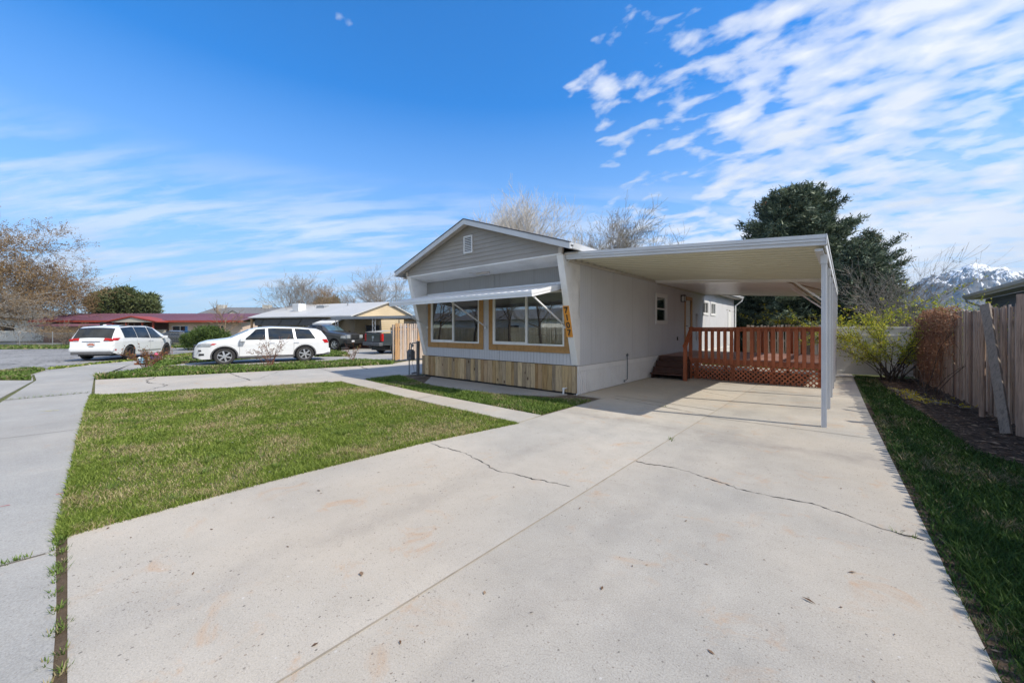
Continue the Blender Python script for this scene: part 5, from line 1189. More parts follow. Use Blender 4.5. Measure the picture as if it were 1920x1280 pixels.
for sd in (1, -1):
    m = MB(); m.box(2.62, 2.84, sd*0.50, sd*0.86, 0.86, 1.12); sp(m, sd, 2.30, 2.72, 2.36, 2.68, 0.86, 1.05, 0.012, 5, 2); P('headlight', m, 'clear_lens', bevel=0.03)
    m = MB(); m.box(0.72, 0.90, sd*1.0, sd*1.24, 1.27, 1.48); P('door_mirror', m, 'car_black_trim', bevel=0.03)
    m = MB()
    for x in (0.95, 0.0, -0.95): sp(m, sd, x-0.005, x+0.005, x-0.005, x+0.005, 0.5, 1.27, 0.003, 1, 6)
    P('door_seam', m, 'car_black_trim')
# ---- black pickup, tail toward the camera
S = dict(wr=0.38, wx=(-1.75, 1.7), cat='pickup', arch=0.47, top=[(-2.8, 0.80), (-2.78, 1.30), (-1.0, 1.31), (-0.97, 1.38), (-0.82, 1.72), (-0.5, 1.78), (0.35, 1.76), (0.55, 1.70), (1.12, 1.32), (2.3, 1.2), (2.62, 1.1), (2.78, 0.92), (2.82, 0.7)],
         belt=[(-2.8, 0.78), (-2.78, 1.27), (-1.0, 1.27), (1.1, 1.2), (2.3, 1.1), (2.62, 1.0), (2.78, 0.86), (2.82, 0.66)],
         wid=[(-2.8, 0.92), (-2.7, 0.96), (2.1, 0.96), (2.5, 0.9), (2.82, 0.76)], roofw=[(-2.8, 0.9), (-1.0, 0.91), (-0.8, 0.72), (0.4, 0.72), (1.2, 0.85), (2.82, 0.7)],
         low=[(-2.8, 0.56), (2.2, 0.42), (2.82, 0.5)], shields=[(0.60, 1.08, 0.93), (-0.955, -0.84, 0.9)], sideglass=[(0.05, 0.85, 0.05, 0.45), (-0.8, -0.03, -0.76, -0.03)], spokes=6)
hdv = Vector((CA, SA))*0.62+Vector((-SA, CA))*0.785; hd = math.atan2(hdv.y, hdv.x); hv = hdv.normalized(); nl = Vector((-hv.y, hv.x))
cr = Vector(cw(-7.95, 23.6)); c = cr+hv*2.8+nl*0.92
blk, body, I, ys, P, sp, tp = vehicle('pickup_truck', 'black pickup with its tailgate toward the camera beside the pale plank fence', (c.x, c.y), hd, S, 'paint_slate')
arch_trim(P, S, ys, 'paint_slate', 0.03)
m = MB(); m.box(-2.86, -2.78, -0.76, 0.76, 0.76, 1.30); tg = P('tailgate', m, 'paint_black', bevel=0.02)
m = MB(); m.box(-2.872, -2.858, -0.10, 0.10, 0.98, 1.12); m.box(-2.875, -2.86, -0.03, 0.03, 0.8, 0.98); P('tailgate_handle', m, 'alloy', tg)
m = MB(); m.box(-3.02, -2.76, -0.93, 0.93, 0.52, 0.73); P('rear_bumper', m, 'dark_grey', bevel=0.03)
m = MB(); m.box(-3.1, -2.9, -0.06, 0.06, 0.40, 0.50); m.lathe((-3.12, 0, 0.50), [(0.03, 0), (0.035, 0.05), (0, 0.08)], 10); P('tow_hitch', m, 'car_black_trim')
for sd in (1, -1):
    m = MB(); m.box(-2.855, -2.72, sd*0.78, sd*0.965, 0.80, 1.27); P('tail_light', m, 'red_lens', bevel=0.03)
mb = MB(); c0 = c-hv*2.55
q = [c0-nl*0.5-hv*0.35, c0-nl*0.35+hv*0.9, c0+nl*0.8+hv*0.9, c0+nl*0.85-hv*0.5]
q = [c0-nl*0.75-hv*0.30, c0-nl*0.55+hv*0.75, c0+nl*0.75+hv*0.8, c0+nl*0.95-hv*0.25]
mb.hexa([(v.x, v.y, 1.35+0.10*(i in (1, 2))) for i, v in enumerate(q)], [(v.x, v.y, 1.375+0.10*(i in (1, 2))) for i, v in enumerate(q)])
tag(mb.build('cargo_cover', 'tarp_tan'), 'tan stiff cover lying over the bed of the black pickup', 'cover')
# ---- dark car in the yard of the red-roofed house
S = dict(wr=0.33, wx=(-1.35, 1.35), top=[(-2.3, 0.6), (-2.28, 0.95), (-1.6, 1.08), (-1.0, 1.40), (0.2, 1.44), (1.1, 1.02), (2.1, 0.85), (2.3, 0.55)], belt=[(-2.3, 0.58), (-2.28, 0.9), (0.9, 0.92), (2.1, 0.78), (2.3, 0.5)],
         wid=[(-2.3, 0.7), (-2, 0.86), (1.8, 0.88), (2.3, 0.6)], roofw=[(-2.3, 0.66), (-1.2, 0.62), (0.2, 0.6), (1.1, 0.75), (2.3, 0.5)], low=[(-2.3, 0.36), (0, 0.22), (2.3, 0.3)], shields=[(0.28, 1.05, 0.9), (-1.55, -1.05, 0.85)], sideglass=[(-0.1, 0.75, -0.1, 0.3), (-1.1, -0.15, -0.85, -0.15)], spokes=5)
c = cw(-33.4, 38.3); car4 = vehicle('sedan_car', 'dark sedan partly hidden behind the juniper bush in front of the red-roofed house', c, A_+R(180), S, 'paint_charcoal')[0]

# ================================================================== NEIGHBOURING BUILDINGS
class Frame:      # local frame at a corner: u along the front, v into depth
    def __init__(s, o, ang): s.o = Vector((*o, 0)); s.u = Vector((math.cos(ang), math.sin(ang), 0)); s.v = Vector((-math.sin(ang), math.cos(ang), 0))
    def __call__(s, a, b, z): p = s.o+s.u*a+s.v*b; return (p.x, p.y, z)
    def box(s, mb, a0, a1, b0, b1, z0, z1, r=None):
        mb.hexa([s(a0, b0, z0), s(a1, b0, z0), s(a1, b1, z0), s(a0, b1, z0)], [s(a0, b0, z1), s(a1, b0, z1), s(a1, b1, z1), s(a0, b1, z1)], r=r)
def fwin(fr, par, a0, a1, z0, z1, b=0.0, mat='white_paint', mul=True, glass='dark_glass', w=0.06):
    m = MB(); t = 0.05
    fr.box(m, a0, a1, b-t, b-0.002, z0, z0+w); fr.box(m, a0, a1, b-t, b-0.002, z1-w, z1); fr.box(m, a0, a0+w, b-t, b-0.002, z0+w, z1-w); fr.box(m, a1-w, a1, b-t, b-0.002, z0+w, z1-w)
    if mul: fr.box(m, (a0+a1)/2-w/2, (a0+a1)/2+w/2, b-t, b-0.002, z0+w, z1-w)
    o = m.build('window', mat, par); m = MB(); fr.box(m, a0+w, a1-w, b-0.02, b-0.004, z0+w, z1-w); m.build('pane', glass, o); return o
# --- tan house with grey roof (frame: u runs from its right front corner to the left, v into depth)
tA = cw(-13.5, 33.0); angt = R(17.7)
T = Frame(tA, angt)            # T(-a): left along the front, T(.., b): back
th = empty('tan_house', T(-6.4, 4, 0), 'tan sided house with low grey gable roof and small white awning over its door', 'house')
m = MB(); T.box(m, -12.6, 0, 0, 8, 0, 2.66); m.build('wall', 'beige_stucco', th)
m = MB()
z = 0.0
while z < 3.98:
    z1 = min(z+0.2, 3.99)
    def lim(z): t = max(0, (z-2.66)/(4.0-2.66)); return 4*t*1.0, 8-4*t*1.0
    b0, b1 = lim(z); c0_, c1_ = lim(z1)
    m.hexa([T(0.002, b0, z), T(0.03, b0, z), T(0.03, b1, z), T(0.002, b1, z)], [T(0.002, c0_, z1), T(0.008, c0_, z1), T(0.008, c1_, z1), T(0.002, c1_, z1)]); z = z1
m.build('gable_siding', 'tan_siding', th)
m = MB()
for (b0, z0, b1, z1) in ((-0.6, 2.60, 4, 4.05), (8.6, 2.60, 4, 4.05)):
    m.extr([T(-13.2, b0, z0), T(-13.2, b1, z1), T(-13.2, b1, z1+0.10), T(-13.2, b0, z0+0.10)], tuple(T.u*13.45))
m.build('roof', 'roof_grey', th)
m = MB(); T.box(m, -12.5, -3.0, -0.35, -0.01, 1.9, 2.5); 
for a in (-11.2, -8.6, -6.0, -3.6): m.bar(T(a, -0.38, 2.45), T(a-0.5, -0.38, 1.95), 0.03, 0.05)
m.build('shade_panel', 'dark_grey', th)
m = MB(); m.hexa([T(-3.4, -1.3, 2.02), T(0.0-1.2, -1.3, 2.02), T(-1.2, -0.02, 2.42), T(-3.4, -0.02, 2.42)], [T(-3.4, -1.3, 2.06), T(-1.2, -1.3, 2.06), T(-1.2, -0.02, 2.46), T(-3.4, -0.02, 2.46)]); T.box(m, -3.42, -1.18, -1.33, -1.3, 1.93, 2.08); m.build('door_awning', 'white_paint', th)
m = MB(); T.box(m, -3.2, -2.35, -0.04, -0.003, 0.1, 2.0); m.build('door', 'white_paint', th)
m = MB(); T.box(m, -2.28, -2.1, -0.12, -0.004, 0, 1.95); T.box(m, -12.9, -12.75, -0.5, -0.35, 0, 2.6); m.build('wood_post', 'door_wood', th)
fwin(T, th, -9.5, -7.9, 1.0, 1.9); fwin(T, th, -6.2, -4.6, 1.0, 1.9); 
TG = Frame(T(0.03, 0, 0)[:2], angt+R(90)); fwin(TG, th, 1.2, 3.0, 1.25, 1.95, 0, 'beige_stucco', False)
m = MB(); m.box(-0.42, 0.42, -0.42, 0.42, 0.12, 0.88); 
for z in (0.25, 0.40, 0.55, 0.7): m.box(-0.43, 0.43, -0.43, 0.43, z, z+0.06)
ec = empty('evaporative_cooler', T(-8.8, 1.6, 3.16), 'white box cooler standing on the grey roof of the tan house', 'cooler')
ec.rotation_euler = (0, 0, angt); m.build('cabinet', 'white_paint', ec, local=True, bevel=0.02)
m = MB(); m.box(-0.40, 0.40, -0.4, 0.4, 0.0, 0.115); m.build('stand', 'dark_grey', ec, local=True)
m = MB(); m.box(0.9, 1.9, -0.1, 0.5, 0.25, 0.52); ec2 = empty('roof_duct', T(-8.2, 2.4, 3.35), 'low grey duct box on the tan house roof right of the cooler', 'duct'); ec2.rotation_euler = (0, 0, angt); m.build('duct', 'galv', ec2, local=True)
m = MB(); m.lathe((0, 0, 0), [(0.05, -0.1), (0.05, 0.45), (0.09, 0.46), (0.0, 0.55)], 10); ec3 = empty('roof_pipe', T(-3.9, 3.0, 3.65), 'short vent pipe near the ridge of the grey roof', 'vent pipe'); m.build('pipe', 'galv', ec3, local=True)
# its flat patio cover with openwork posts
pc = empty('patio_cover', T(4, 1, 0), 'flat white patio cover on openwork posts beside the tan house', 'patio cover')
m = MB(); T.box(m, -0.6, 8.5, -1.8, 3.2, 2.42, 2.52); T.box(m, -0.66, 8.56, -1.86, -1.8, 2.36, 2.56); m.build('roof', 'galv', pc)
def openpost(a, b, h=2.36, w=0.28):
    m = MB()
    for d in (0, w): T.box(m, a+d, a+d+0.035, b, b+0.035, 0, h)
    z = 0.05; i = 0
    while z < h-0.2:
        m.bar(T(a+0.02 if i % 2 else a+w, b+0.017, z), T(a+w if i % 2 else a+0.02, b+0.017, z+0.2), 0.02, 0.02); z += 0.2; i += 1
    m.build('openwork_post', 'white_paint', pc)
openpost(-0.35, -1.7); openpost(3.55, -1.7); openpost(7.9, -1.7)
m = MB(); T.box(m, 2.3, 2.36, 2.9, 2.96, 0, 2.4); m.build('post', 'white_paint', pc)
# annex behind the cover
ax = empty('annex_building', T(6, 6, 0), 'low beige annex with small windows right of the tan house', 'building')
m = MB(); T.box(m, 1.2, 14, 5.0, 9, 0, 2.5); m.build('wall', 'beige_stucco', ax)
m = MB(); T.box(m, 0.9, 14.4, 4.4, 9.4, 2.51, 2.66); m.build('roof', 'roof_grey', ax)
m = MB(); T.box(m, 1.25, 3.6, 4.93, 4.99, 0.1, 2.3); m.build('white_panel', 'galv', ax)
fwin(T, ax, 4.2, 5.6, 1.05, 1.95, 5.0); fwin(T, ax, 7.2, 8.3, 1.4, 2.05, 5.0); fwin(T, ax, 9.4, 10.6, 1.2, 2.1, 5.0)
lf = MB(); T.box(lf, 0.6, 2.9, -1.2, -1.15, 0.05, 1.05); T.box(lf, 0.6, 2.9, -1.21, -1.14, 1.05, 1.12); T.box(lf, 0.6, 0.7, -1.22, -1.12, 0, 1.4)
for i in range(10): lf.bar(T(0.7+i*0.2, -1.22, 1.13), T(0.86+i*0.2, -1.22, 1.32), 0.01, 0.03)
tag(lf.build('porch_railing', 'stair_stain'), 'dark brown porch railing panel behind the black pickup', 'railing')
# --- red roofed house
Rr = Frame(cw(-55.0, 45.0), A_); rh = empty('red_roof_house', Rr(11, 4, 0), 'long low pinkish house with maroon metal roof and red porch', 'house')
m = MB(); Rr.box(m, 0.3, 23.3, 0, 8.0, -0.02, 2.42); m.build('wall', 'pink_stucco', rh)
m = MB(); Rr.box(m, 0.28, 3.4, -0.03, 0.0, -0.02, 0.62); m.build('brick_base', 'brick_red', rh)
m = MB()
for (b0, z0, b1, z1) in ((-0.7, 2.50, 4, 3.45), (8.7, 2.50, 4, 3.45)):
    m.extr([Rr(-0.6, b0, z0), Rr(-0.6, b1, z1), Rr(-0.6, b1, z1+0.08), Rr(-0.6, b0, z0+0.08)], tuple(Rr.u*24.6))
for i in range(61):
    a = -0.5+i*0.4; m.bar(Rr(a, -0.7, 2.60), Rr(a, 3.98, 3.555), 0.03, 0.03)
rf = m.build('roof', 'maroon_roof', rh)
m = MB(); Rr.box(m, -0.62, 24.02, -0.76, -0.70, 2.34, 2.56); m.build('fascia', 'red_trim', rf)
m = MB(); Rr.box(m, -0.6, 24.0, -0.7, -0.05, 2.36, 2.40); m.build('soffit', 'red_trim', rf)
m = MB(); m.hexa([Rr(1.2, -2.2, 1.85), Rr(9.9, -2.2, 1.85), Rr(9.9, -0.05, 2.2), Rr(1.2, -0.05, 2.2)], [Rr(1.2, -2.2, 1.93), Rr(9.9, -2.2, 1.93), Rr(9.9, -0.05, 2.28), Rr(1.2, -0.05, 2.28)]); m.build('lower_roof', 'maroon_roof', rh)
# porch
m = MB(); px0, px1 = 10.2, 15.0; zt_ = 2.95
m.extr([Rr(px0-0.5, -2.2, 2.32), Rr((px0+px1)/2, -2.2, zt_-0.06), Rr(px1+0.5, -2.2, 2.32), Rr(px1+0.5, -2.2, 2.45), Rr((px0+px1)/2, -2.2, zt_+0.08), Rr(px0-0.5, -2.2, 2.45)], tuple(Rr.v*2.4)); m.build('porch_roof', 'red_trim', rh)
m = MB(); m.extr([Rr(px0, -2.1, 2.33), Rr((px0+px1)/2, -2.1, zt_-0.1), Rr(px1, -2.1, 2.33)], tuple(Rr.v*0.05)); m.build('porch_gable', 'cream_trim', rh)
for a in (px0+0.1, px0+1.6, px0+3.4, px1-0.2): m = MB(); Rr.box(m, a, a+0.14, -2.0, -1.86, 0, 2.36); m.build('porch_post', 'red_trim', rh)
m = MB(); Rr.box(m, px0+0.1, px1-0.1, -0.06, -0.01, 0.0, 2.3); m.build('porch_wall', 'stair_stain', rh)
m = MB(); Rr.box(m, px0+3.4, px0+4.6, -0.4, -0.1, 0.6, 1.5); m.build('porch_panel', 'cream_trim', rh)
w_ = fwin(Rr, rh, 15.3, 17.2, 0.95, 1.95); m = MB(); Rr.box(m, 16.85, 17.13, -0.056, -0.03, 1.02, 1.9); m.build('curtain', 'blue_cloth', w_)
fwin(Rr, rh, 19.8, 21.4, 1.3, 2.0)
m = MB(); Rr.box(m, 9.5, 9.9, -2.5, -2.3, 1.75, 2.35); m.build('porch_speaker', 'car_black_trim', rh)
# --- white shed/open garage left of it
Sh = Frame(cw(-71.4, 50), A_); sh = empty('white_outbuilding', Sh(4, 3, 0), 'white outbuilding with dark open bay behind the big bare tree at far left', 'shed')
m = MB(); Sh.box(m, -4, 10.5, 0, 6, 0, 1.35); Sh.box(m, 6.8, 10.5, -0.001, 0.05, 1.35, 2.7); Sh.box(m, -4, 6.8, -0.001, 0.05, 2.1, 2.9); Sh.box(m, -4, 10.5, 5.9, 6, 1.35, 2.9); m.build('wall', 'white_trim', sh)
m = MB(); Sh.box(m, -4.3, 10.8, -0.6, 6.3, 2.91, 3.05); m.build('roof', 'roof_shingle', sh)
m = MB(); Sh.box(m, -3.9, 6.7, 1.8, 1.9, 1.36, 2.88); m.build('open_bay', 'black_metal', sh)
# --- distant house with grey roof and small gable
Dh = Frame(cw(-68, 82), A_); dh = empty('distant_house', Dh(7, 4, 0), 'distant grey-roofed house with small gable and chimneys behind the red-roofed house', 'house')
m = MB(); Dh.box(m, 0, 24, 0, 8, 0, 4.2); m.build('wall', 'cream_trim', dh)
m = MB()
for (b0, z0, b1, z1) in ((-0.6, 4.1, 4, 6.3), (8.6, 4.1, 4, 6.3)): m.extr([Dh(-0.6, b0, z0), Dh(1.8, b1, z1), Dh(1.8, b1, z1+0.1), Dh(-0.6, b0, z0+0.1)], tuple(Dh.u*22.5))
rf = m.build('roof', 'roof_shingle', dh)
m = MB(); m.extr([Dh(7.3, -1.2, 4.2), Dh(9.4, -1.2, 5.35), Dh(11.5, -1.2, 4.2)], tuple(Dh.v*3.2)); m.build('gable', 'cream_trim', dh)
m = MB(); m.extr([Dh(7.0, -1.3, 4.25), Dh(9.4, -1.3, 5.55), Dh(11.8, -1.3, 4.25), Dh(11.8, -1.3, 4.1), Dh(9.4, -1.3, 5.38), Dh(7.0, -1.3, 4.1)], tuple(Dh.v*3.3)); m.build('gable_roof', 'roof_shingle', rf)
for a in (2.5, 12.6): m = MB(); Dh.box(m, a, a+1.5, 3.4, 4.6, 6.0, 6.95); m.build('chimney', 'cream_trim', rf)
Dh2 = Frame(cw(-44, 78), A_); d2 = empty('distant_house', Dh2(7, 4, 0), 'distant low house with grey roof between the young bare trees', 'house')
m = MB(); Dh2.box(m, 0, 16, 0, 8, 0, 2.9); m.build('wall', 'cream_trim', d2)
m = MB()
for (b0, z0, b1, z1) in ((-0.6, 2.8, 4, 4.9), (8.6, 2.8, 4, 4.9)): m.extr([Dh2(-0.6, b0, z0), Dh2(0.6, b1, z1), Dh2(0.6, b1, z1+0.1), Dh2(-0.6, b0, z0+0.1)], tuple(Dh2.u*16))
m.build('roof', 'roof_shingle', d2); fwin(Dh2, d2, 3, 5, 1.0, 2.2); fwin(Dh2, d2, 9, 11, 1.0, 2.2)
# --- slate house beyond the right fence
sh2 = empty('slate_house', (6.5, 20, 0), 'slate blue lap-sided house with white eaves beyond the plank fence', 'house')
m = MB(); x0_, x1_, y0_, y1_ = 4.62, 12, 8.0, 26.2; z = 0
while z < 2.85:
    z1 = min(z+0.16, 2.86)
    m.hexa([(x0_-0.016, y0_, z), (x0_+0.2, y0_, z), (x0_+0.2, y1_+0.016, z), (x0_-0.016, y1_+0.016, z)], [(x0_-0.002, y0_, z1), (x0_+0.2, y0_, z1), (x0_+0.2, y1_+0.002, z1), (x0_-0.002, y1_+0.002, z1)]); z = z1
m.box(x0_+0.21, x1_, y0_, y1_-0.01, 0, 2.86); m.build('wall', 'slate_siding', sh2)
m = MB(); m.extr([(4.12, 7.6, 2.98), (8.3, 7.6, 4.4), (12.5, 7.6, 2.98), (12.5, 7.6, 3.08), (8.3, 7.6, 4.52), (4.12, 7.6, 3.08)], (0, 19.0, 0)); rf = m.build('roof', 'roof_shingle', sh2)
m = MB(); m.box(4.10, 4.62, 7.6, 26.6, 2.87, 2.90); m.build('soffit', 'cream_trim', rf)
m = MB(); m.extr([(4.10, 7.6, 2.901), (4.02, 7.6, 2.96), (4.0, 7.6, 3.06), (4.12, 7.6, 3.06), (4.12, 7.6, 2.901)], (0, 19.05, 0)); m.build('gutter', 'cream_trim', rf)
m = MB(); m.tube([(4.08, 26.45, 2.92), (4.10, 26.4, 2.78), (4.5, 26.3, 2.55), (4.56, 26.25, 0.1)], 0.045, 8); m.build('downspout', 'cream_trim', sh2)
m = MB(); m.box(4.58, 4.603, 16.6, 17.3, 2.40, 2.80); v_ = m.build('wall_vent', 'white_paint', sh2); m = MB(); m.box(4.57, 4.579, 16.7, 17.2, 2.47, 2.73); m.build('vent_screen', 'dark_grey', v_)
m = MB(); m.box(4.40, 4.58, 16.85, 17.0, 2.62, 2.76); m.tube([(4.5, 16.92, 2.62), (4.5, 16.92, 2.5)], 0.03, 6); m.build('security_camera', 'black_metal', sh2)
m = MB(); m.tube([(5.3, 19.5, 3.35), (5.3, 19.5, 3.75)], 0.06, 8); m.lathe((5.3, 19.5, 3.72), [(0.13, 0), (0.1, 0.08), (0, 0.1)], 10); m.build('roof_vent', 'black_metal', rf)
# --- low white roofs beyond, between spruce and slate house
Bw = Frame(cw(15.2+22, 48), A_); bw = empty('far_white_house', Bw(3, 3, 0), 'far white house with pale roof seen over the vinyl fence', 'house')
m = MB(); Bw.box(m, -2, 7, 0, 6, 0, 2.7); m.build('wall', 'white_paint', bw); m = MB(); m.extr([Bw(-2.4, -0.4, 2.71), Bw(2.5, -0.4, 3.9), Bw(7.4, -0.4, 2.71)], tuple(Bw.v*6.8)); m.build('roof', 'roof_grey', bw); fwin(Bw, bw, 0.5, 1.7, 1.2, 2.2)
# --- mint house beyond the pale fence and the houses across the street (seen through / in the windows)
mh = empty('mint_house', (-24, 24, 0), 'pale mint sided house beyond the pale plank fence, glimpsed through the windows', 'house')
m = MB(); m.box(-27, -21.5, 22.5, 36, 0, 2.9); m.build('wall', 'mint_siding', mh); m = MB(); m.extr([(-27.4, 22.1, 2.91), (-24.2, 22.1, 3.9), (-21.1, 22.1, 2.91)], (0, 14.3, 0)); m.build('roof', 'roof_metal', mh)
MF = Frame((-21.49, 22.5), R(90)); fwin(MF, mh, 1.5, 2.6, 1.3, 2.3); fwin(MF, mh, 6, 7.6, 1.3, 2.3); fwin(MF, mh, 10, 11, 1.3, 2.3)
ah = empty('street_house', (-62, -26, 0), 'mint house across the street, mirrored in the front windows', 'house')
m = MB(); m.box(-70, -50, -30, -22, 0, 2.8); m.build('wall', 'mint_siding', ah); m = MB(); m.extr([(-70.5, -30.5, 2.81), (-70.5, -26, 4.3), (-70.5, -21.5, 2.81)], (21, 0, 0)); m.build('roof', 'roof_shingle', ah)
ah2 = empty('street_house', (-36, -26, 0), 'white house across the street, nearer the photographer, mirrored in the windows', 'house')
m = MB(); m.box(-44, -28, -30, -22, 0, 2.8); m.build('wall', 'white_trim', ah2); m = MB(); m.extr([(-44.5, -30.5, 2.81), (-44.5, -26, 4.3), (-44.5, -21.5, 2.81)], (17, 0, 0)); m.build('roof', 'roof_shingle', ah2)
AF = Frame((-52.5, -21.99), R(180)); fwin(AF, ah, 2, 4, 1.0, 2.1); fwin(AF, ah, 8, 10, 1.0, 2.1)
AF = Frame((-29.5, -21.99), R(180)); fwin(AF, ah2, 2, 4, 1.0, 2.1); fwin(AF, ah2, 8, 10, 1.0, 2.1)
plank_fence('plank_fence', (-46, -17), (-20, -17), 1.75, 'fence_tan', 'tan plank fence across the street, mirrored in the windows', pw=0.14, seed=9, railside=-1)

# --- chain link fence
clf = empty('chain_link_fence', cw(-36, 35.2)+(0,), 'grey chain link fence along the yards across the road', 'fence')
CF = Frame(cw(-60, 35.2), A_)
m = MB(); CF.box(m, 0, 36.5, -0.01, 0.01, 1.17, 1.20); CF.box(m, 0, 36.5, -0.01, 0.01, 0.06, 0.075); m.build('rail', 'galv', clf)
m = MB(); s = 0
while s < 35.2:
    m.bar(CF(s, 0, 0.05), CF(s+1.13, 0, 1.18), 0.006, 0.006); m.bar(CF(s+1.13, 0.008, 0.05), CF(s, 0.008, 1.18), 0.006, 0.006); s += 0.14
m.build('wire_mesh', 'galv', clf)
for i in range(13): m = MB(); p_ = CF(i*3.0, 0, 0); m.tube([(p_[0], p_[1], -0.02), (p_[0], p_[1], 1.27)], 0.035, 7); m.lathe((p_[0], p_[1], 1.27), [(0.04, 0), (0.03, 0.04), (0, 0.05)], 7); m.build('post', 'galv', clf)
# ================================================================== TREES
class Tubes:      # fast 3- to 6-sided tapered segments
    def __init__(s): s.V = []; s.F = []; s.n = 0
    def seg(s, p, q, r0, r1, n):
        d = q-p
        if d.length < 1e-6: return
        d.normalize(); a = d.orthogonal(); a.normalize(); b = d.cross(a); base = s.n
        for (c, r) in ((p, r0), (q, r1)):
            for j in range(n):
                t = 2*math.pi*j/n; s.V.append(tuple(c+(a*math.cos(t)+b*math.sin(t))*r))
        for j in range(n):
            k = (j+1) % n; s.F.append((base+j, base+k, base+n+k)); s.F.append((base+j, base+n+k, base+n+j))
        s.n += 2*n
    def build(s, name, mat, par=None): return raw(name, s.V, s.F, np.full(len(s.F), 0.5), mat, par) if s.V else None
def leafsoup(name, pts, size, mat, par=None, seed=1, asp=0.45, up=0.0):
    rs = np.random.RandomState(seed); P = np.array(pts); n = len(P)
    a = rs.randn(n, 3); a[:, 2] += up; a /= np.linalg.norm(a, axis=1)[:, None]; b = np.cross(a, rs.randn(n, 3)); b /= np.linalg.norm(b, axis=1)[:, None]
    L = (size*(0.6+0.8*rs.rand(n)))[:, None]
    V = np.stack([P-a*L*0.5, P+b*L*asp*0.5, P+a*L*0.5, P-b*L*asp*0.5], 1).reshape(-1, 3)
    i = np.arange(n)*4; Fc = np.stack([i, i+1, i+2, i+3], 1)
    return raw(name, V, Fc, rs.rand(n), mat, par)
def bare_tree(name, xy, h, label, spread=0.5, seed=1, trunk_h=0.22, mat='bark_grey', twig='twig_grey', lv=5, kids=(6, 5, 5, 4), r0=None, minr=0.006, group=None, buds=None, nb=0, up=0.35, stems=1, lean=0.0, budsize=0.05):
    rn = random.Random(seed); root = empty(name, (*xy, 0), label, 'tree', group)
    T1, T2 = Tubes(), Tubes(); tips = []
    r0 = r0 or h*0.018
    def grow(p, d, L, r, level):
        n = 4 if level < 2 else 3; pts = [p]; rr = [r]
        for i in range(n):
            d = (d+Vector((rn.gauss(0, .12), rn.gauss(0, .12), rn.gauss(0, .08)+up*0.22*(1 if level else 0.4)))).normalized()
            p = p+d*(L/n); pts.append(p); rr.append(max(minr, r*(1-0.62*(i+1)/n)))
        tb = T1 if level < 2 else T2; ns = (7, 6, 4, 3, 3, 3)[level]
        for i in range(n): tb.seg(pts[i], pts[i+1], rr[i], rr[i+1], ns)
        if level >= lv-1:
            tips.extend(pts[1:]); return
        k = kids[min(level, len(kids)-1)]
        for j in range(k):
            t = 0.25+0.75*(j+rn.random()*0.8)/k if level else 0.35+0.65*(j+rn.random()*.6)/k
            t = min(0.99, t); i = min(n-1, int(t*n)); f = t*n-i; q = pts[i].lerp(pts[i+1], f); rq = rr[i]+(rr[i+1]-rr[i])*f
            az = rn.uniform(0, 6.283); dd = (pts[i+1]-pts[i]).normalized(); o = dd.orthogonal(); o.rotate(Matrix.Rotation(az, 3, dd).to_quaternion()); ang = spread*rn.uniform(0.7, 1.3)+(0.25 if level == 0 else 0.1)
            nd = (dd*math.cos(ang)+o*math.sin(ang)).normalized()
            grow(q, nd, L*rn.uniform(0.5, 0.72)*(1.15-0.4*t if level == 0 else 1.0), max(minr, rq*0.62), level+1)
    for s_ in range(stems):
        a = rn.uniform(0, 6.28); d0 = Vector((math.cos(a)*0.28*(stems > 1)+lean, math.sin(a)*0.28*(stems > 1), 1)).normalized()
        grow(Vector((xy[0]+0.2*math.cos(a)*(stems > 1), xy[1]+0.2*math.sin(a)*(stems > 1), -0.05)), d0, h*0.62, r0/(stems**0.4), 0)
    # scale to requested height
    zs = max(v[2] for v in T2.V+T1.V); k = h/zs
    for TT in (T1, T2): TT.V = [((v[0]-xy[0])*k+xy[0], (v[1]-xy[1])*k+xy[1], v[2]*k) for v in TT.V]
    T1.build('trunk', mat, root); cr = T2.build('crown', twig, root)
    if buds:
        tp_ = [((v.x-xy[0])*k+xy[0], (v.y-xy[1])*k+xy[1], v.z*k) for v in tips]; rs = random.Random(seed+5); P = []
        for _ in range(nb): q = rs.choice(tp_); P.append((q[0]+rs.gauss(0, .12), q[1]+rs.gauss(0, .12), q[2]+rs.gauss(0, .12)))
        leafsoup('buds', P, budsize, buds, cr if False else root, seed)
    return root
bare_tree('bare_tree', cw(0.9, 33), 14.0, 'large pale leafless tree behind the gable of the mobile home', spread=0.5, seed=3, twig='twig_pale', mat='bark_pale', kids=(10, 8, 7, 4), up=0.65, stems=3, minr=0.011)
bare_tree('bare_tree', cw(8.2, 39), 11.2, 'smaller open bare tree with olive buds behind the mobile home roof', spread=0.42, seed=8, buds='bud_olive', nb=2600, kids=(8, 6, 5, 4), up=0.5, stems=2, minr=0.009, budsize=0.09, mat='bark_dark')
bare_tree('bare_tree', cw(11.6, 36), 13.6, 'rounded bare tree with fine twigs left of the big spruce', spread=0.46, seed=12, buds='bud_olive', nb=5000, kids=(10, 8, 6, 4), up=0.4, stems=2, minr=0.011, mat='bark_dark', twig='twig_grey', budsize=0.09)
bare_tree('bare_tree', cw(-24, 42), 8.4, 'bare tree with greyish buds, leftmost of the three behind the tan house', spread=0.5, seed=21, buds='bud_olive', nb=2200, kids=(8, 6, 5, 3), stems=2, minr=0.010, group='bare trees behind the tan house', mat='bark_dark')
bare_tree('bare_tree', cw(-20.4, 43), 7.8, 'brown bare tree, middle one of the three behind the tan house', spread=0.5, seed=22, kids=(8, 6, 5, 3), stems=2, minr=0.010, mat='bark_dark', twig='twig_tan', group='bare trees behind the tan house')
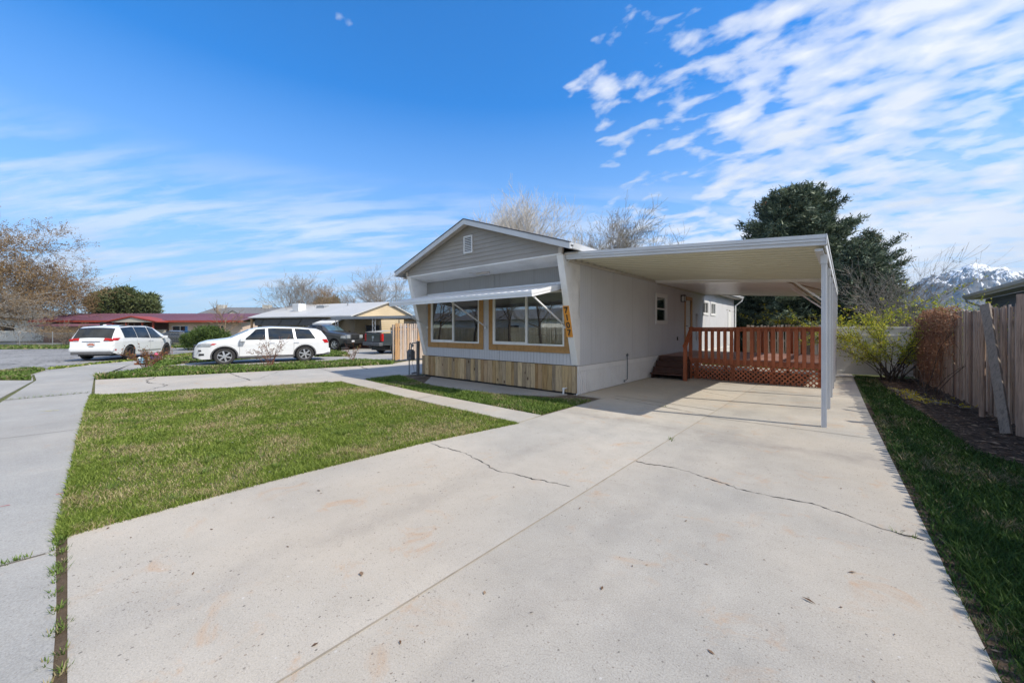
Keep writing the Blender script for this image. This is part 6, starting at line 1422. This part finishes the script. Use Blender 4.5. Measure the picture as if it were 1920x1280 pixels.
bare_tree('bare_tree', cw(-14.8, 43), 9.0, 'dark branching bare tree, rightmost of the three behind the tan house', spread=0.55, seed=25, kids=(8, 7, 5, 4), stems=2, minr=0.010, mat='bark_dark', group='bare trees behind the tan house')
bare_tree('bare_tree', cw(-25.2, 33.5), 4.1, 'small tan bare tree left of the tan house, in front of the pink wall', spread=0.45, seed=31, kids=(6, 5, 4), lv=4, mat='bark_tan', twig='twig_tan', minr=0.010)
bare_tree('bare_tree', cw(-23.2, 42), 4.7, 'young whitish bare tree at the left corner of the tan house', spread=0.4, seed=32, kids=(6, 5, 4), lv=4, mat='bark_pale', twig='twig_pale', minr=0.012)
# the big bare tree at the left edge (three heavy limbs, brown catkins)
bare_tree('bare_tree', cw(-58.0, 41), 15.2, 'huge brown bare tree hanging over the chain link fence at the left edge', spread=0.62, seed=41, kids=(9, 7, 6, 5), up=0.05, stems=3, mat='bark_pale', twig='twig_tan', minr=0.013, buds='bud_brown', nb=60000, budsize=0.15, r0=0.35)
bare_tree('bare_tree', cw(-52.5, 38.5), 7.6, 'lower pale-limbed bare tree leaning over the road at the far left', spread=0.7, seed=43, kids=(7, 6, 5, 4), up=-0.15, stems=2, mat='bark_pale', twig='twig_grey', minr=0.011, buds='bud_brown', nb=3500, budsize=0.11, r0=0.22, lean=0.2)
# trees mirrored in the windows
for i, (x, y, h_) in enumerate(((-21, -12.5, 7), (-27, -15, 8), (-33, -15.5, 8.5), (-40, -15.8, 8))):
    bare_tree('bare_tree', (x, y), h_, ['bare tree across the street, nearest the tan plank fence end', 'second bare tree across the street', 'tall bare tree before the white house across the street', 'bare tree before the tan house across the street'][i], spread=0.5, seed=50+i, kids=(7, 6, 5), lv=4, mat='bark_dark', minr=0.012, group='bare trees across the street')
# conifers
def needle_soup(name, pts, dirs, size, mat, par, seed, per=9):
    rs = np.random.RandomState(seed); P = np.repeat(np.array(pts), per, 0); D = np.repeat(np.array(dirs), per, 0); n = len(P)
    P = P+rs.randn(n, 3)*size*0.45; a = D+rs.randn(n, 3)*0.55; a /= np.linalg.norm(a, axis=1)[:, None]; b = np.cross(a, rs.randn(n, 3)); b /= np.linalg.norm(b, axis=1)[:, None]
    L = (size*(0.6+0.8*rs.rand(n)))[:, None]
    V = np.stack([P-b*L*0.16, P+b*L*0.16, P+a*L], 1).reshape(-1, 3); i = np.arange(n)*3
    tone = np.clip(np.repeat(rs.rand(len(pts)), per)*0.7+rs.rand(n)*0.3, 0, 1)
    return raw(name, V, np.stack([i, i+1, i+2], 1), tone, mat, par)
def conifer(xy, h, rad, label, seed=1, nb=150, z0=0.5, top_blunt=0.1, needle=0.16, cones=0, mat='spruce_needles', droop=0.25, per=10, step=0.16, irr=0.2):
    rn = random.Random(seed); root = empty('spruce_tree', (*xy, 0), label, 'tree'); T1, T2 = Tubes(), Tubes(); pts = []; dirs = []; cp_ = []
    base = Vector((*xy, 0)); T1.seg(base, base+Vector((0, 0, h*0.5)), h*0.022, h*0.014, 8); T1.seg(base+Vector((0, 0, h*0.5)), base+Vector((0, 0, h*0.97)), h*0.014, 0.02, 6)
    for i in range(nb):
        t = (i+rn.random())/nb; z = z0+(h-z0)*t*0.985; az = i*2.399+rn.uniform(-.3, .3)
        R_ = rad*((1-t)**0.62*(1-top_blunt)+top_blunt*(1 if t < 0.93 else 0.3))*rn.uniform(1-irr, 1+irr)*(0.72+0.28*min(1, t/0.12))
        d = Vector((math.cos(az), math.sin(az), -droop*(1-t)+0.45*t)).normalized(); p = base+Vector((0, 0, z)); L = R_; n = max(3, int(L/0.5)); q = p; side0 = Vector((-math.sin(az), math.cos(az), 0))
        for j in range(n):
            d = (d+Vector((rn.gauss(0, .05), rn.gauss(0, .05), 0.06))).normalized(); q2 = q+d*(L/n); r_ = 0.045*(1-j/n)+0.008; T2.seg(q, q2, r_, r_*0.8, 3)
            s = 0
            while s < L/n:
                f = (j+s*n/L)/n; w = L*0.42*(1-f)*min(1, f*3+0.15)+0.10; m_ = q+d*s
                if f > 0.12:
                    for sd in (1, -1):
                        c = 0.0
                        while c < w:
                            pts.append(tuple(m_+side0*sd*c+Vector((rn.gauss(0, .04), rn.gauss(0, .04), rn.gauss(0, .05)-0.10*c))+d*c*0.55)); dd = (d+side0*sd*0.8+Vector((0, 0, 0.1))).normalized(); dirs.append(tuple(dd)); c += step
                s += step*1.1
            q = q2
        if cones and t > 0.55 and rn.random() < cones:
            for _ in range(rn.randint(6, 16)): cp_.append((q.x+rn.gauss(0, .25), q.y+rn.gauss(0, .25), q.z+rn.gauss(0, .18)-0.1))
    T1.build('trunk', 'bark_dark', root); cr = T2.build('branches', 'bark_dark', root); needle_soup('crown', pts, dirs, needle, mat, root, seed, per)
    if cp_: leafsoup('cones', cp_, 0.12, 'spruce_cones', root, seed, 0.4, -2.0)
    return root
conifer(cw(17.6, 24.0), 10.3, 4.7, 'tall dense blue-green spruce behind the carport', seed=5, nb=230, z0=0.3, top_blunt=0.2, cones=0.22, needle=0.22, per=9, step=0.17)
conifer(cw(18.4, 20.4), 6.1, 2.5, 'shorter shaggy green spruce just right of the tall one', seed=6, nb=120, z0=0.3, top_blunt=0.12, cones=0.0, needle=0.17, per=8, step=0.18)
conifer(cw(24.9, 27.0), 8.5, 3.1, 'brown-coned spruce with drooping right side above the bare bush', seed=7, nb=100, z0=0.4, top_blunt=0.18, cones=0.95, needle=0.19, per=8, step=0.2, irr=0.4)
conifer(cw(15.6, 26.5), 4.0, 3.0, 'low dark spruce mass behind the back corner of the mobile home', seed=9, nb=70, z0=0.3, top_blunt=0.3, needle=0.2, per=8, step=0.22)
# round pine
def round_conifer(name, c, rx, rz, zc, label, seed, n, size, mat, cat='tree', lobes=60, trunk=True, lob=0.32, bumpy=0.25, per=5, group=None):
    rn = random.Random(seed); root = empty(name, (*c, 0), label, cat, group); pts = []; dirs = []; T_ = Tubes()
    if trunk:
        T_.seg(Vector((*c, 0)), Vector((*c, zc+rz*0.5)), rx*0.07, rx*0.03, 8)
    for i in range(lobes):
        u = rn.uniform(-0.75, 1); a = rn.uniform(0, 6.283); s = math.sqrt(max(0, 1-u*u)); k = rn.uniform(0.62, 0.95)
        L = Vector((c[0]+rx*k*s*math.cos(a), c[1]+rx*k*s*math.sin(a), zc+rz*k*u)); lr = rx*lob*rn.uniform(0.7, 1.3)
        if trunk: T_.seg(Vector((*c, zc-rz*0.2)), L, 0.05, 0.02, 3)
        for _ in range(n//lobes):
            v = Vector((rn.gauss(0, 1), rn.gauss(0, 1), rn.gauss(0, 1))).normalized(); rr = lr*rn.uniform(0.55, 1.0); q = L+v*rr
            if q.z < 0.03: q.z = 0.03+rn.random()*0.2
            pts.append(tuple(q)); dirs.append(tuple((v+Vector((0, 0, 0.6))).normalized()))
    if trunk: T_.build('trunk', 'bark_dark', root)
    needle_soup('crown', pts, dirs, size, mat, root, seed, per); return root
round_conifer('pine_tree', cw(-53, 53), 3.5, 2.9, 4.2, 'round dark olive pine behind the red-roofed house', 61, 9000, 0.42, 'pine_needles', lobes=85, lob=0.23, per=4)
round_conifer('pine_tree', cw(-22.6, 47), 1.8, 1.6, 3.6, 'small dark evergreen among the bare trees behind the tan house', 62, 2600, 0.3, 'pine_needles', lobes=30, lob=0.3, per=4)
round_conifer('juniper_bush', cw(-23.5, 29.6), 1.62, 0.72, 0.72, 'wide mounded green juniper behind the white crossover', 63, 7000, 0.15, 'juniper_leaf', 'bush', lobes=60, trunk=False, lob=0.24, per=4)
round_conifer('juniper_bush', cw(-20.3, 33.5), 0.9, 0.7, 0.8, 'small olive shrub at the left corner of the tan house', 64, 1500, 0.13, 'pine_needles', 'bush', lobes=18, trunk=False, lob=0.35, per=4)
# bushes built of stems
def bush(name, xy, h, rad, label, stems=14, seed=1, mat='bark_grey', leaf=None, nl=0, lsize=0.04, arch=0.5, kids=5, thick=0.012, sub=4, cat='bush', base=0.0, gaus=0.03, bend=None, zmin=0.0):
    rn = random.Random(seed); root = empty(name, (*xy, base), label, cat); T_ = Tubes(); P = []
    for i in range(stems):
        a = rn.uniform(0, 6.283); p = Vector((xy[0]+rn.gauss(0, rad*0.08), xy[1]+rn.gauss(0, rad*0.08), base-0.02)); tilt = rn.uniform(0.15, 1.0)*rad/h
        d = Vector((math.cos(a)*tilt, math.sin(a)*tilt, 1)).normalized(); 
        if bend: d = (d+Vector(bend)*rn.uniform(0.2, 1.0)).normalized()
        L = h*rn.uniform(0.7, 1.15)*(1+tilt*0.4); n = 8; r = thick*rn.uniform(0.6, 1.3); pts = [p]
        for j in range(n):
            d = (d+Vector((math.cos(a)*arch*0.16+rn.gauss(0, .06), math.sin(a)*arch*0.16+rn.gauss(0, .06), -arch*0.10*(j/n)))).normalized(); p2 = p+d*(L/n)
            if p2.z < zmin+0.03: p2.z = zmin+0.03
            T_.seg(p, p2, r*(1-j/(n+1)), r*(1-(j+1)/(n+1)), 4); p = p2; pts.append(p)
            if j > 1:
                for _ in range(rn.randint(1, kids)):
                    dd = (d+Vector((rn.gauss(0, .6), rn.gauss(0, .6), rn.gauss(0, .45)+0.15))).normalized(); l = L*rn.uniform(0.10, 0.28); q = p; m = sub
                    for k_ in range(m):
                        dd = (dd+Vector((rn.gauss(0, .12), rn.gauss(0, .12), rn.gauss(0, .1)))).normalized(); q2 = q+dd*(l/m)
                        if q2.z < zmin+0.02: q2.z = zmin+0.02
                        T_.seg(q, q2, r*0.35, r*0.22, 3); q = q2; P.append(q)
    T_.build('stems', mat, root)
    if leaf and P:
        pr = random.Random(seed+1); L_ = []
        for _ in range(nl): q = pr.choice(P); L_.append((q.x+pr.gauss(0, gaus), q.y+pr.gauss(0, gaus), max(zmin+0.01, q.z+pr.gauss(0, gaus))))
        leafsoup('leaves', L_, lsize, leaf, root, seed)
    return root
bx_, by_ = 1.05, 16.4
bush('forsythia_bush', (bx_, by_), 2.0, 1.35, 'sprawling yellow-green bush with dark stems in front of the white vinyl fence', stems=30, seed=71, mat='bark_dark', leaf='spring_leaf', nl=12000, lsize=0.055, arch=0.7, kids=5, thick=0.02, gaus=0.05)
bush('yellow_shrub', (0.2, 18.3), 3.0, 1.4, 'spray of bright yellow twigs rising behind the carport posts over the vinyl fence', stems=15, seed=72, mat='bark_tan', leaf='spring_leaf', nl=5200, lsize=0.06, arch=0.9, kids=4, thick=0.012)
bush('bare_bush', (1.7, 24.6), 3.9, 0.9, 'large grey leafless bush leaning over the back of the plank fence', stems=50, seed=73, mat='twig_grey', arch=0.45, kids=9, thick=0.013, sub=5, leaf='bud_brown', nl=900, lsize=0.05)
def curtain():
    rn = random.Random(74); root = empty('dead_vine', (1.7, 15, 0), 'curtain of dead reddish-brown vines hanging down the plank fence', 'vine'); T_ = Tubes(); P = []
    for i in range(170):
        y = rn.triangular(11.8, 16.5, 14.6); xf = 2.41-0.0445*(y+0.6); top = 1.9+rn.uniform(-.08, .2); q = Vector((xf+0.06, y, top-0.1)); L_ = rn.uniform(0.5, 1.9)*(1 if y > 13.6 else 0.55); out = rn.uniform(0.02, 0.17)
        q2 = Vector((xf-out*0.6, y+rn.gauss(0, .08), top)); T_.seg(q, q2, 0.006, 0.006, 3); q = q2; n = 7
        for j in range(n):
            q2 = Vector((xf-out*(0.6+0.4*math.sin(j*0.5))-0.02+rn.gauss(0, .02), q.y+rn.gauss(0, .05), max(0.03, q.z-L_/n))); T_.seg(q, q2, 0.006, 0.004, 3); P.append(q2)
            for _ in range(2): T_.seg(q2, q2+Vector((rn.gauss(-.03, .05), rn.gauss(0, .09), rn.gauss(-.04, .07))), 0.003, 0.002, 3)
            q = q2
    T_.build('stems', 'dead_vine', root); L2 = [tuple(rn.choice(P)+Vector((rn.gauss(0, .04), rn.gauss(0, .05), rn.gauss(0, .05)))) for _ in range(2400)]
    leafsoup('leaves', [(a, b, max(0.01, c)) for a, b, c in L2], 0.045, 'dead_vine', root, 74)
curtain()
bush('bare_branch', (1.45, 12.3), 1.9, 0.9, 'arching thorny bare branches against the plank fence', stems=5, seed=75, mat='bark_dark', arch=1.0, kids=2, thick=0.012, bend=(0.1, 0.6, 0), cat='branches')
bush('rose_bush', G(275, 692), 0.75, 0.62, 'low reddish rose bush at the left end of the planting strip', stems=22, seed=76, mat='rose_stem', leaf='rose_leaf', nl=650, lsize=0.07, kids=3, thick=0.012, arch=0.3)
bush('rose_bush', G(508, 687.5), 1.0, 0.72, 'bare-stemmed rose bush before the doors of the white crossover', stems=13, seed=77, mat='rose_stem', leaf='bark', nl=0) if False else bush('rose_bush', G(508, 687.5), 1.0, 0.72, 'bare-stemmed rose bush before the doors of the white crossover', stems=13, seed=77, mat='rose_stem', leaf='dead_leaf', nl=330, lsize=0.06, kids=3, thick=0.013, arch=0.3)
bush('rose_bush', G(661, 680.5), 0.95, 0.42, 'thin rose bush at the right end of the planting strip near the pale plank fence', stems=6, seed=78, mat='rose_stem', leaf='rose_leaf', nl=150, lsize=0.06, kids=3, thick=0.013, arch=0.3)
bush('yard_brush', cw(-43.2, 37.4), 2.0, 2.2, 'brown leafless brush between chain link fence and pink wall', stems=60, seed=79, mat='twig_tan', arch=0.5, kids=5, thick=0.016, leaf='bud_brown', nl=2600, lsize=0.08)
bush('yard_brush', cw(-39.3, 37.0), 1.8, 1.8, 'greyer leafless brush behind the white minivan', stems=46, seed=80, mat='twig_grey', arch=0.5, kids=5, thick=0.016, leaf='bud_olive', nl=900, lsize=0.08)
bush('green_shrub', (6.4, 45.3), 3.6, 3.4, 'fresh green shrub beyond the plank fence below the mountain', stems=30, seed=81, mat='bark_tan', leaf='spring_leaf', nl=3500, lsize=0.14, arch=0.5, kids=4)
# cut forsythia branches lying on the litter
def fallen(seed, p0, p1, label, flowers=260):
    rn = random.Random(seed); root = empty('fallen_branch', (*p0, 0), label, 'branch'); T_ = Tubes(); P = []
    a, b = Vector((*p0, 0.03)), Vector((*p1, 0.04)); n = 12; q = a
    for i in range(n):
        r_ = a.lerp(b, (i+1)/n)+Vector((rn.gauss(0, .05), rn.gauss(0, .05), rn.uniform(0, .05))); T_.seg(q, r_, 0.012*(1-i/n)+0.003, 0.012*(1-(i+1)/n)+0.003, 4)
        for _ in range(3):
            t = r_+Vector((rn.gauss(0, .16), rn.gauss(0, .16), abs(rn.gauss(0, .05)))); T_.seg(r_, t, 0.004, 0.002, 3); P += [r_.lerp(t, rn.random()) for _ in range(5)]
        q = r_
    T_.build('stem', 'bark_pale', root); L_ = [tuple(rn.choice(P)+Vector((rn.gauss(0, .02), rn.gauss(0, .02), abs(rn.gauss(0, .015))))) for _ in range(flowers)]
    leafsoup('blossom', L_, 0.035, 'yellow_bloom', root, seed)
fallen(1, G(1700, 742), G(1795, 768), 'cut branch with yellow blossom lying on the leaf litter, nearer the fence')
fallen(2, G(1688, 734), G(1725, 760), 'cut branch with yellow blossom lying on the litter, nearer the driveway', 320)
fallen(3, G(1640, 745), G(1730, 750), 'pale bare cut branch crossing the shaded litter', 0) if False else None
# small colourful things by the rose bush
o = empty('garden_ornament', G(262, 683)+(0,), 'small white and blue ornament on a terracotta dish left of the low rose bush', 'ornament')
m = MB(); gx, gy = G(262, 683)
m.lathe((gx, gy, 0), [(0.0, 0.0), (0.16, 0.0), (0.2, 0.06), (0.17, 0.06), (0, 0.05)], 16); m.build('dish', 'terracotta', o)
m = MB(); m.lathe((gx-0.05, gy, 0.06), [(0.07, 0), (0.09, 0.1), (0.07, 0.2), (0.03, 0.26), (0, 0.27)], 12); m.build('white_jar', 'white_paint', o)
m = MB(); m.lathe((gx+0.12, gy+0.06, 0.06), [(0.10, 0), (0.13, 0.1), (0.1, 0.2), (0, 0.24)], 12); m.build('blue_jar', 'toy_blue', o)
gx, gy = G(293, 676); o = empty('flower_basket', (gx, gy, 0), 'small purple basket with pink and white flowers right of the low rose bush', 'basket')
m = MB(); m.lathe((gx, gy, 0), [(0.0, 0.0), (0.16, 0.0), (0.24, 0.22), (0.22, 0.22), (0.15, 0.02)], 14); m.build('basket', 'toy_purple', o)
rn = random.Random(3); leafsoup('pink_flowers', [(gx+rn.gauss(0, .07), gy+rn.gauss(0, .07), 0.27+rn.gauss(0, .04)) for _ in range(60)], 0.08, 'rose_leaf', o, 2)
m = MB(); m.lathe((gx, gy, 0.24), [(0.06, 0), (0.09, 0.07), (0.04, 0.14), (0, 0.2)], 8); m.build('pink_flower', 'toy_pink', o)
# ================================================================== MOUNTAINS AND HILLS
def ridge(name, prof, d0, d1, mat, seed, nx=220, ny=46, rough=0.12, back=1.25, l0=None, l1=None):
    """prof: (photo x, elevation ratio height/distance) of the crest; the crest stands d1 metres away, foot at d0"""
    from mathutils import noise as nz
    xs = [p[0] for p in prof]; hs = [p[1] for p in prof]; V = []; Fc = []
    for i in range(nx+1):
        px = xs[0]+(xs[-1]-xs[0])*i/nx; t = (px-960)/F_; h = float(np.interp(px, xs, hs))*d1
        for j in range(ny+1):
            v = j/ny; d = d0+(d1-d0)*v*back; x, y = cw(t*d, d); vv = v*back
            e = vv if vv <= 1 else max(0, 1-(vv-1)/(back-1)*0.8)
            p = Vector((x, y, 0))*(7.0/d1)
            rg = 1-abs(nz.fractal(p*1.6+Vector((seed, 0, 0)), 0.9, 2.1, 6))*1.7
            f2 = nz.fractal(p*6+Vector((0, seed, 0)), 0.8, 2.2, 6)
            amp = h*(rough*(rg-0.6)*1.6*math.sin(math.pi*min(1, vv))**0.6+rough*0.35*f2)
            V.append((x, y, max(-2, h*e**1.25+amp*(1 if vv < 1.02 else 0.6)-1)))
    for i in range(nx):
        for j in range(ny): a = i*(ny+1)+j; Fc.append((a, a+ny+1, a+ny+2, a+1))
    o = raw(name, V, Fc, np.full(len(Fc), .5), mat); o['kind'] = 'structure'; o.data.polygons.foreach_set('use_smooth', [True]*len(o.data.polygons)); return o
k = newmat('mountain', 0.95, 0, 0.1)
sp_ = k.new('ShaderNodeSeparateXYZ'); k.link(k.pos, sp_.inputs[0])
zz = sp_.outputs[2]; n1 = k.noise(k.vmul(k.pos, (1, 1, 0.6)), 0.014, 8, 0.72, 0.8); n2 = k.noise(k.pos, 0.0025, 5, 0.6)
nm = k.new('ShaderNodeNewGeometry'); sn = k.new('ShaderNodeSeparateXYZ'); k.link(nm.outputs['Normal'], sn.inputs[0])
hh = k.math('MULTIPLY_ADD', zz, 1/430.0, -0.78)
f = k.math('ADD', k.math('ADD', hh, k.math('MULTIPLY', k.math('SUBTRACT', n1, 0.5), 2.6)), k.math('MULTIPLY', k.math('SUBTRACT', n2, 0.5), 1.1))
snow = k.ramp(f, [(0.0, 0.0), (0.10, 1.0)])
rock = k.ramp(k.noise(k.pos, 0.02, 6, 0.7), [(0.3, (0.07, 0.065, 0.055)), (0.7, (0.16, 0.14, 0.115))])
k.link(k.mix(snow, rock, (0.85, 0.86, 0.88)), k.col)
MP = [(1500, 0.0), (1560, 0.02), (1620, 0.045), (1660, 0.075), (1700, 0.108), (1723, 0.125), (1734, 0.133), (1751, 0.143), (1766, 0.142), (1780, 0.147), (1795, 0.156), (1808, 0.164), (1824, 0.172), (1843, 0.168), (1855, 0.163), (1873, 0.165), (1895, 0.157), (1920, 0.147), (1980, 0.13), (2060, 0.15), (2160, 0.12), (2300, 0.08)]
MP = [(x, h*0.99) for x, h in MP]
ridge('mountain', MP, 1300, 2600, 'mountain', 3.3, nx=260, ny=80, rough=0.16)
soil('hill_scrub', [(0.35, (0.085, 0.075, 0.055)), (0.5, (0.14, 0.125, 0.09)), (0.65, (0.20, 0.175, 0.125))], 0.03, 0.1)
ridge('hill', [(-500, 0.05), (-200, 0.072), (0, 0.065), (60, 0.060), (95, 0.054), (130, 0.042), (170, 0.040), (230, 0.036), (330, 0.030), (420, 0.034), (470, 0.045), (530, 0.052), (580, 0.046), (700, 0.040), (900, 0.03), (1100, 0.02)], 260, 620, 'hill_scrub', 5.1, nx=120, ny=24, rough=0.05)
ridge('foothill', [(1450, 0.0), (1560, 0.015), (1650, 0.03), (1750, 0.042), (1850, 0.05), (2000, 0.06), (2300, 0.05)], 500, 1100, 'hill_scrub', 7.7, nx=100, ny=24, rough=0.1)
# valley haze: one closed box of thin even air
mb = MB(); mb.box(-3700, 3700, -3700, 3700, -4, 620); hz_ = mb.build('haze', 'white_paint'); hz_['kind'] = 'stuff'; hz_['label'] = 'thin pale blue haze that fades the mountain'
hm = bpy.data.materials.new('haze'); hm.use_nodes = True; k = NT(hm); k.n.remove(k.n['Principled BSDF'])
pv = k.new('ShaderNodeVolumePrincipled'); pv.inputs['Color'].default_value = (0.42, 0.68, 1.0, 1); pv.inputs['Density'].default_value = 0.00012; pv.inputs['Anisotropy'].default_value = 0.2
k.link(pv.outputs[0], k.n['Material Output'].inputs['Volume']); hz_.data.materials.clear(); hz_.data.materials.append(hm)
# ================================================================== LIGHT, SKY, CAMERA
SUN_EL = R(46.6); sx, sy = 0.975, 0.222
sun = bpy.data.lights.new('sun', 'SUN'); sun.energy = 3.6; sun.angle = R(0.53); sun.color = (1.0, 0.935, 0.82)
so = bpy.data.objects.new('sun', sun); COL.objects.link(so)
sd = Vector((sx*math.cos(SUN_EL), sy*math.cos(SUN_EL), math.sin(SUN_EL))).normalized()
so.rotation_euler = sd.to_track_quat('Z', 'Y').to_euler(); so.location = sd*60
W = bpy.data.worlds.new('World'); SC.world = W; W.use_nodes = True
class WN(NT):
    def __init__(s, w): s.nt = w.node_tree; s.n = s.nt.nodes; s.l = s.nt.links
k = WN(W); bg = k.n['Background']
st = k.new('ShaderNodeTexSky', sky_type='NISHITA'); st.sun_disc = False; st.sun_elevation = SUN_EL; st.sun_rotation = math.atan2(sx, sy); st.altitude = 1400; st.air_density = 1.0; st.dust_density = 0.25; st.ozone_density = 2.2
tc = k.new('ShaderNodeTexCoord').outputs['Generated']
sp_ = k.new('ShaderNodeSeparateXYZ'); k.link(tc, sp_.inputs[0])
den = k.math('MAXIMUM', sp_.outputs[2], 0.0); u = k.math('DIVIDE', sp_.outputs[0], k.math('ADD', den, 0.24)); v = k.math('DIVIDE', sp_.outputs[1], k.math('ADD', den, 0.24))
cb = k.new('ShaderNodeCombineXYZ'); k.link(u, cb.inputs[0]); k.link(v, cb.inputs[1]); P2 = cb.outputs[0]
# camera-right component: clouds gather on the right
az = k.math('ADD', k.math('MULTIPLY', sp_.outputs[0], CA), k.math('MULTIPLY', sp_.outputs[1], SA))
el = sp_.outputs[2]
def rot(vec, ang, sc):
    m = k.new('ShaderNodeMapping'); m.inputs['Rotation'].default_value = (0, 0, ang); m.inputs['Scale'].default_value = sc; k.link(vec, m.inputs[0]); return m.outputs[0]
w1 = k.noise(rot(P2, -A_-0.25, (1.0, 1.6, 1)), 7.2, 6, 0.50, 0.15)      # rippled altocumulus
w2 = k.noise(P2, 1.15, 4, 0.55, 0.2)
w3 = k.noise(k.vmul(rot(P2, -A_, (1, 1, 1)), (0.7, 3.0, 1)), 2.4, 8, 0.6, 0.2)        # thin streaks
right = k.ramp(az, [(0.0, 0.10), (0.20, 0.66), (0.60, 1.0)])
m1 = k.math('ADD', k.math('MULTIPLY', k.math('SUBTRACT', w1, 0.5), 3.0), k.math('MULTIPLY', k.math('SUBTRACT', w2, 0.5), 2.6))
m1b = k.math('ADD', m1, k.math('MULTIPLY', k.ramp(el, [(0.05, 0.6), (0.3, 0.0)]), right))
c1 = k.ramp(k.math('ADD', m1b, k.math('MULTIPLY_ADD', right, 1.35, -0.98)), [(0.0, 0.0), (0.30, 0.50), (0.85, 0.95)])
lowb = k.ramp(el, [(0.02, 0.1), (0.10, 1.0), (0.24, 0.75), (0.36, 0.0)])
c2 = k.math('MULTIPLY', k.ramp(w3, [(0.42, 0.0), (0.60, 0.66)]), lowb)
fwd = k.math('ADD', k.math('MULTIPLY', sp_.outputs[0], -SA), k.math('MULTIPLY', sp_.outputs[1], CA))
beh_fill = k.ramp(k.math('MULTIPLY', fwd, -1.0), [(0.0, 0.0), (0.30, 1.0)])          # broken bright cloud added to unseen sky behind the photographer, as fill light
c3 = k.ramp(k.math('ADD', m1, k.math('MULTIPLY_ADD', beh_fill, 1.45, -1.0)), [(0.0, 0.0), (0.5, 1.0)])
cl = k.math('MAXIMUM', k.math('MAXIMUM', c1, c2), c3, clamp=True)
skyc = k.mix(1.0, st.outputs[0], (0.13, 0.82, 1.36), 'MULTIPLY')
hz = k.ramp(el, [(0.0, 0.95), (0.10, 0.80), (0.24, 0.42), (0.5, 0.0)])
skyc = k.mix(hz, skyc, (2.9, 3.75, 4.5))
shade = k.ramp(k.noise(rot(P2, 0.3, (1, 1, 1)), 1.1, 5, 0.55), [(0.35, (3.9, 4.15, 4.5)), (0.65, (5.8, 5.7, 5.6))])
k.link(k.mix(cl, skyc, shade), bg.inputs['Color']); bg.inputs['Strength'].default_value = 0.145
cam = bpy.data.cameras.new('camera'); co = bpy.data.objects.new('camera', cam); COL.objects.link(co); SC.camera = co
co.location = (0, 0, H_); co.rotation_euler = (R(90), 0, A_)
cam.sensor_width = 36; cam.lens = 36*F_/1920; cam.shift_y = -(640-HY)/1920; cam.clip_start = 0.05; cam.clip_end = 20000
SC.view_settings.view_transform = 'Standard'; SC.view_settings.look = 'None'; SC.view_settings.gamma = 1.0; SC.view_settings.exposure = 0.53
SC.view_settings.use_curve_mapping = False
SC.cycles.max_bounces = 8; SC.cycles.transparent_max_bounces = 12
